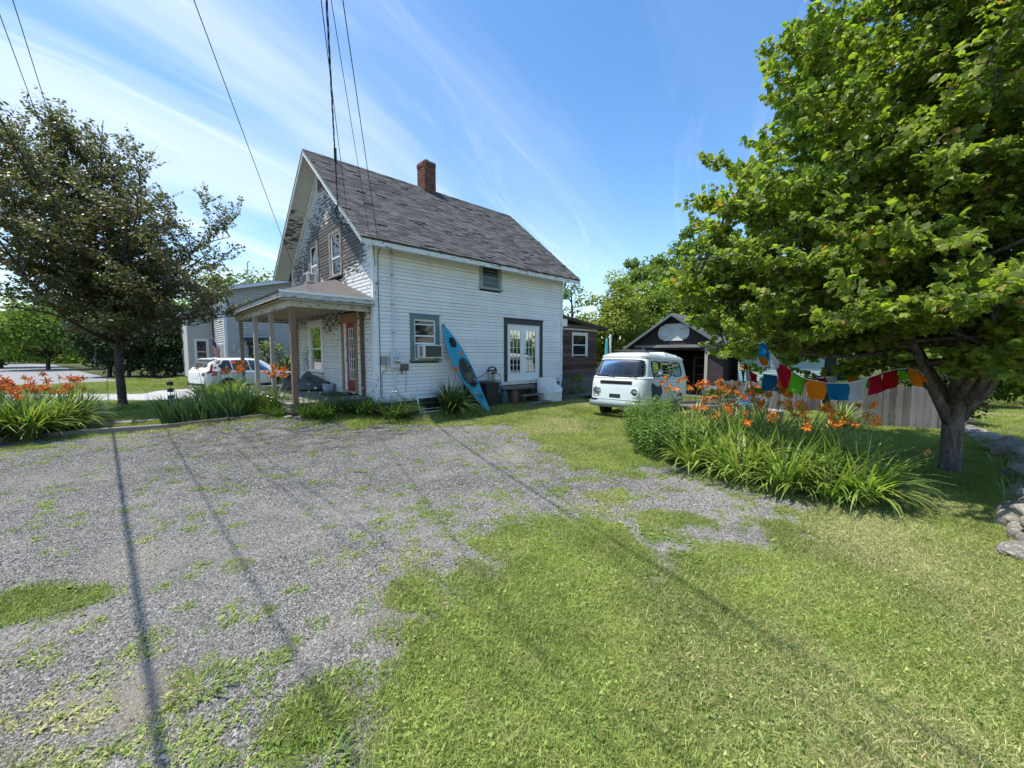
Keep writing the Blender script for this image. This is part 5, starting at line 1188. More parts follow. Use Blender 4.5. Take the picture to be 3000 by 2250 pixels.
def make_suv():
    uvw = (.80, .60); g0 = g_suv = (-15.1, 19.15)
    r = empty('parked_suv', (g0[0], g0[1], 0), R(61), 'white sport utility vehicle parked beyond the porch, rear towards the lawn', 'car')
    pw = carpaint('suv_white', (.74, .75, .76), .08); gl = M['car_glass']; 
    mb = MB(); xs = list(np.linspace(0, .6, 13)) + list(np.linspace(.7, 3.6, 26)) + list(np.linspace(3.7, 4.58, 10)); nv = 41
    def P(i, j):
        v = j / (nv - 1) * 2; sy = -1 if v <= 1 else 1; vv = v if v <= 1 else 2 - v; y, z = suv_sec(xs[i], vv); return (xs[i], sy * y, z)
    mb.grid(P, len(xs), nv); n = len(mb.v)
    mb.f.append(tuple(range(0, nv))[::-1]); mb.f.append(tuple(range(n - nv, n)))
    body = mb.build('body', pw, r, smooth=True)
    body.data.polygons.foreach_set('use_smooth', [True] * (len(body.data.polygons) - 2) + [False] * 2)
    for sy in (-1, 1):
        Q = suvP(sy)
        def sh(a0, a1, b0, b1):     # window shape between the slanted pillars: bottom x range a, top x range b
            return lambda s, t: (s, t)
        for (nm, x0b, x1b, x0t, x1t) in (('rear_quarter_window', .62, 1.22, .80, 1.20), ('rear_door_window', 1.27, 2.06, 1.25, 2.02), ('front_door_window', 2.11, 3.12, 2.07, 2.78)):
            mb = MB(); nu = 8; nvv = 5; pts = []
            for i in range(nu):
                for j in range(nvv):
                    s, t = i / (nu - 1), j / (nvv - 1); x = (x0b + (x1b - x0b) * s) * (1 - t) + (x0t + (x1t - x0t) * s) * t
                    tt = .52 + (.695 - .52) * t
                    if nm == 'rear_quarter_window' and s < .3: tt = .60 + (tt - .60) * (.25 + 2.5 * s)
                    if nm == 'front_door_window' and s > .7: tt = .52 + (tt - .52) * (1 - (s - .7) * 1.4)
                    p, nn = Q(x, tt); pts.append(tuple(p + nn * .006))
            mb.v = pts; mb.f = [(i * nvv + j, i * nvv + j + 1, (i + 1) * nvv + j + 1, (i + 1) * nvv + j) for i in range(nu - 1) for j in range(nvv - 1)]
            mb.build(nm, gl, r, smooth=True)
        loftpatch(Q, (.30, .98), (.0, .085), .012, 8, 3).build('sill_cladding', M['rubber'], r); loftpatch(Q, (.05, 4.4), (.0, .075), .010, 30, 3).build('sill_cladding', M['rubber'], r)
        for k in (1.24, 2.08, 3.02): loftpatch(Q, (k, k + .012), (.10, .42), .003, 2, 8).build('door_seam', M['dark_metal'], r)
        for k in (1.95, 2.85): loftpatch(Q, (k - .2, k), (.345, .36), .025, 3, 2).build('door_handle', M['metal_grey'], r)
        # L-shaped tail lamp
        lm = simple('tail_lamp', (.20, .008, .01), .15, .1, 3, 0, spec=.6) if sy == -1 else bpy.data.materials['tail_lamp']
        loftpatch(Q, (.12, .60), (.36, .44), .012, 6, 4, lambda s, t: (s, .5 + (t - .5) * (1 - .85 * s ** 2))).build('tail_lamp', lm, r, smooth=True)
        loftpatch(Q, (.16, .42), (.44, .66), .012, 5, 6, lambda s, t: ((.1 + .4 * s) + t * .62, t)).build('tail_lamp', lm, r, smooth=True)
        for xw in (.98, 3.62):
            arch = MB(); Lp = []
            for k in range(17):
                a = PI * k / 16; Lp.append((xw + .40 * math.cos(a), sy * .936, .36 + .40 * math.sin(a)))
            arch.add(Lp + [(xw - .40, sy * .936, .22), (xw + .40, sy * .936, .22)], [tuple(range(19))]); arch.build('wheel_arch', M['rubber'], r)
            wheel(r, xw, sy * .85, .355, .235, simple('rim_grey', (.30, .31, .32), .3, metal=.8) if xw < 1 and sy < 0 else bpy.data.materials['rim_grey'], sgn=sy)
    # rear glass and hatch on the tail surface
    def tail(u, v):   # u across -1..1, v up: along the section x profile
        x = v; zb, zm, zbt, zt, hl, hb, ht = catmull(SUV, x); return Vector((x, u * (ht), zt + .014)), Vector((-.75, 0, .65))
    mb = MB().grid(lambda i, j: tuple((lambda p: p[0] + p[1] * .012)(tail(-.86 + 1.72 * i / 8, .16 + (.46 - .16) * j / 5))), 9, 6); mb.build('rear_window', gl, r, smooth=True)
    MB().hexa([(.40, -.60, 1.60), (.62, -.60, 1.66), (.62, .60, 1.66), (.40, .60, 1.60), (.34, -.56, 1.655), (.62, -.60, 1.70), (.62, .60, 1.70), (.34, .56, 1.655)]).build('spoiler', pw, r, bev=.01)
    MB().hexa([(.85, -.02, 1.69), (1.02, -.03, 1.69), (1.02, .03, 1.69), (.85, .02, 1.69), (.86, -.005, 1.78), (.94, -.01, 1.72), (.94, .01, 1.72), (.86, .005, 1.78)]).build('fin_antenna', pw, r)
    box_obj('bumper', M['rubber'], r, -.03, .16, -.80, .80, .33, .50, bev=.03); box_obj('bumper_strip', M['metal_grey'], r, -.045, .05, -.66, .66, .34, .39, bev=.01)
    box_obj('reflector', bpy.data.materials['tail_lamp'], r, -.036, .0, -.74, -.56, .47, .51); box_obj('reflector', bpy.data.materials['tail_lamp'], r, -.036, .0, .56, .74, .47, .51)
    box_obj('number_plate', M['nb_trim'], r, -.012, .02, -.26, .26, .74, .90)
    MB().tube([(3.02, -.93, 1.02), (3.02, -1.02, 1.06), (3.0, -1.10, 1.08)], .05, 8).build('mirror', pw, r, smooth=True)
make_suv()

# ================================================================== old camper van
def vsec(z):
    """half width, front x, rear x, corner radius at height z"""
    T = [(.36, .70, .10, 4.26, .22), (.44, .80, .02, 4.34, .26), (.56, .845, -.01, 4.40, .30), (.80, .86, .0, 4.42, .30), (1.05, .86, .03, 4.42, .30), (1.16, .85, .07, 4.41, .29), (1.22, .835, .105, 4.39, .28), (1.45, .79, .235, 4.33, .26), (1.70, .735, .40, 4.25, .24), (1.76, .72, .46, 4.22, .23), (1.79, .735, .44, 4.24, .24), (1.84, .69, .56, 4.17, .24), (1.89, .60, .76, 4.0, .24), (1.925, .46, 1.05, 3.75, .22), (1.945, .25, 1.5, 3.3, .18)]
    return catmull([(a, b, c, d, e) for a, b, c, d, e in T], z)
def vanP(sy):
    def raw(t, z):
        hw, xf, xr, rc_ = vsec(z); rc_ = min(rc_, hw * .7)
        bul = lambda y: .05 * (y / hw) ** 2
        if t < 1: y = t * (hw - rc_); x = xf + bul(y)
        elif t < 2:
            a = (t - 1) * PI / 2; y = hw - rc_ + rc_ * math.sin(a); x = xf + bul(hw - rc_) + rc_ * (1 - math.cos(a))
        elif t < 3:
            xa = xf + bul(hw - rc_) + rc_; xb = xr - rc_ * .8; y = hw + .012 * math.sin(PI * (t - 2)); x = xa + (xb - xa) * (t - 2)
        elif t < 4:
            a = (t - 3) * PI / 2; y = hw - rc_ + rc_ * math.cos(a); x = xr - rc_ * .8 + rc_ * .8 * math.sin(a)
        else: y = (5 - t) * (hw - rc_); x = xr
        return Vector((x, sy * y, z))
    def P(t, z):
        p = raw(t, z); a = raw(min(5, t + .02), z) - raw(max(0, t - .02), z); b = raw(t, z + .01) - raw(t, z - .01)
        n = a.cross(b)
        n = n.normalized() if n.length > 1e-9 else Vector((-1, 0, 0))
        c = Vector((p.x - 2.2, p.y * 3, 0))
        if n.dot(c) < 0: n = -n
        return p, n
    return P
def van_t(x, z, sy=1):
    hw, xf, xr, rc_ = vsec(z); xa = xf + .05 * ((hw - rc_) / hw) ** 2 + rc_; xb = xr - rc_ * .8
    return 2 + (x - xa) / (xb - xa)
def rr_shape(c=.10, k=2.5):
    def f(s, t):
        u, v = 2 * s - 1, 2 * t - 1; q = 1 - c * (abs(u * v)) ** k; return (u * q + 1) / 2, (v * q + 1) / 2
    return f
def vpatch(P, x0, x1, z0, z1, off, nu=9, nv=7, c=.1):
    sh = rr_shape(c); mb = MB(); pts = []
    for i in range(nu):
        for j in range(nv):
            s, t = sh(i / (nu - 1), j / (nv - 1)); z = z0 + (z1 - z0) * t; x = x0 + (x1 - x0) * s
            p, n = P(van_t(x, z), z); pts.append(tuple(p + n * off))
    mb.v = pts; mb.f = [(i * nv + j, i * nv + j + 1, (i + 1) * nv + j + 1, (i + 1) * nv + j) for i in range(nu - 1) for j in range(nv - 1)]; return mb
def make_van():
    yaw = PI / 2 - R(38.5); r = empty('camper_van', (3.0, 11.75, -.04), yaw, 'old white split-level camper van without hubcaps parked on the grass before the garage', 'van')
    r['label'] = 'old white camper van with primer patch on its side, parked on the grass'
    r.rotation_euler = (0, R(2.2), yaw); r.scale = (1, 1, 1.065)
    pw = carpaint('van_white', (.70, .73, .72), .35, .38); tw_ = carpaint('van_lower', (.62, .68, .67), .3, .4); gl = M['pane_clear']; dk = M['rubber']; chrome = simple('chrome', (.5, .5, .5), .25, metal=.9)
    P1, P2 = vanP(1), vanP(-1)
    zs = [.36, .40, .44, .5, .56, .68, .8, .92, 1.05, 1.12, 1.16, 1.19, 1.22, 1.3, 1.4, 1.5, 1.6, 1.70, 1.74, 1.76, 1.775, 1.79, 1.815, 1.84, 1.865, 1.89, 1.908, 1.925, 1.937, 1.945]
    tt = list(np.linspace(0, 1, 7)) + list(np.linspace(1, 2, 9))[1:] + list(np.linspace(2, 3, 16))[1:] + list(np.linspace(3, 4, 8))[1:] + list(np.linspace(4, 5, 5))[1:]
    ring = lambda z: [P1(t, z)[0] for t in tt] + [P2(t, z)[0] for t in tt[::-1]][1:-1]
    def shell(z_list, name, m, cap=False, open_=None):
        mb = MB(); rs = [ring(z) for z in z_list]; n = len(rs[0])
        mb.grid(lambda i, j: rs[i][j], len(z_list), n, True)
        if cap: mb.f.append(tuple(range((len(z_list) - 1) * n, len(z_list) * n)))
        return mb.build(name, m, r, smooth=True)
    lower = [z for z in zs if z <= 1.19]; shell(lower, 'body', tw_)
    # greenhouse: frame pieces left between the window openings
    wins = [(P2, .82, 1.40), (P2, 1.52, 2.52), (P2, 2.64, 3.62), (P1, .82, 1.40), (P1, 1.52, 2.52), (P1, 2.64, 3.62)]
    T1 = sorted(set(list(np.linspace(0, 5, 101))))
    gz_ = [1.19, 1.225, 1.25, 1.3, 1.4, 1.5, 1.6, 1.66, 1.69, 1.74, 1.76]
    def inwin(sy, t, z):
        if not (1.25 <= z <= 1.66): return False
        if t < 1.55: return True
        hw, xf, xr, rc_ = vsec(z); xa = xf + .05 * ((hw - rc_) / hw) ** 2 + rc_; xb = xr - rc_ * .8; x = xa + (t - 2) * (xb - xa)
        if 2 <= t <= 3: return any(a <= x <= b for _, a, b in wins[:3])
        return t > 4.25
    g = MB()
    for sy, PP in ((1, P1), (-1, P2)):
        for i in range(len(gz_) - 1):
            for j in range(len(T1) - 1):
                zc, tc_ = (gz_[i] + gz_[i + 1]) / 2, (T1[j] + T1[j + 1]) / 2
                if inwin(sy, tc_, zc): continue
                q = [PP(T1[j], gz_[i])[0], PP(T1[j + 1], gz_[i])[0], PP(T1[j + 1], gz_[i + 1])[0], PP(T1[j], gz_[i + 1])[0]]
                g.add(q, [(0, 1, 2, 3)])
    g.build('window_pillars', pw, r, smooth=False)
    shell([z for z in zs if z >= 1.76], 'roof', pw, True)
    # glass
    for sy, PP in ((1, P1), (-1, P2)):
        for x0, x1 in ((.80, 1.42), (1.50, 2.54), (2.62, 3.64)):
            vpatch(PP, x0, x1, 1.24, 1.67, .004, c=.05).build('side_window', gl, r, smooth=True)
            # rubber seal: frame ring
            ring_ = []
            for k in range(41):
                a = 2 * PI * k / 40; u, v = math.cos(a), math.sin(a); q = (abs(u) ** 5 + abs(v) ** 5) ** (-.2); z = 1.455 + .215 * v * q; x = (x0 + x1) / 2 + (x1 - x0) / 2 * u * q
                p, n = PP(van_t(x, z), z); ring_.append(p + n * .008)
            MB().tube(ring_, .016, 5, False).build('window_seal', dk, r, smooth=True)
    ws = MB(); W_ = []
    cols = list(np.linspace(-1.55, 1.55, 33)); rows_ = list(np.linspace(1.235, 1.68, 9))
    ws.v = [tuple((lambda pn: pn[0] + pn[1] * .004)((P1 if t < 0 else P2)(abs(t), z))) for t in cols for z in rows_]; ws.f = [(i * 9 + j, i * 9 + j + 1, (i + 1) * 9 + j + 1, (i + 1) * 9 + j) for i in range(32) for j in range(8)]
    ws.build('windscreen', M['pane_clear'], r, smooth=True)
    ring_ = []
    for k in range(61):
        a = 2 * PI * k / 60; u, v = math.cos(a), math.sin(a); q = (abs(u) ** 6 + abs(v) ** 6) ** (-1 / 6); z = 1.458 + .228 * v * q; t = 1.58 * u * q; p, n = (P1 if t < 0 else P2)(abs(t), z); ring_.append(p + n * .008)
    MB().tube(ring_, .017, 5, False).build('windscreen_seal', dk, r, smooth=True)
    # interior: floor, bench backs, wheel, dashboard, curtains
    box_obj('floor', M['room'], r, .4, 4.1, -.72, .72, .9, .93); box_obj('dashboard', M['rubber'], r, .30, .55, -.68, .68, 1.05, 1.20, bev=.04)
    for yy in (-.4, .4): box_obj('seat', simple('van_seat', (.06, .055, .05), .8) if yy < 0 else bpy.data.materials['van_seat'], r, 1.12, 1.25, yy - .24, yy + .24, .95, 1.50, bev=.04)
    MB().tube([(.62 + .06 * math.sin(a), -.36 + .2 * math.cos(a), 1.2 + .16 * math.sin(a)) for a in np.linspace(0, 2 * PI, 25)], .012, 5).build('steering_wheel', dk, r)
    box_obj('bulkhead', M['room'], r, 3.75, 3.78, -.66, .66, .93, 1.72)
    box_obj('papers', M['clean_white'], r, .33, .48, -.66, -.42, 1.201, 1.225); box_obj('papers', M['clean_white'], r, .32, .42, -.12, .05, 1.201, 1.23)
    for k in range(4):
        z = 1.30 + k * .095
        MB().add([tuple(P2(van_t(x, z + dz), z + dz)[0] + P2(van_t(x, z + dz), z + dz)[1] * o) for x, dz, o in ((1.56, .075, .01), (2.48, .075, .01), (2.48, .0, .085), (1.56, .0, .085))], [(0, 1, 2, 3)]).build('jalousie_slat', M['pane_mirror'], r)
    # belt line and gutter
    bl = MB()
    def line(z, off, rad, nm, m, t0=0.0, t1=5.0):
        pts = [(lambda pn: pn[0] + pn[1] * off)((P1 if t < 0 else P2)(abs(t), z)) for t in np.linspace(-t1, t1, 120)]
        MB().tube(pts, rad, 6, False).build(nm, m, r, smooth=True)
    line(1.185, .004, .012, 'belt_moulding', tw_); line(1.768, .012, .014, 'gutter', pw)
    # headlights with rims, indicators, number plate, grille, bumper
    for sy in (-1, 1):
        cy, cz = sy * .58, .80; p, n = (P1 if sy > 0 else P2)(1.18, cz); base = Vector((.035, cy, cz))
        hl = MB().lathe([(.135, .03), (.135, -.02), (.118, -.035), (.105, -.03), (.104, .0)], 28, tuple(base), 'x', cap=False).build('headlight', chrome if sy > 0 else pw, r, smooth=True)
        MB().lathe([(.104, -.012), (.07, -.034), (.001, -.042)], 28, tuple(base), 'x', cap=False).build('lens', M['pane_mirror'], hl, smooth=True)
        MB().lathe([(.103, -.004), (.03, .03), (.001, .03)], 20, tuple(base), 'x', cap=False).build('reflector', chrome, hl, smooth=True)
        box_obj('indicator', dk, r, -.035 + .03, .06, sy * .66 - .09 if sy > 0 else -.75, sy * .66 + .09 if sy > 0 else -.57, .545, .60)
    loftpatch(lambda u, v: ((lambda q: q)((P1 if u < 0 else P2)(abs(u), v))), (-.88, .88), (1.015, 1.105), .007, 15, 3).build('grille', dk, r)
    for k in range(3):
        z = 1.035 + k * .024; MB().tube([(lambda pn: pn[0] + pn[1] * .012)((P1 if u < 0 else P2)(abs(u), z)) for u in np.linspace(-.86, .86, 15)], .005, 5).build('grille_bar', dk, r)
    line_pts = [(lambda pn: pn[0] + pn[1] * .012)((P1 if u < 0 else P2)(abs(u), 1.06)) for u in np.linspace(-.9, .9, 19)]
    box_obj('number_plate', M['dark_metal'], r, -.012, .02, -.17, .17, .635, .745, bev=.006)
    # front v-crease and bumper
    def bump_(z0, z1, off):
        mb = MB(); ts = np.linspace(-2.03, 2.03, 61); n = 5; pts = []
        for t in ts:
            p, nn = (P1 if t < 0 else P2)(abs(t), .5); nn = Vector((nn.x, nn.y, 0)).normalized()
            for (o, z) in ((.0, z0), (off, z0 + .01), (off + .012, (z0 + z1) / 2), (off, z1 - .01), (.0, z1)): pts.append((p.x + nn.x * o, p.y + nn.y * o, z))
        mb.v = pts; mb.f = [(i * 5 + j, i * 5 + j + 1, (i + 1) * 5 + j + 1, (i + 1) * 5 + j) for i in range(60) for j in range(4)]; return mb
    bump_(.385, .545, .085).build('bumper', carpaint('van_bumper', (.19, .225, .23), .4, .5), r, smooth=True)
    line(.60, .004, .006, 'crease', tw_, t1=2.0)
    # primer patch, arches, seams, mirror, wipers, roof rack rails, pop top ribs
    sh2 = MB(); pts = []; 
    prim = simple('primer_grey', (.055, .065, .065), .8, .3, 6, .1)
    for i in range(12):
        for j in range(10):
            s, t = i / 11, j / 9; x = .62 + .92 * s + .04 * math.sin(5 * t); z = .50 + (.55 - .12 * s + .02 * math.sin(9 * s)) * t; z = max(z, .50 + (.30 if s > .55 else 0) * (s - .55) * 2.2); p, n = P2(van_t(x, z), z); pts.append(tuple(p + n * .005))
    sh2.v = pts; sh2.f = [(i * 10 + j, i * 10 + j + 1, (i + 1) * 10 + j + 1, (i + 1) * 10 + j) for i in range(11) for j in range(9)]; sh2.build('primer_patch', prim, r, smooth=True)
    for PP, sy in ((P1, 1), (P2, -1)):
        for xw in (1.02, 3.40):
            a_ = MB(); L_ = []
            for k in range(19):
                q = PI * k / 18; x, z = xw + .40 * math.cos(q), .36 + .36 * math.sin(q); p, n = PP(van_t(x, z), z); L_.append(tuple(p + n * .007))
            a_.add(L_, [tuple(range(19))]); a_.build('wheel_arch', dk, r); MB().tube(L_, .014, 5).build('arch_lip', tw_, r, smooth=True)
            wheel(r, xw, sy * .74, .325, .18, M['metal_grey'], sgn=sy)
        for x in (.74, 1.47): loftpatch(lambda u, v: PP(van_t(u, v), v), (x, x + .012), (.42, 1.72), .003, 2, 14).build('door_seam', M['dark_metal'], r)
    mz = [P2(van_t(.78, 1.2), 1.2)[0], P2(van_t(.78, 1.2), 1.2)[0] + Vector((-.02, -.16, .09)), P2(van_t(.78, 1.2), 1.2)[0] + Vector((-.01, -.20, .14))]
    MB().tube(mz, .008, 6).build('mirror_arm', chrome, r); MB().lathe([(.075, .0), (.08, .008), (.07, .02), (.001, .025)], 18, tuple(mz[-1] + Vector((-.02, 0, .04))), 'x', cap=False).build('mirror', chrome, r, smooth=True)
    for y0, y1 in ((.05, .62), (-.62, -.05)):
        MB().tube([P1(0, 1.2)[0] + Vector((-.02, y0, 0)), P1(0, 1.26)[0] + Vector((-.03, (y0 + y1) / 2, -.0)), P1(0, 1.3)[0] + Vector((-.02, y1, -.04))], .009, 5).build('wiper', dk, r)
    # roof rail frame and the ribbed raised roof section
    for k in range(3): line(1.80 + k * .028, .008 if k else .012, .006, 'roof_rib', pw, t1=3.4)
    rail = [(1.0, -.50, 1.98), (1.0, .50, 1.98), (2.6, .56, 2.0), (2.6, -.56, 2.0), (1.0, -.50, 1.98)]
    MB().tube(rail, .016, 6).build('roof_rail', M['dark_metal'], r)
    for (x, y) in ((1.05, -.52), (1.05, .52), (2.55, -.56), (2.55, .56)): MB().tube([(x, y, 1.98), (x + .06, y * 1.14, 1.84)], .012, 6).build('rail_foot', M['dark_metal'], r)
    MB().hexa([(2.62, -.62, 1.88), (4.06, -.60, 1.84), (4.06, .60, 1.84), (2.62, .62, 1.88), (2.70, -.54, 1.985), (4.0, -.52, 1.935), (4.0, .52, 1.935), (2.70, .54, 1.985)]).build('roof_section', pw, r, bev=.025)
    for k in range(9):   # rear air louvres
        z = 1.38 + k * .033; loftpatch(lambda u, v: P2(u, v), (3.18, 3.62), (z, z + .017), .006, 4, 2).build('air_louvre', dk, r)
make_van()

# ================================================================== garage
GX0 = 15.0
gr = empty('garage', (*W(GX0, 1.10), -.20), RZ, 'brown gabled garage with grey slate roof and blank white oval board', 'garage')
# local: x back along dR, y to the left; here the front spans y = -5.27 .. 0 incl. eaves, peak at -2.63
M['gar_board'] = simple('gar_board', (.055, .040, .042), .8, .25, 4, .2); M['gar_trim'] = simple('gar_trim', (.13, .17, .18), .6, .2, 4, .1); M['gar_beam'] = wood('gar_beam', (.30, .29, .27), axis='y', peel=((.48, .48, .46), .4))
PY, PZ, EZ, HWG = -2.63, 4.11, 2.40, 2.63
gro = lambda y: PZ - (PZ - EZ) / HWG * abs(y - PY)
GL = 6.0
z = 2.56
while z < 4.0:
    h = (PZ - .13 - z - .075) / ((PZ - EZ) / HWG)
    if h > .06: clap('y', -1, max(PY - h, -5.0), min(PY + h, -.28), z, .075, .06, .02, .012).build('clapboard', M['gar_board'], gr)
    z += .075
box_obj('beam', M['gar_beam'], gr, -.10, .02, -4.95, -.55, 2.42, 2.56)
box_obj('header_board', M['gar_board'], gr, .021, .08, -5.0, -.28, 2.30, 2.555)
for (a, b, wd) in ((-.55, -.42, 'gar_board'), (-1.05, -.95, 'grey_post'), (-4.32, -4.18, 'grey_post')): box_obj('post', M[wd], gr, -.04, .08, a, b, 0, 2.42)
z = 0
while z < 2.40:
    clap('y', -1, -5.0, -4.33, z, .095, .06, .02, .012).build('clapboard', M['gar_board'], gr); clap('y', -1, -.41, -.28, z, .095, .06, .02, .012).build('clapboard', M['gar_board'], gr); z += .095
for (y0, y1) in ((-5.0, -4.94), (-.34, -.28)): box_obj('side_wall', M['gar_board'], gr, .09, GL, y0, y1, 0, 2.55)
box_obj('back_wall', M['gar_board'], gr, GL - .05, GL, -4.93, -.35, 0, 2.6); MB().prism([(-5, 2.6), (-.28, 2.6), (PY, PZ - .1)], 'x', GL - .05, GL).build('back_gable', M['gar_board'], gr)
box_obj('floor', M['stone_found'], gr, .0, GL - .06, -4.93, -.35, -.02, .03)
grf = MB().prism([(PY - HWG, EZ), (PY, PZ), (PY + HWG, EZ), (PY + HWG, EZ - .05), (PY, PZ - .055), (PY - HWG, EZ - .05)], 'x', -.34, GL + .2).build('roof', M['dark_wood'], gr)
d = 0; sl = math.hypot(PZ - EZ, HWG); 
while d < sl - .05:
    for k in range(24):
        x0 = -.35 + k * .27 + (.13 if int(d / .16) % 2 else 0); f = lambda dd: (PY - HWG + HWG * dd / sl, EZ + (PZ - EZ) * dd / sl)
        (ya, za), (yb, zb_) = f(d), f(min(d + .24, sl)); lf = rb.uniform(.006, .02)
        MB().hexa([(x0, ya, za + lf), (x0 + .26, ya, za + lf), (x0 + .26, yb, zb_ + .002), (x0, yb, zb_ + .002), (x0, ya, za + lf + .012), (x0 + .26, ya, za + lf + .012), (x0 + .26, yb, zb_ + .014), (x0, yb, zb_ + .014)]).build('slate', M['moss_shingle'], grf)
    d += .16
for sg in (1, -1): MB().prism([(PY, PZ - .12), (PY, PZ + .012), (PY - sg * HWG, EZ + .012), (PY - sg * HWG, EZ - .12)], 'x', -.36, -.342).build('rake_board', M['gar_trim'], gr)
ov = []
for k in range(28):
    a = 2 * PI * k / 28; u, v = math.cos(a), math.sin(a); q = (abs(u) ** 2.6 + abs(v) ** 2.6) ** (-1 / 2.6); ov.append((PY + .02 + .80 * u * q, 3.18 + .42 * v * q * (1.04 if v > 0 else 1)))
M['oval_white'] = wood('oval_white', (.2, .2, .18), axis='y', peel=((.70, .71, .68), -.2))
# the oval is cut from narrow boards
for k in range(11):
    z0, z1 = 2.765 + k * .077, 2.765 + (k + 1) * .077 - .004; zc = (z0 + z1) / 2; v = abs(zc - 3.18) / .435
    if v < 1: wd = .80 * (1 - v ** 2.6) ** (1 / 2.6); box_obj('oval_board', M['oval_white'], gr, -.024, -.006, PY + .02 - wd, PY + .02 + wd, z0, z1)
for (y, l) in ((-1.55, .32), (-2.4, .38)): MB().tube([(.0, y, 2.42), (.0, y + .01, 2.42 - l)], .012, 5).build('hook', M['dark_metal'], gr)
# dim things inside: shelving
shf = empty('garage_shelf', (*W(GX0 + 3.2, -2.2), -.17), RZ, 'dark shelving standing inside the open garage', 'shelf')
for yy in (-.9, .9): box_obj('upright', M['grey_post'], shf, 0, .06, yy - .03, yy + .03, 0, 1.9)
for zz in (.4, .9, 1.4, 1.85): box_obj('board', M['grey_wood_y'], shf, -.1, .4, -.95, .95, zz, zz + .03)
# pale teal shed right of the garage
ts = empty('teal_shed', (*W(GX0 + .6, -4.35), -.2), RZ, 'pale blue-green clapboard shed partly hidden right of the garage', 'shed')
M['teal_clap'] = simple('teal_clap', (.33, .45, .44), .7, .12, 3, .1); z = 0
box_obj('wall_core', M['room'], ts, .1, 3, -3.2, -.05, 0, 2.2)
while z < 2.2: clap('y', -1, -3.2, 0, z, .11, .05, .02, .014).build('clapboard', M['teal_clap'], ts); z += .11
box_obj('roof', M['gar_trim'], ts, -.25, 3.2, -3.4, .05, 2.21, 2.29)

# ================================================================== yard things before the garage
tr = empty('flatbed_trailer', (6.25, 11.9, -.08), R(12), 'low wooden flatbed trailer behind the day lilies', 'trailer')
for k in range(7): box_obj('bed_plank', M['grey_wood_x'], tr, -1.0, 1.0, -.6 + k * .17, -.6 + k * .17 + .162, .42, .455)
box_obj('side_rail', M['grey_wood_x'], tr, -1.0, 1.0, -.64, -.605, .36, .56); box_obj('side_rail', M['grey_wood_x'], tr, -1.0, 1.0, .595, .63, .36, .56); MB().tube([(-1, 0, .40), (-1.8, 0, .38)], .03, 6).build('tongue', M['dark_metal'], tr)
for s in (-1, 1): wheel(tr, .1, s * .68, .26, .13, M['metal_grey'], sgn=s)
ch = empty('weathered_cabinet', (6.0, 12.05, .375), R(-20), 'broken grey cabinet leaning back on the trailer bed', 'cabinet')
ch.rotation_euler = (R(-12), 0, R(-10))
M['cabinet'] = wood('cabinet', (.16, .15, .15), (.30, .29, .28), axis='z'); box_obj('body', M['cabinet'], ch, -.22, .22, -.12, .12, 0, .58); 
for k in range(3): box_obj('drawer', M['cabinet'], ch, -.19, .19, -.145, -.122, .05 + k * .18, .20 + k * .18, bev=.006)
box_obj('shelf_board', M['cabinet'], ch, -.34, .2, -.18, .1, -.001 - .03, -.001)
cr = empty('blue_crate', (6.95, 11.75, .375), R(25), 'bright blue plastic crate on the trailer', 'crate')
M['crate_blue'] = simple('crate_blue', (.05, .24, .50), .45, .1, 4, .02)
for (x0, x1, y0, y1) in ((-.24, .24, -.17, -.155), (-.24, .24, .155, .17), (-.24, -.225, -.154, .154), (.225, .24, -.154, .154)):
    for z0, z1 in ((0, .05), (.12, .15), (.22, .27)): box_obj('rim' if z0 > .2 else 'side_bar', M['crate_blue'], cr, x0, x1, y0, y1, z0, z1)
box_obj('base', M['crate_blue'], cr, -.224, .224, -.154, .154, 0, .02)
for (x, y) in ((-.24, -.17), (.225, -.17), (-.24, .155), (.225, .155), (-.01, -.171), (-.01, .156)): box_obj('corner_post', M['crate_blue'], cr, x - .002, x + .018, y - .002, y + .018, .021, .271)
tub = empty('galvanized_tub', (6.9, 10.6, 0), 0, 'round galvanized metal tub standing among the far day lilies', 'tub')
MB().lathe([(.22, 0), (.235, .02), (.25, .2), (.26, .21), (.25, .22), (.27, .42), (.285, .43), (.27, .44), (.25, .42), (.22, .05), (0, .05)], 26, cap=False).build('body', M['metal_grey'], tub, smooth=True)
MB().tube([(.27, 0, .36), (.31, 0, .38), (.31, 0, .32), (.27, 0, .30)], .01, 5).build('handle', M['dark_metal'], tub)
ez_ = empty('wooden_sawhorse', (7.7, 13.0, -.03), R(35), 'leaning weathered timber frame by the garage wall', 'timber frame')
for s in (-1, 1): MB().tube([(s * .35, -.25, 0), (s * .08, 0, 1.35)], .03, 4).build('leg', M['grey_post'], ez_)
MB().tube([(0, .35, 0), (0, .02, 1.3)], .03, 4).build('leg', M['grey_post'], ez_); MB().tube([(-.25, -.16, .5), (.25, -.16, .5)], .025, 4).build('crossbar', M['grey_post'], ez_)
tp = empty('teal_pole', (4.05, 17.3, -.15), 0, 'upright folded teal parasol behind the van', 'parasol')
MB().lathe([(.03, 0), (.03, 1.2), (.10, 1.25), (.085, 2.1), (.05, 2.62), (.02, 2.72)], 12).build('folded_cover', simple('parasol_teal', (.06, .36, .38), .7, .2, 4, .1), tp, smooth=True)
MB().lathe([(.045, 0), (.045, 2.9)], 10, (.16, .02, 0)).build('pole', M['clean_white'], tp)
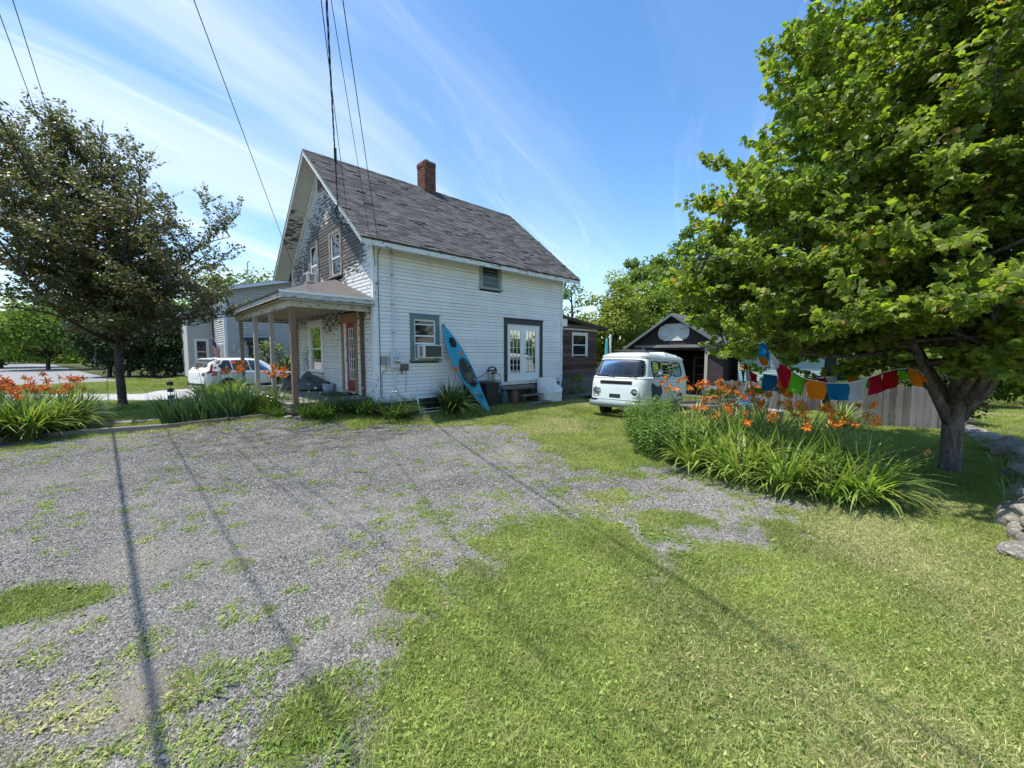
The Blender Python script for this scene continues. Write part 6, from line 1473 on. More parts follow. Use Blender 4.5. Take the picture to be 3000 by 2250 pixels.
# ================================================================== fence
M['picket'] = wood('picket', (.12, .115, .108), (.27, .26, .245), axis='z', bump=.6)
def fence(name, label, A, B, h0, h1, pw=.135, n=None):
    r = empty(name, (A[0], A[1], 0), math.atan2(B[1] - A[1], B[0] - A[0]), label, 'fence', 'grey board fences'); L = math.hypot(B[0] - A[0], B[1] - A[1]); n = int(L / pw); rf = random.Random(int(A[0] * 10))
    for k in range(n):
        t = k / n; h = h0 + (h1 - h0) * t + rf.uniform(-.025, .02); x = k * pw; g = float(gz(A[0] + (B[0] - A[0]) * t, A[1] + (B[1] - A[1]) * t)); y = rf.uniform(-.006, .006)
        o = MB().prism([(x, g + .03), (x + pw - .008, g + .03), (x + pw - .008, g + h - .03), (x + pw - .035, g + h), (x + .03, g + h), (x, g + h - .03)], 'y', y - .01, y + .01).build('picket', M['picket'], r)
        o.rotation_euler = (0, 0, rf.uniform(-.004, .004))
    for z in (.3, .85): box_obj('rail', M['picket'], r, 0, L, .018, .06, z - .04, z + .04)
    for k in range(int(L / 2.2) + 1): box_obj('post', M['picket'], r, min(k * 2.2, L - .1), min(k * 2.2, L - .1) + .09, .061, .15, 0, (h0 + h1) / 2)
    return r
fence('board_fence', 'weathered grey board fence panel running behind the maple trunk', (8.75, 10.95), (11.3, 9.72), 1.10, 1.12)
fence('board_fence', 'lower grey board fence seen beyond the prayer flags', (7.4, 14.2), (10.2, 13.2), 1.05, 1.0)
wp = empty('white_post', (10.86, 9.6, 0), 0, 'slim white post at the fence end behind the maple trunk', 'post'); box_obj('post', M['clean_white'], wp, -.03, .03, -.03, .03, 0, 1.3); box_obj('cap', M['clean_white'], wp, -.035, .035, -.035, .035, 1.301, 1.32)
# ================================================================== stone wall on the right
def stonem():
    m, nt = newmat('field_stone'); t = NT(nt); v = t.n('ShaderNodeTexCoord').outputs['Object']; rnd = t.n('ShaderNodeObjectInfo').outputs['Random']
    cc = t.mix(rnd, (.14, .125, .11), (.33, .29, .25)); n = t.noise(v, 5, 6, .7); cc = t.mix(t.ramp(n, .45, .7), cc, (.42, .40, .36)); cc = t.mix(t.ramp(t.noise(v, 11, 4), .58, .68, 0, .7), cc, (.10, .115, .07))
    t.out(t.prin(color=cc, rough=.9, spec=.2, normal=t.bump(n, .6, .03))); return m
M['field_stone'] = stonem()
def rockmesh(seed, name='boulder', nu=14, nv=18):
    g = np.random.default_rng(seed); ph = g.uniform(0, 6.28, 12); am = g.uniform(.04, .12, 6)
    planes = [Vector(g.normal(0, 1, 3)).normalized() for _ in range(9)]; dd = g.uniform(.62, .95, 9)
    def P(i, j):
        th, f = PI * i / (nu - 1), 2 * PI * j / nv; d = Vector((math.sin(th) * math.cos(f), math.sin(th) * math.sin(f), math.cos(th)))
        r = 1.0
        for q, e in zip(planes, dd):
            k = d.dot(q)
            if k > .05: r = min(r, e / k)
        r *= 1 + .03 * math.sin(7 * d.x + ph[0]) + .03 * math.sin(9 * d.y + ph[1]); return tuple(d * r)
    return MB().grid(P, nu, nv, True).mesh(name, M['field_stone'], False)
rocks = [rockmesh(i) for i in range(8)]
sw = empty('stone_wall', (0, 0, 0), 0, 'low wall of grey fieldstones edging the lawn at the right', 'stone wall')
rs = random.Random(21)
path = [(11.5, 10.0), (10.65, 9.1), (10.3, 8.4), (9.4, 7.65), (8.8, 6.85), (8.15, 6.25), (7.3, 5.55), (6.6, 4.98), (6.05, 4.56), (5.62, 4.22), (5.28, 3.94), (4.85, 3.6), (4.4, 3.22)]
for i in range(len(path) - 1):
    L = math.dist(path[i], path[i + 1]); n = max(2, int(L / .30))
    for k in range(n):
        t = k / n; x = path[i][0] + (path[i + 1][0] - path[i][0]) * t; y = path[i][1] + (path[i + 1][1] - path[i][1]) * t
        for lay in range(2 if i > 2 else 1):
            s = rs.uniform(.12, .21) * (1.0 if lay == 0 else .8)
            o = link('stone', rocks[rs.randrange(8)], sw, (x + rs.uniform(-.08, .12) + lay * .06, y + rs.uniform(-.08, .08), s * .35 + lay * .22), (rs.uniform(-.3, .3), rs.uniform(-.3, .3), rs.uniform(0, 6)), (s * rs.uniform(1, 1.5), s, s * rs.uniform(.55, .8)))
for (x, y, s) in ((10.9, 9.5, .26), (10.0, 8.15, .28), (9.3, 7.35, .36), (8.6, 6.5, .30)): link('stone', rocks[rs.randrange(8)], sw, (x, y, s * .25), (0, 0, rs.uniform(0, 6)), (s * 1.4, s, s * .6))
# loose stones in the beds
for (x, y, s, lb) in ((-5.15, 9.75, .13, 'rounded stone by the porch corner'), (-5.42, 9.68, .09, 'small stone at the end of the timber edging')):
    o = link('loose_stone', rocks[rs.randrange(8)], None, (x, y, s * .3 + float(gz(x, y))), (0, 0, rs.uniform(0, 6)), (s * 1.3, s, s * .6)); tag(o, lb, 'stone', 'loose stones in the beds')
# ================================================================== timber edging, flagstone path, path lights
te = empty('timber_edging', (0, 0, 0), 0, 'dark weathered timbers edging the flower bed along the driveway', 'edging')
tp_ = [(-12.3, 7.9), (-10.67, 9.14), (-8.66, 10.05), (-6.95, 9.86), (-5.52, 9.94)]
for i in range(4):
    (x0, y0), (x1, y1) = tp_[i], tp_[i + 1]; L = math.dist(tp_[i], tp_[i + 1]); o = MB().box(.01, L - .01, -.07, .07, -.03, .13).build('timber', M['dark_wood' if i != 1 else 'grey_wood_x'], te, bev=.012); z0, z1 = float(gz(x0, y0)), float(gz(x1, y1)); o.location = (x0, y0, z0 + rs.uniform(0, .012)); o.rotation_euler = (0, -math.atan2(z1 - z0, L), math.atan2(y1 - y0, x1 - x0))
fp = empty('flagstone_path', (0, 0, 0), 0, 'row of grey paving slabs crossing the grass near the dark tree', 'path')
M['slab'] = simple('slab', (.30, .29, .28), .85, .2, 4, .4)
for k in range(6):
    t = k / 5; cx, cy = -12.0 + 2.3 * t, 10.75 + 1.55 * t
    o = MB().prism([(-.27, -.42 + rs.uniform(-.04, .04)), (.25, -.44), (.27 + rs.uniform(-.03, .0), .42), (-.25, .44 + rs.uniform(-.04, .04))], 'z', -.03, .035).build('slab', M['slab'], fp, bev=.008); o.location = (cx, cy, 0); o.rotation_euler = (0, 0, .58 + rs.uniform(-.05, .05))
pl_ = empty('path_light', (-13.42, 15.75, 0), 0, 'black garden light stake of three stacked lanterns beside the walk', 'garden light')
MB().tube([(0, 0, -.03), (0, 0, .88)], .012, 6).build('stake', M['dark_metal'], pl_)
for z in (.15, .42, .68): box_obj('lantern', M['dark_metal'], pl_, -.075, .075, -.075, .075, z, z + .14, bev=.012)
# far things along the street at the left
for (x, y, rz, lb) in ((-62, 66, 25, 'distant grey low outbuilding beyond the street, farthest left'), (-47, 70, 10, 'distant pale house glimpsed under the dark tree across the street')):
    h = empty('far_house', (x, y, 0), R(rz), lb, 'house', 'far houses across the street'); MB().box(-4, 4, -3, 3, 0, 3.2).build('wall', M['nb_clap'], h); MB().prism([(-3.4, 3.15), (0, 5.4), (3.4, 3.15)], 'x', -4.4, 4.4).build('roof', M['nb_roof'], h)
    for k in (-2.4, 0, 2.4): box_obj('window', M['pane'], h, k - .5, k + .5, -3.02, -2.99, 1.2, 2.4)
# ================================================================== leaves and trees
MAPLE = [(0, 0, 0), (-.08, .22, .03), (.12, .50, -.04), (.32, .36, .04), (.68, .52, -.06), (.68, .24, .05), (1.0, 0, -.12), (.68, -.24, .05), (.68, -.52, -.06), (.32, -.36, .04), (.12, -.50, -.04), (-.08, -.22, .03)]
OVAL = [(0, 0, 0), (.35, .26, .05), (.75, .20, .03), (1, 0, -.05), (.75, -.20, .03), (.35, -.26, .05)]
RHOMB = [(0, 0, 0), (.5, .30, .04), (1, 0, -.03), (.5, -.30, .04)]
def leafcloud(P, Nn, U_, S, tpl):
    P = np.asarray(P); n = len(P); t = np.array(tpl)
    Nn = Nn / np.linalg.norm(Nn, axis=1, keepdims=True); U_ = U_ - Nn * (U_ * Nn).sum(1, keepdims=True); U_ /= np.linalg.norm(U_, axis=1, keepdims=True) + 1e-9; Vv = np.cross(Nn, U_)
    V = P[:, None] + S[:, None, None] * (t[None, :, 0:1] * U_[:, None] + t[None, :, 1:2] * Vv[:, None] + t[None, :, 2:3] * Nn[:, None])
    k = len(t); return V.reshape(-1, 3), np.arange(n * k).reshape(n, k)
def bark(name, c1, c2, sc=1):
    m, nt = newmat(name); t = NT(nt); v = t.n('ShaderNodeTexCoord').outputs['Object']
    n = t.noise(t.map(v, (7 * sc, 7 * sc, 1.6 * sc)), 3, 6, .7, .4); cc = t.mix(t.ramp(n, .35, .65), c1, c2); cc = t.mix(t.ramp(t.noise(v, 5, 4), .55, .7, 0, .4), cc, tuple(x * 1.4 for x in c2))
    t.out(t.prin(color=cc, rough=.9, spec=.15, normal=t.bump(n, .8, .02))); return m
M['bark_maple'] = bark('bark_maple', (.075, .062, .054), (.20, .165, .145)); M['bark_dark'] = bark('bark_dark', (.035, .028, .022), (.11, .09, .075), 1.6)
def unit(v): v = np.asarray(v, float); return v / (np.linalg.norm(v) + 1e-9)
def tree(name, label, cat, base, trunk_pts, trunk_r, leaders, env, P_, seed, group=None):
    """a skeleton of limbs, branches and twigs; leaves hang on the twigs. env(p)->True inside the crown"""
    g = np.random.default_rng(seed); r = empty(name, (base[0], base[1], 0), 0, label, cat, group); B0 = np.array([base[0], base[1], 0.])
    mb = MB(); mb.tube(trunk_pts, trunk_r, 12); limbs = MB(); tw = MB(); LP, LU, LN, LS = [], [], [], []
    def wig(a, b, n, amp, lift=0):
        a, b = np.array(a, float), np.array(b, float); L = np.linalg.norm(b - a); out = []
        w = g.normal(0, amp * L, 3); w2 = g.normal(0, amp * L * .5, 3)
        for i in range(n):
            t = i / (n - 1); out.append(a + (b - a) * t + w * math.sin(PI * t) + w2 * math.sin(2 * PI * t) + np.array([0, 0, lift * L * math.sin(PI * t)]))
        return out
    def leaves_along(pts, n, side_):
        for k in range(n):
            t = (k + .5) / n * (len(pts) - 1); i = min(int(t), len(pts) - 2); p = pts[i] + (pts[i + 1] - pts[i]) * (t - i); d = unit(pts[i + 1] - pts[i])
            s = np.cross(d, [0, 0, 1]) * (1 if k % 2 else -1); u = unit(d * .5 + s * 1.0 + g.normal(0, .35, 3) + np.array([0, 0, P_['hang']])); ow = unit(p - np.array([B0[0] + P_.get('cx', 0) * (p[2] - 2), B0[1], p[2] - 1.0])); nn = np.array([0, 0, .75]) + ow * P_['out'] + g.normal(0, P_['tilt'], 3)
            LP.append(p + u * P_['petiole'] + np.array([0, 0, -P_['petiole'] * .3])); LU.append(u); LN.append(nn); LS.append(P_['leaf'] * g.uniform(.65, 1.2))
    for (a, b, r0) in leaders:
        L = np.linalg.norm(np.array(b) - np.array(a)); pts = wig(a, b, 9, .045, .0); rad = [r0 * (1 - .9 * (i / 8) ** .8) + .006 for i in range(9)]; limbs.tube(pts, rad, 7)
        s = P_['first'] * L; kb = g.uniform(0, 6)
        while s < L:
            t = s / L * 8; i = min(int(t), 7); p = pts[i] + (pts[i + 1] - pts[i]) * (t - i); kb += 2.4 + g.normal(0, .3)
            frac = s / L; el = P_['el'][0] + (P_['el'][1] - P_['el'][0]) * frac + g.normal(0, .12); d = np.array([math.cos(kb) * math.cos(el), math.sin(kb) * math.cos(el), math.sin(el)])
            q = 0.2
            while q < P_['maxb'] and env(p + d * q): q += .12
            ln = q * g.uniform(*P_['reach'])
            if ln > .35:
                e = p + d * ln + np.array([0, 0, -P_['droop'] * ln * ln * .12]); bp = wig(p, e, 6, .04, P_['arch']); limbs.tube(bp, [max(.004, .012 * ln * (1 - j / 5.5)) for j in range(6)], 4, False)
                m = int(ln / P_['tws'])
                for w in range(m + 1):
                    tt = (.18 + .82 * w / max(m, 1)) * 5; i2 = min(int(tt), 4); pp = bp[i2] + (bp[i2 + 1] - bp[i2]) * (tt - i2); bd = unit(bp[i2 + 1] - bp[i2]); sd = unit(np.cross(bd, [0, 0, 1])) * (1 if w % 2 else -1)
                    if w == m: sd = sd * .15
                    td = unit(bd * .75 + sd * .9 + g.normal(0, .3, 3) + np.array([0, 0, P_['twup']])); tl = P_['twl'] * g.uniform(.6, 1.25)
                    te_ = pp + td * tl
                    if not env(te_) and g.uniform() < .5: continue
                    tp2 = [pp, pp + td * tl * .5 + g.normal(0, .02, 3), te_ + np.array([0, 0, -.03 * tl])]; tw.tube(tp2, [.005, .004, .002], 3, False); leaves_along(tp2, int(P_['lpt'] * g.uniform(.7, 1.2)), 1)
            s += P_['bsp'] * g.uniform(.7, 1.3)
    off = lambda m: [tuple(np.array(v) - B0) for v in m.v]
    for m in (mb, limbs, tw): m.v = off(m)
    mb.build('trunk', P_['bark'], r, smooth=True); limbs.build('limbs', P_['bark'], r, smooth=True); tw.build('twigs', P_['bark'], r, kind='stuff')
    LP, LU, LN, LS = (np.array(q) for q in (LP, LU, LN, LS)); LP = LP - B0
    return r, LP, LU, LN, LS, g
def finish(r, LP, LU, LN, LS, g, tpl, m, nindiv=0):
    n = len(LP); rnd = g.uniform(0, 1, n)
    # leaves on the outer, upper shoots are younger and yellower
    sel = np.zeros(n, bool)
    if nindiv:
        bx, by = r.location.x, r.location.y; dist = np.sqrt((LP[:, 0] + bx) ** 2 + (LP[:, 1] + by) ** 2 + (LP[:, 2] - 1.95) ** 2)
        vis = np.abs(LP[:, 0] + bx) < (LP[:, 1] + by) * 1.28
        order = np.argsort(np.where(vis, dist / LS, 1e9)); sel[order[:nindiv]] = True
        protos = []
        for q in range(8):
            V, F = leafcloud([[0, 0, 0]], np.array([[0, 0, 1.]]), np.array([[1., 0, 0]]), np.array([1.]), tpl); protos.append(mesh_np('leaf', V, F, m, False, {'rnd': np.full(len(V), (q + .5) / 8)}))
        for i in np.where(sel)[0]:
            N_ = Vector(LN[i]).normalized(); U2 = Vector(LU[i]); U2 = (U2 - N_ * U2.dot(N_)).normalized(); V_ = N_.cross(U2)
            mt = Matrix(((U2.x, V_.x, N_.x), (U2.y, V_.y, N_.y), (U2.z, V_.z, N_.z)))
            link('leaf', protos[int(rnd[i] * 8)], r, tuple(LP[i]), mt.to_euler(), float(LS[i]))
    k = ~sel; V, F = leafcloud(LP[k], LN[k], LU[k], LS[k], tpl)
    o = link('crown', mesh_np('crown', V, F, m, False, {'rnd': np.repeat(rnd[k], len(tpl))}), r); o['kind'] = 'stuff'
    return o
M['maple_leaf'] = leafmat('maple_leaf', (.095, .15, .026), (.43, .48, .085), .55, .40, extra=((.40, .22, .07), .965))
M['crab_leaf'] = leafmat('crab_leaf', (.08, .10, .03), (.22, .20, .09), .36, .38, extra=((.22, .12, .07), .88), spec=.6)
# ---- maple on the right
mx, my = 7.15, 6.45
rz_m = [(1.42, 4.3), (1.85, 4.2), (2.4, 4.15), (3.2, 4.05), (4.3, 4.0), (5.2, 4.0), (5.9, 3.9), (6.6, 3.5), (7.3, 2.9), (8.2, 2.1), (9.2, 1.0), (9.6, .1)]
def env_m(p):
    z = p[2]
    if z > 9.6: return False
    if z < (1.42 if (p[0] - mx < -1.9 and p[1] - my > -.2) else 1.68): return False
    if z < 2.2 and p[1] < my - .2 and p[0] < 5.5: return False
    rr_ = np.interp(z, [q[0] for q in rz_m], [q[1] for q in rz_m]); dx, dy = p[0] - mx - .1, p[1] - my
    az = math.atan2(dy, dx); rr_ *= 1 + .10 * math.sin(3 * az + z * 1.3) + .07 * math.sin(7 * az - 2.1 * z)
    ry = rr_ * (.70 if dy < 0 else .85); return (dx / rr_) ** 2 + (dy / ry) ** 2 < 1
tp1 = [(mx, my, -.05), (mx, my, .10), (mx - .01, my, .45), (mx - .01, my, .8), (mx, my, 1.15), (mx + .03, my, 1.6), (mx + .06, my + .02, 2.3)]
leaders = [((mx - .06, my, .80), (mx - 2.4, my + .2, 5.6), .075), ((mx - .02, my - .04, .85), (mx - .5, my - .9, 7.6), .075), ((mx + .06, my, 1.0), (mx + .2, my + .3, 9.2), .085), ((mx + .07, my, .85), (mx + 2.3, my - .3, 6.2), .07), ((mx, my + .06, 1.1), (mx - .9, my + 1.6, 7.2), .08), ((mx + .05, my - .08, 1.15), (mx + .9, my - 1.4, 5.6), .07), ((mx - .9, my + .1, 2.0), (mx - 3.9, my + .5, 2.0), .035), ((mx - 1.2, my + .3, 2.6), (mx - 4.0, my + 1.2, 2.9), .035), ((mx - .08, my - .05, 1.15), (mx - 1.9, my - 1.0, 4.6), .06), ((mx - .1, my + .05, 1.2), (mx - 3.0, my + .6, 3.2), .05), ((mx, my, 2.0), (mx - 1.3, my - .1, 8.0), .06)]
PM = dict(out=.42, hang=-.30, tilt=.75, petiole=.05, leaf=.098, first=.10, el=(.12, .95), maxb=3.6, reach=(.78, 1.05), droop=.55, arch=.05, tws=.15, twup=.38, twl=.42, lpt=24, bsp=.165, bark=M['bark_maple'])
r, *a_ = tree('maple_tree', 'large leafy maple with a thick forked trunk on the lawn at the right', 'tree', (mx, my), tp1, [.18, .142, .125, .13, .12, .09, .08], leaders, env_m, PM, 5)
print('maple leaves', len(a_[0])); finish(r, *a_, MAPLE, M['maple_leaf'], 300)
# ---- dark crabapple on the left
kx, ky = -13.25, 13.62
rz_c = [(2.2, 3.9), (2.7, 5.0), (4, 5.6), (5.3, 5.6), (6.0, 5.4), (6.7, 4.8), (7.4, 4.1), (8.3, 3.1), (9.0, 2.2), (9.6, 1.0), (9.9, .1)]
def env_c(p):
    z = p[2]
    if z < 2.25 or z > 9.9: return False
    rr_ = np.interp(z, [q[0] for q in rz_c], [q[1] for q in rz_c]); dx, dy = p[0] - (kx - (z - 2) * .24), p[1] - ky; az = math.atan2(dy, dx)
    rr_ *= .90 + .20 * math.sin(5 * az + z) + .14 * math.sin(11 * az - 1.2 * z); return dx * dx + (dy / .8) ** 2 < rr_ * rr_
lead = []; rl = random.Random(8)
for k in range(15):
    a = k * 2.4; e = [0.3, .55, .8][k % 3]; rr0 = [1.6, 3.0, 4.4][k % 3]; zt = [9.6, 8.4, 6.6][k % 3] + rl.uniform(-.5, .4)
    tx, ty = kx - (zt - 2) * .24 + rr0 * math.cos(a), ky + rr0 * .8 * math.sin(a); z0 = rl.uniform(1.9, 3.4); lead.append(((kx - .05, ky, z0), (tx, ty, zt), .05))
lead.append(((kx + .3, ky, 2.3), (kx + 4.3, ky - .3, 3.2), .04)); lead.append(((kx + .4, ky, 3.0), (kx + 4.2, ky - .8, 5.4), .04))
lead.append(((kx, ky, 2.0), (kx - 1.5, ky, 9.6), .10))
PC = dict(out=.5, cx=-.24, hang=-.35, tilt=.8, petiole=.02, leaf=.115, first=.08, el=(.15, 1.15), maxb=2.6, reach=(.35, 1.2), droop=.35, arch=.03, tws=.17, twup=.65, twl=.48, lpt=17, bsp=.21, bark=M['bark_dark'])
r, *a_ = tree('crabapple_tree', 'dark bronze-leaved crabapple with a single trunk beside the flower bed', 'tree', (kx, ky), [(kx, ky, -.05), (kx - .01, ky, .3), (kx - .03, ky, 1.2), (kx - .02, ky, 2.2), (kx - .1, ky, 3.4)], [.18, .125, .115, .11, .09], lead, env_c, PC, 6)
print('crab leaves', len(a_[0])); finish(r, *a_, RHOMB, M['crab_leaf'])
# ---- background trees
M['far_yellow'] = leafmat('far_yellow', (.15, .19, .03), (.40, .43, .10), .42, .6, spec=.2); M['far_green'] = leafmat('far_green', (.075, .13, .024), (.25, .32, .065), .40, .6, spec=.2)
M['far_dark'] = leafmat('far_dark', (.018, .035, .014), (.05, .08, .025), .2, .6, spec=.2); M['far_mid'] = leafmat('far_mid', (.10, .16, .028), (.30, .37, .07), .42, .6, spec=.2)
def far_tree(label, x, y, h, rad, m, nclump, nleaf, ls, seed, name='broadleaf_tree', low=.18, squash=1.0, group='trees behind the houses', cr=.30, trunk=True, cat='tree', up=0.0):
    g = np.random.default_rng(seed); r = empty(name, (x, y, 0), 0, label, cat, group); z0 = h * low; zc, hz_ = (z0 + h) / 2, (h - z0) / 2
    C_ = []
    for k in range(nclump):
        d = unit(g.normal(0, 1, 3)); q = g.uniform(.25, 1) ** .45; z = d[2] * q; w = math.sqrt(max(0, 1 - .0 * z)); taper = (1 - up * max(0, z)); C_.append((d[0] * q * rad * taper * .86, d[1] * q * rad * .86 * taper * squash, zc + z * hz_ * .92))
    C_ = np.array(C_); sz = rad * cr * g.uniform(.6, 1.25, nclump)
    idx = g.integers(0, nclump, nleaf); dd = g.normal(0, 1, (nleaf, 3)); dd /= np.linalg.norm(dd, axis=1, keepdims=True); q = g.uniform(.3, 1, nleaf) ** .5
    P = C_[idx] + dd * (sz[idx] * q)[:, None] * np.array([1.15, 1.15, .72]); Nn = dd * .6 + np.array([0, 0, .7]) + g.normal(0, .45, (nleaf, 3)); Uu = dd + g.normal(0, .6, (nleaf, 3)) + np.array([0, 0, -.25])
    V, F = leafcloud(P, Nn, Uu, ls * g.uniform(.6, 1.3, nleaf), RHOMB if ls < .3 else OVAL)
    o = link('crown', mesh_np('crown', V, F, m, False, {'rnd': np.repeat(np.clip(g.uniform(0, 1, nleaf) * .7 + (g.uniform(0, 1, nclump)[idx]) * .3, 0, 1), len(F[0]))}), r); o['kind'] = 'stuff'
    if trunk:
        t_ = MB(); tr_ = .022 * h; t_.tube([(0, 0, -.3), (0, 0, .1), (.02 * h, 0, h * .4), (0, .01 * h, h * .85)], [tr_ * 1.3, tr_, tr_ * .7, tr_ * .15], 8)
        for k in range(0, nclump, 2):
            c = C_[k]; zs = max(h * .15, c[2] - math.hypot(c[0], c[1]) * .9); t_.tube([(0.01, 0, zs), (c[0] * .55, c[1] * .55, zs + (c[2] - zs) * .55), tuple(c)], [tr_ * .4, tr_ * .22, tr_ * .05], 4, False)
        t_.build('trunk', M['bark_dark'], r, smooth=True)
    return r
far_tree('rounded yellow-green willowy tree between the lean-to and the garage', 6.4, 25.5, 6.9, 2.7, M['far_yellow'], 70, 15000, .20, 1, cr=.24, low=.05)
far_tree('tall dark-limbed tree rising behind the yellow-green one', 10.7, 33, 10.6, 2.7, M['far_green'], 46, 7000, .30, 2, cr=.24, low=.2)
far_tree('tallest background tree, its open top left of the maple crown', 15.0, 34, 12.9, 3.6, M['far_green'], 50, 8500, .32, 3, cr=.22, low=.25)
far_tree('broad mid green tree directly behind the garage gable', 10.4, 27.5, 7.3, 3.4, M['far_mid'], 70, 13000, .25, 4, cr=.24, low=.04)
far_tree('leafy tree behind the garage roof ridge at its right', 14.9, 28.5, 8.3, 3.7, M['far_mid'], 70, 12000, .27, 5, cr=.24, low=.04)
far_tree('thin sparse tree just right of the white house corner', 4.35, 30, 8.0, 1.5, M['far_green'], 26, 1800, .22, 6, cr=.28, low=.2)
far_tree('small green tree low between willow and garage eave', 8.3, 30, 7.6, 2.2, M['far_green'], 40, 5200, .25, 7, low=.02)
for i, (x, y, h, rd) in enumerate(((20, 31, 8.2, 4), (26, 31, 7.6, 4), (32, 29, 7.8, 4), (37, 26, 8.6, 4.2), (33, 20, 6.5, 3.2), (19, 25, 5.6, 3), (43, 30, 9, 4.5))):
    far_tree('broadleaf tree glimpsed through the maple crown at the right', x, y, h, rd, M['far_green' if i % 2 else 'far_mid'], 46, 6000, .34, 30 + i, low=.03, group='trees seen through the maple')
for i, (x, y, h, rd) in enumerate(((15.4, 14.6, 3.0, 1.5), (18.2, 14.2, 3.2, 1.9), (21.5, 15.5, 3.6, 2.2))):
    far_tree(('round shrub behind the white fence post', 'leafy shrub at the lawn edge beyond the stone wall', 'rightmost tall shrub beyond the stone wall')[i], x, y, h, rd, M['far_green'], 40, 4500, .20, 50 + i, name='garden_shrub', low=.02, trunk=False, group='shrubs beyond the wall', cat='shrub')
far_tree('dark conical evergreen shrub right beside the maple trunk', 11.9, 10.9, 1.5, .85, M['far_dark'], 30, 4500, .09, 55, name='evergreen_shrub', low=0, trunk=False, cat='shrub', group='shrubs beyond the wall', up=.5)
for i, (x, y, h, rd) in enumerate(((-32.5, 32.5, 6.4, 2.6), (-30.3, 31.8, 6.0, 2.4), (-28.2, 31.6, 6.3, 2.5), (-26.2, 31.2, 5.6, 2.3), (-24.6, 30.6, 5.2, 2.0))):
    far_tree('dark dense hedge tree across the bright lawn under the crabapple', x, y, h, rd, M['far_dark'], 60, 9000, .22, 60 + i, low=.0, squash=.8, group='dark hedge trees by the neighbour drive', name='hedge_tree')
for i, (x, y, h, rd, lb) in enumerate(((-30, 46, 11.3, 5.5, 'green tree topping the neighbour roof between crabapple and gable'), (-40, 48, 8.6, 5, 'broad tree behind the crabapple, beyond the dark hedge'), (-53, 46, 8.4, 5, 'tree across the street behind the crabapple at the left'), (-66, 52, 9.5, 6, 'leftmost large tree across the street'), (-60, 78, 9, 8, 'far tree at the end of the street'), (-84, 84, 10, 9, 'farthest tree beyond the street on the left'), (-45, 66, 10, 6, 'distant tree over the bright street'))):
    far_tree(lb, x, y, h, rd, M['far_green'], 60, 9000, .42, 70 + i, low=.08, group='trees across the street')
# distant tree line all round the horizon
g = np.random.default_rng(3); n = 60000; az = g.uniform(-1.35, 1.35, n); dist = g.uniform(110, 170, n); P = np.stack([np.sin(az) * dist, np.cos(az) * dist, g.uniform(0, 1, n) ** .8 * (7 + 4 * np.sin(az * 17) + 2 * np.sin(az * 41))], 1)
V, F = leafcloud(P, g.normal(0, 1, (n, 3)) + np.array([0, -.3, .6]), g.normal(0, 1, (n, 3)), g.uniform(.9, 2.0, n), RHOMB)
tl = link('treeline', mesh_np('treeline', V, F, M['far_green'], False, {'rnd': np.repeat(g.uniform(0, 1, n), 4)})); tag(tl, 'far belt of woods along the horizon', 'woods', kind='stuff')
hy = far_tree('pale green flowering shrub against the neighbour wall behind the porch posts', -15.2, 25.7, 2.75, 1.25, leafmat('hydrangea', (.10, .15, .045), (.36, .38, .20), .3, .5), 34, 2600, .17, 90, name='flowering_shrub', low=.02, trunk=False, group='shrubs by the neighbour house', cat='shrub')
vs = far_tree('straggly dark bush between the settle bench and the lean-to', *W(8.75, -.15), 1.15, .42, M['far_green'], 18, 900, .07, 91, name='garden_shrub', low=.02, trunk=False, group='shrubs by the white house', cat='shrub')

# ================================================================== day lilies and other border plants
M['lily_leaf'] = leafmat('lily_leaf', (.10, .18, .028), (.46, .52, .14), .40, .38, extra=((.42, .34, .12), .955)); M['lily_dark'] = leafmat('lily_dark', (.045, .09, .02), (.14, .20, .045), .3, .42, extra=((.30, .26, .10), .96))
M['iris_leaf'] = leafmat('iris_leaf', (.035, .075, .035), (.10, .16, .07), .25, .45); M['stalk'] = simple('stalk', (.13, .18, .05), .6, .2, 8, 0)
M['phlox_leaf'] = leafmat('phlox_leaf', (.09, .17, .03), (.26, .36, .08), .32, .5)
def petal_mat(name, c1, c2):
    m, nt = newmat(name); t = NT(nt); a = t.attr('rnd'); cc = t.mix(t.ramp(a, .1, .45), c1, c2); p = t.prin(color=cc, rough=.5, spec=.2)
    tl_ = t.n('ShaderNodeBsdfTranslucent', {'Color': cc}).outputs[0]; t.out(t.n('ShaderNodeMixShader', {0: .35, 1: p, 2: tl_}).outputs[0]); return m
M['petal_orange'] = petal_mat('petal_orange', (.80, .40, .03), (.74, .16, .018)); M['petal_red'] = petal_mat('petal_red', (.72, .26, .04), (.62, .11, .03)); M['bud'] = simple('bud', (.38, .22, .05), .5, .3, 4, 0); M['daisy'] = simple('daisy_white', (.75, .75, .72), .6, .05, 3, 0)
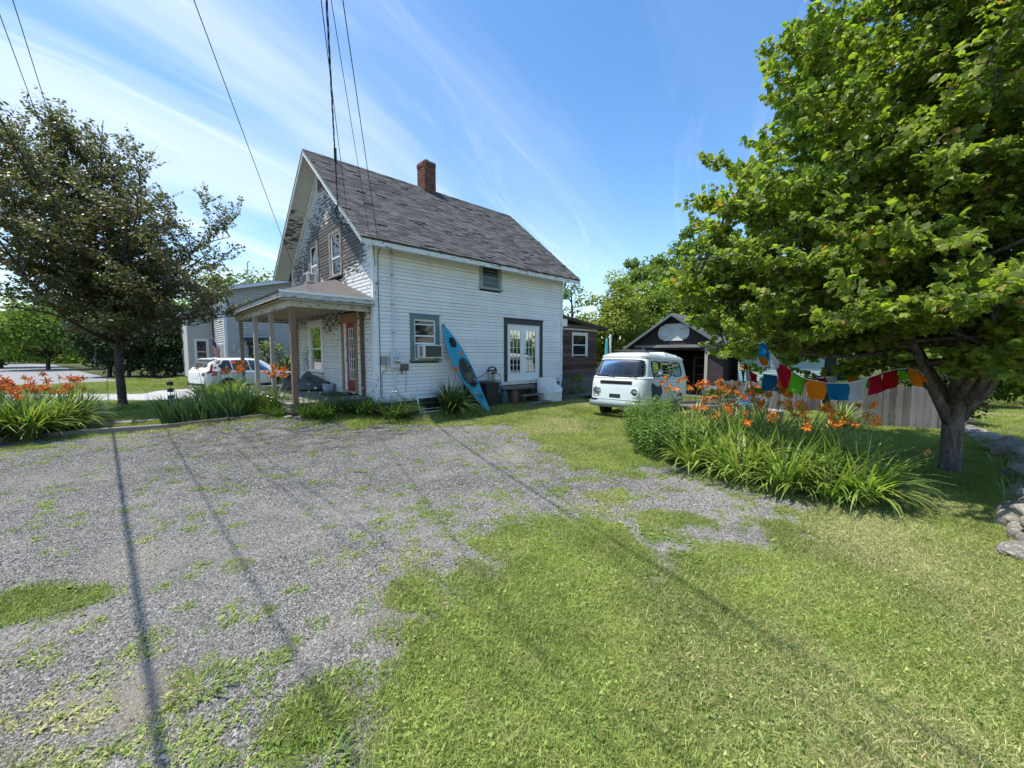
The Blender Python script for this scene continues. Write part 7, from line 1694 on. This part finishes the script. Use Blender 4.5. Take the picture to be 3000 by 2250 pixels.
def straps(n, L0, L1, w, seed, spread=1.0, stiff=.0, base=.10, segs=7):
    g = np.random.default_rng(seed); a = g.uniform(0, 2 * PI, n); L = g.uniform(L0, L1, n); b = g.uniform(.12, .95, n) ** .8 * spread; bx, by = base * np.sqrt(g.uniform(0, 1, n)) * np.cos(a), base * np.sqrt(g.uniform(0, 1, n)) * np.sin(a); ww = w * g.uniform(.7, 1.25, n); tw = g.normal(0, .35, n)
    V = np.zeros((n, segs + 1, 2, 3))
    for s in range(segs + 1):
        t = s / segs; th = (PI / 2 - .12 - b * .25) - b * (1.1 - stiff) * 2.1 * t ** 1.25     # angle of the midrib
        if s == 0: X, Z_ = np.zeros(n), np.zeros(n)
        else: X = X + L / segs * np.cos(th); Z_ = Z_ + L / segs * np.sin(th)
        wd = ww * (.55 + .6 * math.sin(PI * min(1, t * 1.0 + .1))) * (1 - t ** 5); aa = a + tw * t
        for k, sg in enumerate((-1, 1)):
            V[:, s, k, 0] = bx + np.cos(aa) * X - np.sin(aa) * wd / 2 * sg; V[:, s, k, 1] = by + np.sin(aa) * X + np.cos(aa) * wd / 2 * sg; V[:, s, k, 2] = np.maximum(Z_, .01) + .002 * k
    q = np.arange(n)[:, None] * (segs + 1) * 2; F = [q + np.array([2 * s, 2 * s + 1, 2 * s + 3, 2 * s + 2]) for s in range(segs)]
    return V.reshape(-1, 3), F, np.repeat(g.uniform(0, 1, n), (segs + 1) * 2), (segs + 1) * 2
def flower_mesh(m, seed, open_=1.0):
    g = np.random.default_rng(seed); V, F, A = [], [], []; n = 0
    for k in range(6):
        a = k * PI / 3 + g.uniform(-.1, .1); ln = .075 * g.uniform(.9, 1.1); w = .030 if k % 2 else .022
        for s in range(5):
            t = s / 4; rr_ = ln * (t ** 1.1) * open_ * 1.0 + .004; z = .045 * math.sin(t * 2.0) * (1.5 - .5 * open_) + (.03 * (1 - open_)) * t - (.012 * t ** 3); wd = w * math.sin(PI * min(.96, t * .8 + .12))
            for sg in (-1, 0, 1):
                V.append((rr_ * math.cos(a) - math.sin(a) * wd / 2 * sg, rr_ * math.sin(a) + math.cos(a) * wd / 2 * sg, z + (.004 if sg == 0 else 0))); A.append(t)
        for s in range(4):
            for j in range(2): F.append((n + s * 3 + j, n + s * 3 + j + 1, n + s * 3 + j + 4, n + s * 3 + j + 3))
        n += 15
    return mesh_np('flower', V, np.array(F), m, True, {'rnd': A})
FL = {k: [flower_mesh(M[k], 40 + i, o) for i, o in enumerate((1.15, 1.0, .8))] for k in ('petal_orange', 'petal_red')}
budm = MB().lathe([(.002, 0), (.008, .012), (.010, .035), (.006, .055), (.001, .066)], 6).mesh('bud', M['bud'], True)
def scape(par, x, y, hx, hy, hz, seed, pm='petal_orange', fl=1, size=1.0, buds=3):
    g = random.Random(seed); b = Vector((x, y, 0)); e = Vector((hx, hy, hz)); mid = b.lerp(e, .5) + Vector(((hx - x) * -.15, (hy - y) * -.15, .04))
    MB().tube([tuple(b), tuple(mid), tuple(e)], [.006, .005, .004], 5).build('flower_stalk', M['stalk'], par)
    for k in range(fl):
        p = e + (Vector((g.uniform(-.06, .06), g.uniform(-.06, .06), g.uniform(-.05, .02))) if k else Vector((0, 0, 0)))
        link('flower', g.choice(FL[pm]), par, tuple(p), (g.uniform(.3, 1.3), g.uniform(-.4, .4), g.uniform(0, 6)), size * g.uniform(.9, 1.15))
    for k in range(buds): link('bud', budm, par, (e.x + g.uniform(-.04, .04), e.y + g.uniform(-.04, .04), e.z - g.uniform(0, .06)), (g.uniform(-.7, .7), g.uniform(-.7, .7), 0), size * g.uniform(.8, 1.3))
lily_n = 0
def lily(label, x, y, sc=1.0, n=70, nsc=4, seed=0, m='lily_leaf', pm='petal_orange', hs=(1.0, 1.35), group='day lilies in the right bed', indiv=0, w=.026, fsize=1.0, L=(.55, 1.0), spread=1.0, z=None, lean=.22):
    z = float(gz(x, y)) if z is None else z
    r = empty('day_lily', (x, y, z), 0, label, 'day lily', group); V, F, A, k = straps(n, L[0] * sc, L[1] * sc, w, seed, spread)
    if indiv:
        for i in range(indiv): link('leaf', mesh_np('leaf', V[i * k:(i + 1) * k], np.concatenate([f[i:i + 1] for f in F]) - i * k, M[m], True, {'rnd': A[i * k:(i + 1) * k]}), r)
        V, A = V[indiv * k:], A[indiv * k:]; F = [f[indiv:] - indiv * k for f in F]
    if len(V): o = link('foliage', mesh_np('foliage', V, F, M[m], True, {'rnd': A}), r); o['kind'] = 'stuff'
    g = random.Random(seed)
    for i in range(nsc):
        a = g.uniform(0, 6.28); q = g.uniform(.3, 1) * lean * sc * 1.6; h = g.uniform(*hs) * sc; scape(r, g.uniform(-.06, .06), g.uniform(-.06, .06), q * math.cos(a), q * math.sin(a), h, seed * 50 + i, pm, g.choice((1, 1, 2)), fsize, g.choice((2, 3, 5)))
    return r
# right bed: front row has every leaf as a part
front = [(2.98, 6.55), (3.38, 5.95), (3.80, 5.42), (4.15, 5.12), (4.45, 4.98), (4.72, 5.2)]
fl_ = ['front day lily at the left end of the strap-leaved row beside the upright phlox', 'front day lily second from the upright phlox, leaves arching over the gravel', 'front day lily in the middle of the row over the gravel edge', 'front day lily nearest the camera, beside the pale stone', 'front day lily whose pale leaves spread over the lawn', 'rightmost front day lily reaching towards the maple trunk']
for i, (x, y) in enumerate(front): lily(fl_[i], x, y, .98, 110 + 20 * (i > 2), 2, 200 + i, indiv=50, hs=(.9, 1.15), w=.034)
rowm = [(3.45, 6.65), (3.95, 6.15), (4.4, 5.7), (4.75, 5.6), (4.85, 6.0), (3.75, 7.35), (4.3, 6.85), (4.85, 6.45), (3.55, 8.1), (4.15, 7.7), (4.75, 7.2), (4.95, 6.8), (4.5, 8.5), (3.95, 8.9), (5.1, 8.0), (4.05, 5.75), (3.6, 6.3), (4.6, 6.3), (4.1, 7.1), (3.4, 7.3), (4.9, 7.5)]
ri = random.Random(44)
for i, (x, y) in enumerate(rowm): lily('day lily clump with orange blooms in the middle of the right bed', x, y, 1.12, 140, 2 if i % 2 else 3, 220 + i, hs=(.85, 1.25), fsize=1.0, w=.030)
for i, (x, y) in enumerate(((5.3, 9.6), (5.9, 9.9), (5.6, 10.4), (6.3, 10.2))): lily('far day lily clump near the galvanized tub', x, y, .95, 55, 4, 240 + i, hs=(1.0, 1.3), fsize=1.15, group='far day lilies by the tub')
lily('lone day lily clump on the lawn in front of the board fence', 8.7, 10.55, .95, 90, 3, 250, hs=(.9, 1.2), w=.035, fsize=1.2, group='far day lilies by the tub')
# long scapes at their places over the bed
sc_r = empty('day_lily_stalks', (0, 0, 0)); col.objects.unlink(sc_r)
SC = [(2.05 * 0 + x, y, z) for x, y, z in ((5.35, 6.55, 1.27), (5.5, 6.7, 1.2), (4.55, 6.3, 1.12), (4.65, 6.4, 1.05), (4.3, 6.2, 1.16), (5.75, 6.6, 1.06), (4.15, 6.9, 1.23), (3.3, 7.2, .92), (3.15, 8.2, 1.42), (3.55, 8.2, 1.40), (3.35, 8.1, 1.36), (3.0, 8.0, 1.33), (3.1, 7.9, 1.27), (3.2, 7.8, 1.22), (3.5, 7.9, 1.24), (3.8, 8.0, 1.27), (3.95, 8.1, 1.30), (4.25, 8.2, 1.31), (4.4, 8.0, 1.25), (4.2, 7.7, 1.17), (3.9, 7.2, 1.04), (4.95, 8.3, 1.22), (5.05, 7.9, 1.12), (4.8, 6.9, .98), (5.0, 7.0, .85))]
allb = front + rowm
roots_ = [o for o in col.objects if o.parent is None and o.name.startswith('day_lily') and o.get('group') == 'day lilies in the right bed']
for i, (x, y, z) in enumerate(SC):
    o = min(roots_, key=lambda q: math.hypot(q.location.x - x, q.location.y - y)); scape(o, ri.uniform(-.05, .05), ri.uniform(-.05, .05), x - o.location.x, y - o.location.y, z, 900 + i, 'petal_orange', 1 + (i % 3 == 0), 1.12, 3)
o = roots_[5]; scape(o, 0, 0, .82, .12, .62, 990, 'petal_orange', 0, 1.2, 5)
def phlox(label, x, y, h, seed, n=16, cat='phlox', group='upright leafy phlox at the bed corner'):
    g = np.random.default_rng(seed); r = empty('phlox_plant', (x, y, float(gz(x, y))), 0, label, cat, group); st_ = MB(); P, U_, N_, S = [], [], [], []
    for k in range(n):
        a, q = g.uniform(0, 6.28), .22 * math.sqrt(g.uniform()); b = np.array([q * math.cos(a), q * math.sin(a), 0]); hh = h * g.uniform(.75, 1.05); e = b * 1.6 + np.array([g.normal(0, .05), g.normal(0, .05), hh]); st_.tube([tuple(b), tuple((b + e) / 2), tuple(e)], [.004, .0035, .002], 4, False)
        for j in range(int(hh / .04)):
            t = .15 + .85 * j / (hh / .04); p = b + (e - b) * t
            for s in (0, PI):
                aa = j * 1.57 + s + g.normal(0, .2); P.append(p); U_.append([math.cos(aa), math.sin(aa), g.uniform(-.1, .45)]); N_.append([g.normal(0, .2), g.normal(0, .2), 1]); S.append(.115 * g.uniform(.7, 1.15) * (1 if t < .9 else .7))
    st_.build('stems', M['stalk'], r); lance = [(0, 0, 0), (.3, .13, .03), (.7, .11, .02), (1, 0, -.08), (.7, -.11, .02), (.3, -.13, .03)]
    V, F = leafcloud(P, np.array(N_), np.array(U_), np.array(S), lance); o = link('foliage', mesh_np('foliage', V, F, M['phlox_leaf'], False, {'rnd': np.repeat(g.uniform(0, 1, len(P)), 6)}), r); o['kind'] = 'stuff'
for i, (x, y, h) in enumerate(((2.62, 7.25, .80), (2.72, 7.85, .88), (2.72, 8.5, .92), (2.85, 9.2, .95), (3.15, 8.7, .95), (3.05, 7.5, .90), (2.95, 6.95, .78), (3.25, 9.4, .95), (3.15, 8.15, .9), (2.55, 7.6, .7), (3.6, 9.5, .9))): phlox('leafy upright phlox clump at the van end of the right bed', x, y, h, 300 + i)
# left bed
for i, (x, y) in enumerate(((-11.75, 8.95), (-11.05, 9.45), (-10.55, 10.05), (-12.5, 9.2), (-11.75, 10.0), (-12.6, 10.4), (-11.15, 10.7), (-13.2, 9.2), (-12.2, 11.1), (-10.35, 9.55), (-10.9, 8.95), (-12.1, 8.6), (-11.4, 9.3), (-12.4, 9.8), (-10.75, 8.35), (-10.25, 8.85), (-11.5, 8.0))):
    lily('tall reddish-flowered day lily in the big clump at the left edge', x - .42, y - .1, 1.12, 240, 5, 320 + i, m='lily_dark' if i % 3 else 'lily_leaf', pm='petal_red', hs=(.80, 1.22), group='red orange day lilies at the left edge', w=.038, fsize=1.25, spread=.95, L=(.7, 1.2))
for i, (x, y) in enumerate(((-9.27, 12.6), (-8.9, 12.95), (-9.9, 12.9), (-8.5, 12.2), (-8.1, 11.75))): lily('bright yellow-green day lily in the bed before the porch posts', x, y, 1.15, 200, 5, 340 + i, hs=(.85, 1.2), group='day lilies before the porch', fsize=1.2, w=.030)
lily('dark green day lily beside the front porch post', -6.15, 10.5, .95, 150, 5, 350, m='lily_dark', hs=(.8, 1.3), group='day lilies before the porch', fsize=1.4)
lily('day lily against the deck edge with two red blooms', -6.55, 10.95, .95, 120, 4, 351, m='lily_dark', hs=(.9, 1.3), group='day lilies before the porch', fsize=1.2, pm='petal_red')
lily('big arching day lily clump at the foot of the kayak', *W(1.98, -.78), 1.35, 340, 3, 352, m='lily_dark', hs=(1.0, 1.5), group='day lilies before the porch', fsize=1.0, w=.040, lean=.2)
def iris(label, x, y, sc, seed, n=60, group='iris clumps behind the timber edging'):
    r = empty('iris_clump', (x, y, float(gz(x, y))), 0, label, 'iris', group); V, F, A, k = straps(n, .6 * sc, 1.15 * sc, .034, seed, .62, .5, .24); o = link('foliage', mesh_np('foliage', V, F, M['iris_leaf'], True, {'rnd': A}), r); o['kind'] = 'stuff'
for i, (x, y) in enumerate(((-9.0, 10.55), (-8.5, 10.5), (-8.0, 10.4), (-7.5, 10.35), (-7.0, 10.2), (-8.85, 11.3), (-8.2, 11.1), (-7.6, 11.0), (-7.1, 10.75), (-9.5, 11.2))): iris('blue-green sword-leaved iris clump behind the timber edging', x, y, .82, 360 + i, 110)
def border(label, x, y, seed, h=.4, fl=3):
    z = float(gz(x, y)); r = empty('daisy_clump', (x, y, z), 0, label, 'daisies', 'daisy clumps under the white wall'); V, F, A, k = straps(150, .25 * h / .4, .55 * h / .4, .02, seed, .9, .2, .20, 4); o = link('foliage', mesh_np('foliage', V, F, M['lily_dark'], True, {'rnd': A}), r); o['kind'] = 'stuff'
    g = random.Random(seed)
    for k in range(fl):
        p = (g.uniform(-.25, .25), g.uniform(-.2, .2), h * g.uniform(.9, 1.5)); MB().tube([(p[0] * .5, p[1] * .5, 0), p], .003, 4).build('flower_stalk', M['stalk'], r)
        o = MB().lathe([(.001, .0), (.028, .006), (.03, .012), (.001, .014)], 10).build('flower', M['daisy'], r); o.location = p; o.rotation_euler = (g.uniform(-.6, .3), g.uniform(-.4, .4), 0)
for i in range(13):
    a, b = -1.75 + i * .30 + ri.uniform(-.08, .08), -.42 + ri.uniform(-.25, .15)
    if a < -.1: b += .25
    if .95 < a < 2.6: continue
    border('low daisy clump in the shaded bed under the white wall', *W(a, b), 380 + i, .50 + .12 * ri.random(), (3, 1, 4, 2)[i % 4])
for i in range(6): border('low daisy clump in front of the porch skirting', *W(-2.35 + ri.uniform(-.1, .1), .55 + i * .45), 400 + i, .36, 2)
# tufts of taller grass by trunk and stone wall
def tuft(label, x, y, n, L, seed, group='long grass tufts'):
    r = empty('grass_tuft', (x, y, float(gz(x, y))), 0, label, 'grass tuft', group); V, F, A, k = straps(n, L * .5, L, .007, seed, .9, .3, .16, 4); o = link('foliage', mesh_np('foliage', V, F, M['lily_leaf'], True, {'rnd': A}), r); o['kind'] = 'stuff'
for i in range(7): tuft('tuft of long grass around the crabapple trunk', kx + .5 * math.cos(i * .9), ky + .45 * math.sin(i * .9), 90, .42, 420 + i)
for i, (x, y) in enumerate(((6.1, 4.75), (6.5, 5.05), (5.7, 4.1), (7.2, 5.6), (5.35, 3.65), (8.0, 6.4), (9.4, 7.9), (5.05, 3.1))): tuft('pale tuft of long grass along the stone wall', x, y, 80, .50, 440 + i, 'long grass by the stone wall')
tuft('bushy dark green tuft growing in the gravel near the camera', -1.04, 2.0, 200, .10, 460, 'tufts in the gravel'); tuft('second bushy tuft in the gravel at the bottom edge', -.93, 1.78, 220, .09, 461, 'tufts in the gravel'); tuft('grey green tuft in the gravel by the cable shadow', -1.80, 2.2, 160, .10, 462, 'tufts in the gravel')

# ================================================================== prayer flags
def pfmat(name, c):
    m, nt = newmat(name); t = NT(nt); v = t.n('ShaderNodeTexCoord').outputs['UV']
    s = t.n('ShaderNodeSeparateXYZ', {0: v}); ln = t.math('GREATER_THAN', t.math('FRACT', t.math('MULTIPLY', s.outputs[1], 15)), .45); nz = t.ramp(t.noise(t.map(v, (60, 18, 1)), 2, 2), .42, .6)
    inn = t.math('MULTIPLY', t.math('MULTIPLY', t.math('GREATER_THAN', s.outputs[0], .1), t.math('LESS_THAN', s.outputs[0], .9)), t.math('MULTIPLY', t.math('GREATER_THAN', s.outputs[1], .08), t.math('LESS_THAN', s.outputs[1], .92)))
    pr = t.math('MULTIPLY', t.math('MULTIPLY', ln, nz), t.math('MULTIPLY', inn, .75)); cc = t.mix(pr, c, tuple(x * .25 for x in c)); p = t.prin(color=cc, rough=.85, spec=.1); tl_ = t.n('ShaderNodeBsdfTranslucent', {'Color': cc}).outputs[0]
    t.out(t.n('ShaderNodeMixShader', {0: .45, 1: p, 2: tl_}).outputs[0]); return m
PF = dict(b=pfmat('flag_blue', (.015, .20, .40)), w=pfmat('flag_white', (.66, .66, .70)), r=pfmat('flag_red', (.45, .012, .035)), g=pfmat('flag_green', (.16, .48, .03)), o=pfmat('flag_orange', (.85, .26, .012)), y=pfmat('flag_yellow', (.85, .55, .08)), d=pfmat('flag_crimson', (.40, .01, .012)))
NM = dict(b='blue', w='white', r='red', g='green', o='orange', y='yellow', d='crimson')
def r5w(px_, py_, Y):
    X, Y2 = 2050 + px_ / 2.328, 900 + py_ / 2.328; u, v = (X - 1500) / 1179.2, (1125 - Y2) / 1179.2; c, s = math.cos(.077), math.sin(.077); d = Vector((u, c + v * s, v * c - s)); d *= Y / d.y; return Vector((d.x, d.y, d.z + 1.95))
def flags(label, Y, items, seed, h0=.27):
    r = empty('prayer_flags', (0, 0, 0), 0, label, 'prayer flags', 'strings of prayer flags'); g = random.Random(seed); cord = []
    for it in items:
        c, xa, ya, xb, yb = it[:5]; hh = it[5] if len(it) > 5 else h0; A_, B_ = r5w(xa, ya, Y), r5w(xb, yb, Y + it[6] if len(it) > 6 else Y); cord += [A_, B_]; ph, sk = g.uniform(0, 6), g.uniform(-.02, .06)
        if len(it) > 7: sk = it[7]
        def P(u, v, A_=A_, B_=B_, ph=ph, sk=sk, hh=hh):
            top = A_.lerp(B_, u); k = 1 - v; sw = .03 * math.sin(u * 6 + ph) * k + .02 * math.sin(v * 5 + ph + u * 3); return (top.x + sk * k, top.y + sw - .04 * k, top.z - hh * k * (1 + .04 * math.sin(u * 5 + ph)))
        o = cloth('flag', PF[c], r, P, 9, 9)
        # uv v=1 at the cord
    pts = [cord[0]] + [p for p in cord[1:]]; q = [pts[0]]
    for p in pts[1:]:
        if (p - q[-1]).length > .03: q.append(p)
    MB().tube([tuple(p + Vector((0, 0, .004))) for p in q], .004, 5).build('cord', M['clean_white'], r)
    return r
flags('front string of large colourful prayer flags sagging before the maple', 5.95, [('b', 395, 250, 440, 240, .20, 0, .02), ('b', 442, 245, 466, 290, .17, 0, .0), ('w', 470, 300, 535, 372, .24, 0, .02), ('r', 540, 374, 622, 437, .27, 0, -.06), ('g', 626, 440, 729, 492, .25, 0, -.10), ('o', 733, 494, 862, 518, .25, 0, -.05), ('b', 866, 520, 1012, 521, .24), ('w', 1016, 518, 1142, 486, .30, 0, -.04), ('r', 1146, 484, 1242, 452, .25, 0, .03), ('d', 1246, 448, 1340, 425, .26), ('g', 1345, 425, 1405, 420, .15), ('o', 1420, 415, 1500, 440, .22), ('o', 1502, 442, 1528, 470, .12)], 1)
flags('second string of prayer flags behind the front one', 7.0, [('o', 395, 330, 438, 330, .17), ('b', 428, 455, 535, 470, .27), ('o', 525, 492, 615, 520, .25), ('r', 800, 485, 850, 480, .10), ('w', 862, 478, 925, 470, .16), ('b', 928, 455, 985, 450, .12), ('o', 1005, 462, 1085, 455, .12), ('g', 1105, 500, 1170, 500, .16)], 2)
flags('short far string of small prayer flags at the maple branch tips', 8.6, [('r', 298, 372, 322, 392, .13), ('y', 268, 402, 300, 396, .10), ('b', 286, 415, 306, 412, .30), ('w', 306, 418, 330, 420, .26), ('r', 336, 428, 392, 465, .20)], 3)
bpy.data.objects.remove(sc_r)
# ---- every look-alike gets a label of its own, counted along its row as one sees it
ORD = ['leftmost', 'second from the left', 'third from the left', 'fourth from the left', 'fifth from the left', 'sixth from the left', 'seventh from the left', 'eighth from the left', 'ninth from the left', 'tenth from the left', 'eleventh from the left', 'twelfth from the left', 'thirteenth from the left', 'fourteenth from the left', 'fifteenth from the left', 'sixteenth from the left', 'seventeenth from the left']
by = {}
for o in col.objects:
    if o.parent is None and o.get('category') and o.get('label'): by.setdefault(o['label'], []).append(o)
SHORT = {'day lily clump with orange blooms in the middle of the right bed': 'orange day lily clump of the inner right bed', 'tall reddish-flowered day lily in the big clump at the left edge': 'red-flowered day lily clump at the left frame edge', 'leafy upright phlox clump at the van end of the right bed': 'upright leafy phlox in the right bed near the van',
  'broadleaf tree glimpsed through the maple crown at the right': 'tree seen through the maple crown', 'blue-green sword-leaved iris clump behind the timber edging': 'blue-green iris clump behind the timber edging', 'dark dense hedge tree across the bright lawn under the crabapple': 'dark hedge tree across the lawn',
  'pale tuft of long grass along the stone wall': 'pale long grass tuft by the stone wall', 'low daisy clump in the shaded bed under the white wall': 'daisy clump under the white wall', 'low daisy clump in front of the porch skirting': 'daisy clump before the porch skirting', 'tuft of long grass around the crabapple trunk': 'grass tuft around the crabapple trunk',
  'bright yellow-green day lily in the bed before the porch posts': 'yellow-green day lily before the porch posts', 'far day lily clump near the galvanized tub': 'far day lily near the galvanized tub'}
for lb in [k for k in by if k.startswith('day lily clump with orange blooms')]:
    for o in by.pop(lb):
        row = 'nearest' if o.location.y < 6.35 else ('middle' if o.location.y < 7.45 else 'farthest'); by.setdefault('orange day lily in the ' + row + ' row inside the right bed', []).append(o)
for lb, os_ in by.items():
    if len(os_) == 1: os_[0]['label'] = lb
    if len(os_) > 1:
        os_.sort(key=lambda o: o.matrix_basis.translation.x / max(o.matrix_basis.translation.y, .1))
        for i, o in enumerate(os_): o['label'] = SHORT.get(lb, lb) + ', ' + (ORD[i] if i < len(os_) - 1 or len(os_) == 2 and i == 0 else 'rightmost')
print('objects', len(bpy.data.objects), 'tris', sum(len(o.data.loop_triangles) if False else sum(max(0, p.loop_total - 2) for p in o.data.polygons) if len(o.data.polygons) < 3000 else int(len(o.data.loops) - 2 * len(o.data.polygons)) for o in col.objects if o.type == 'MESH'))
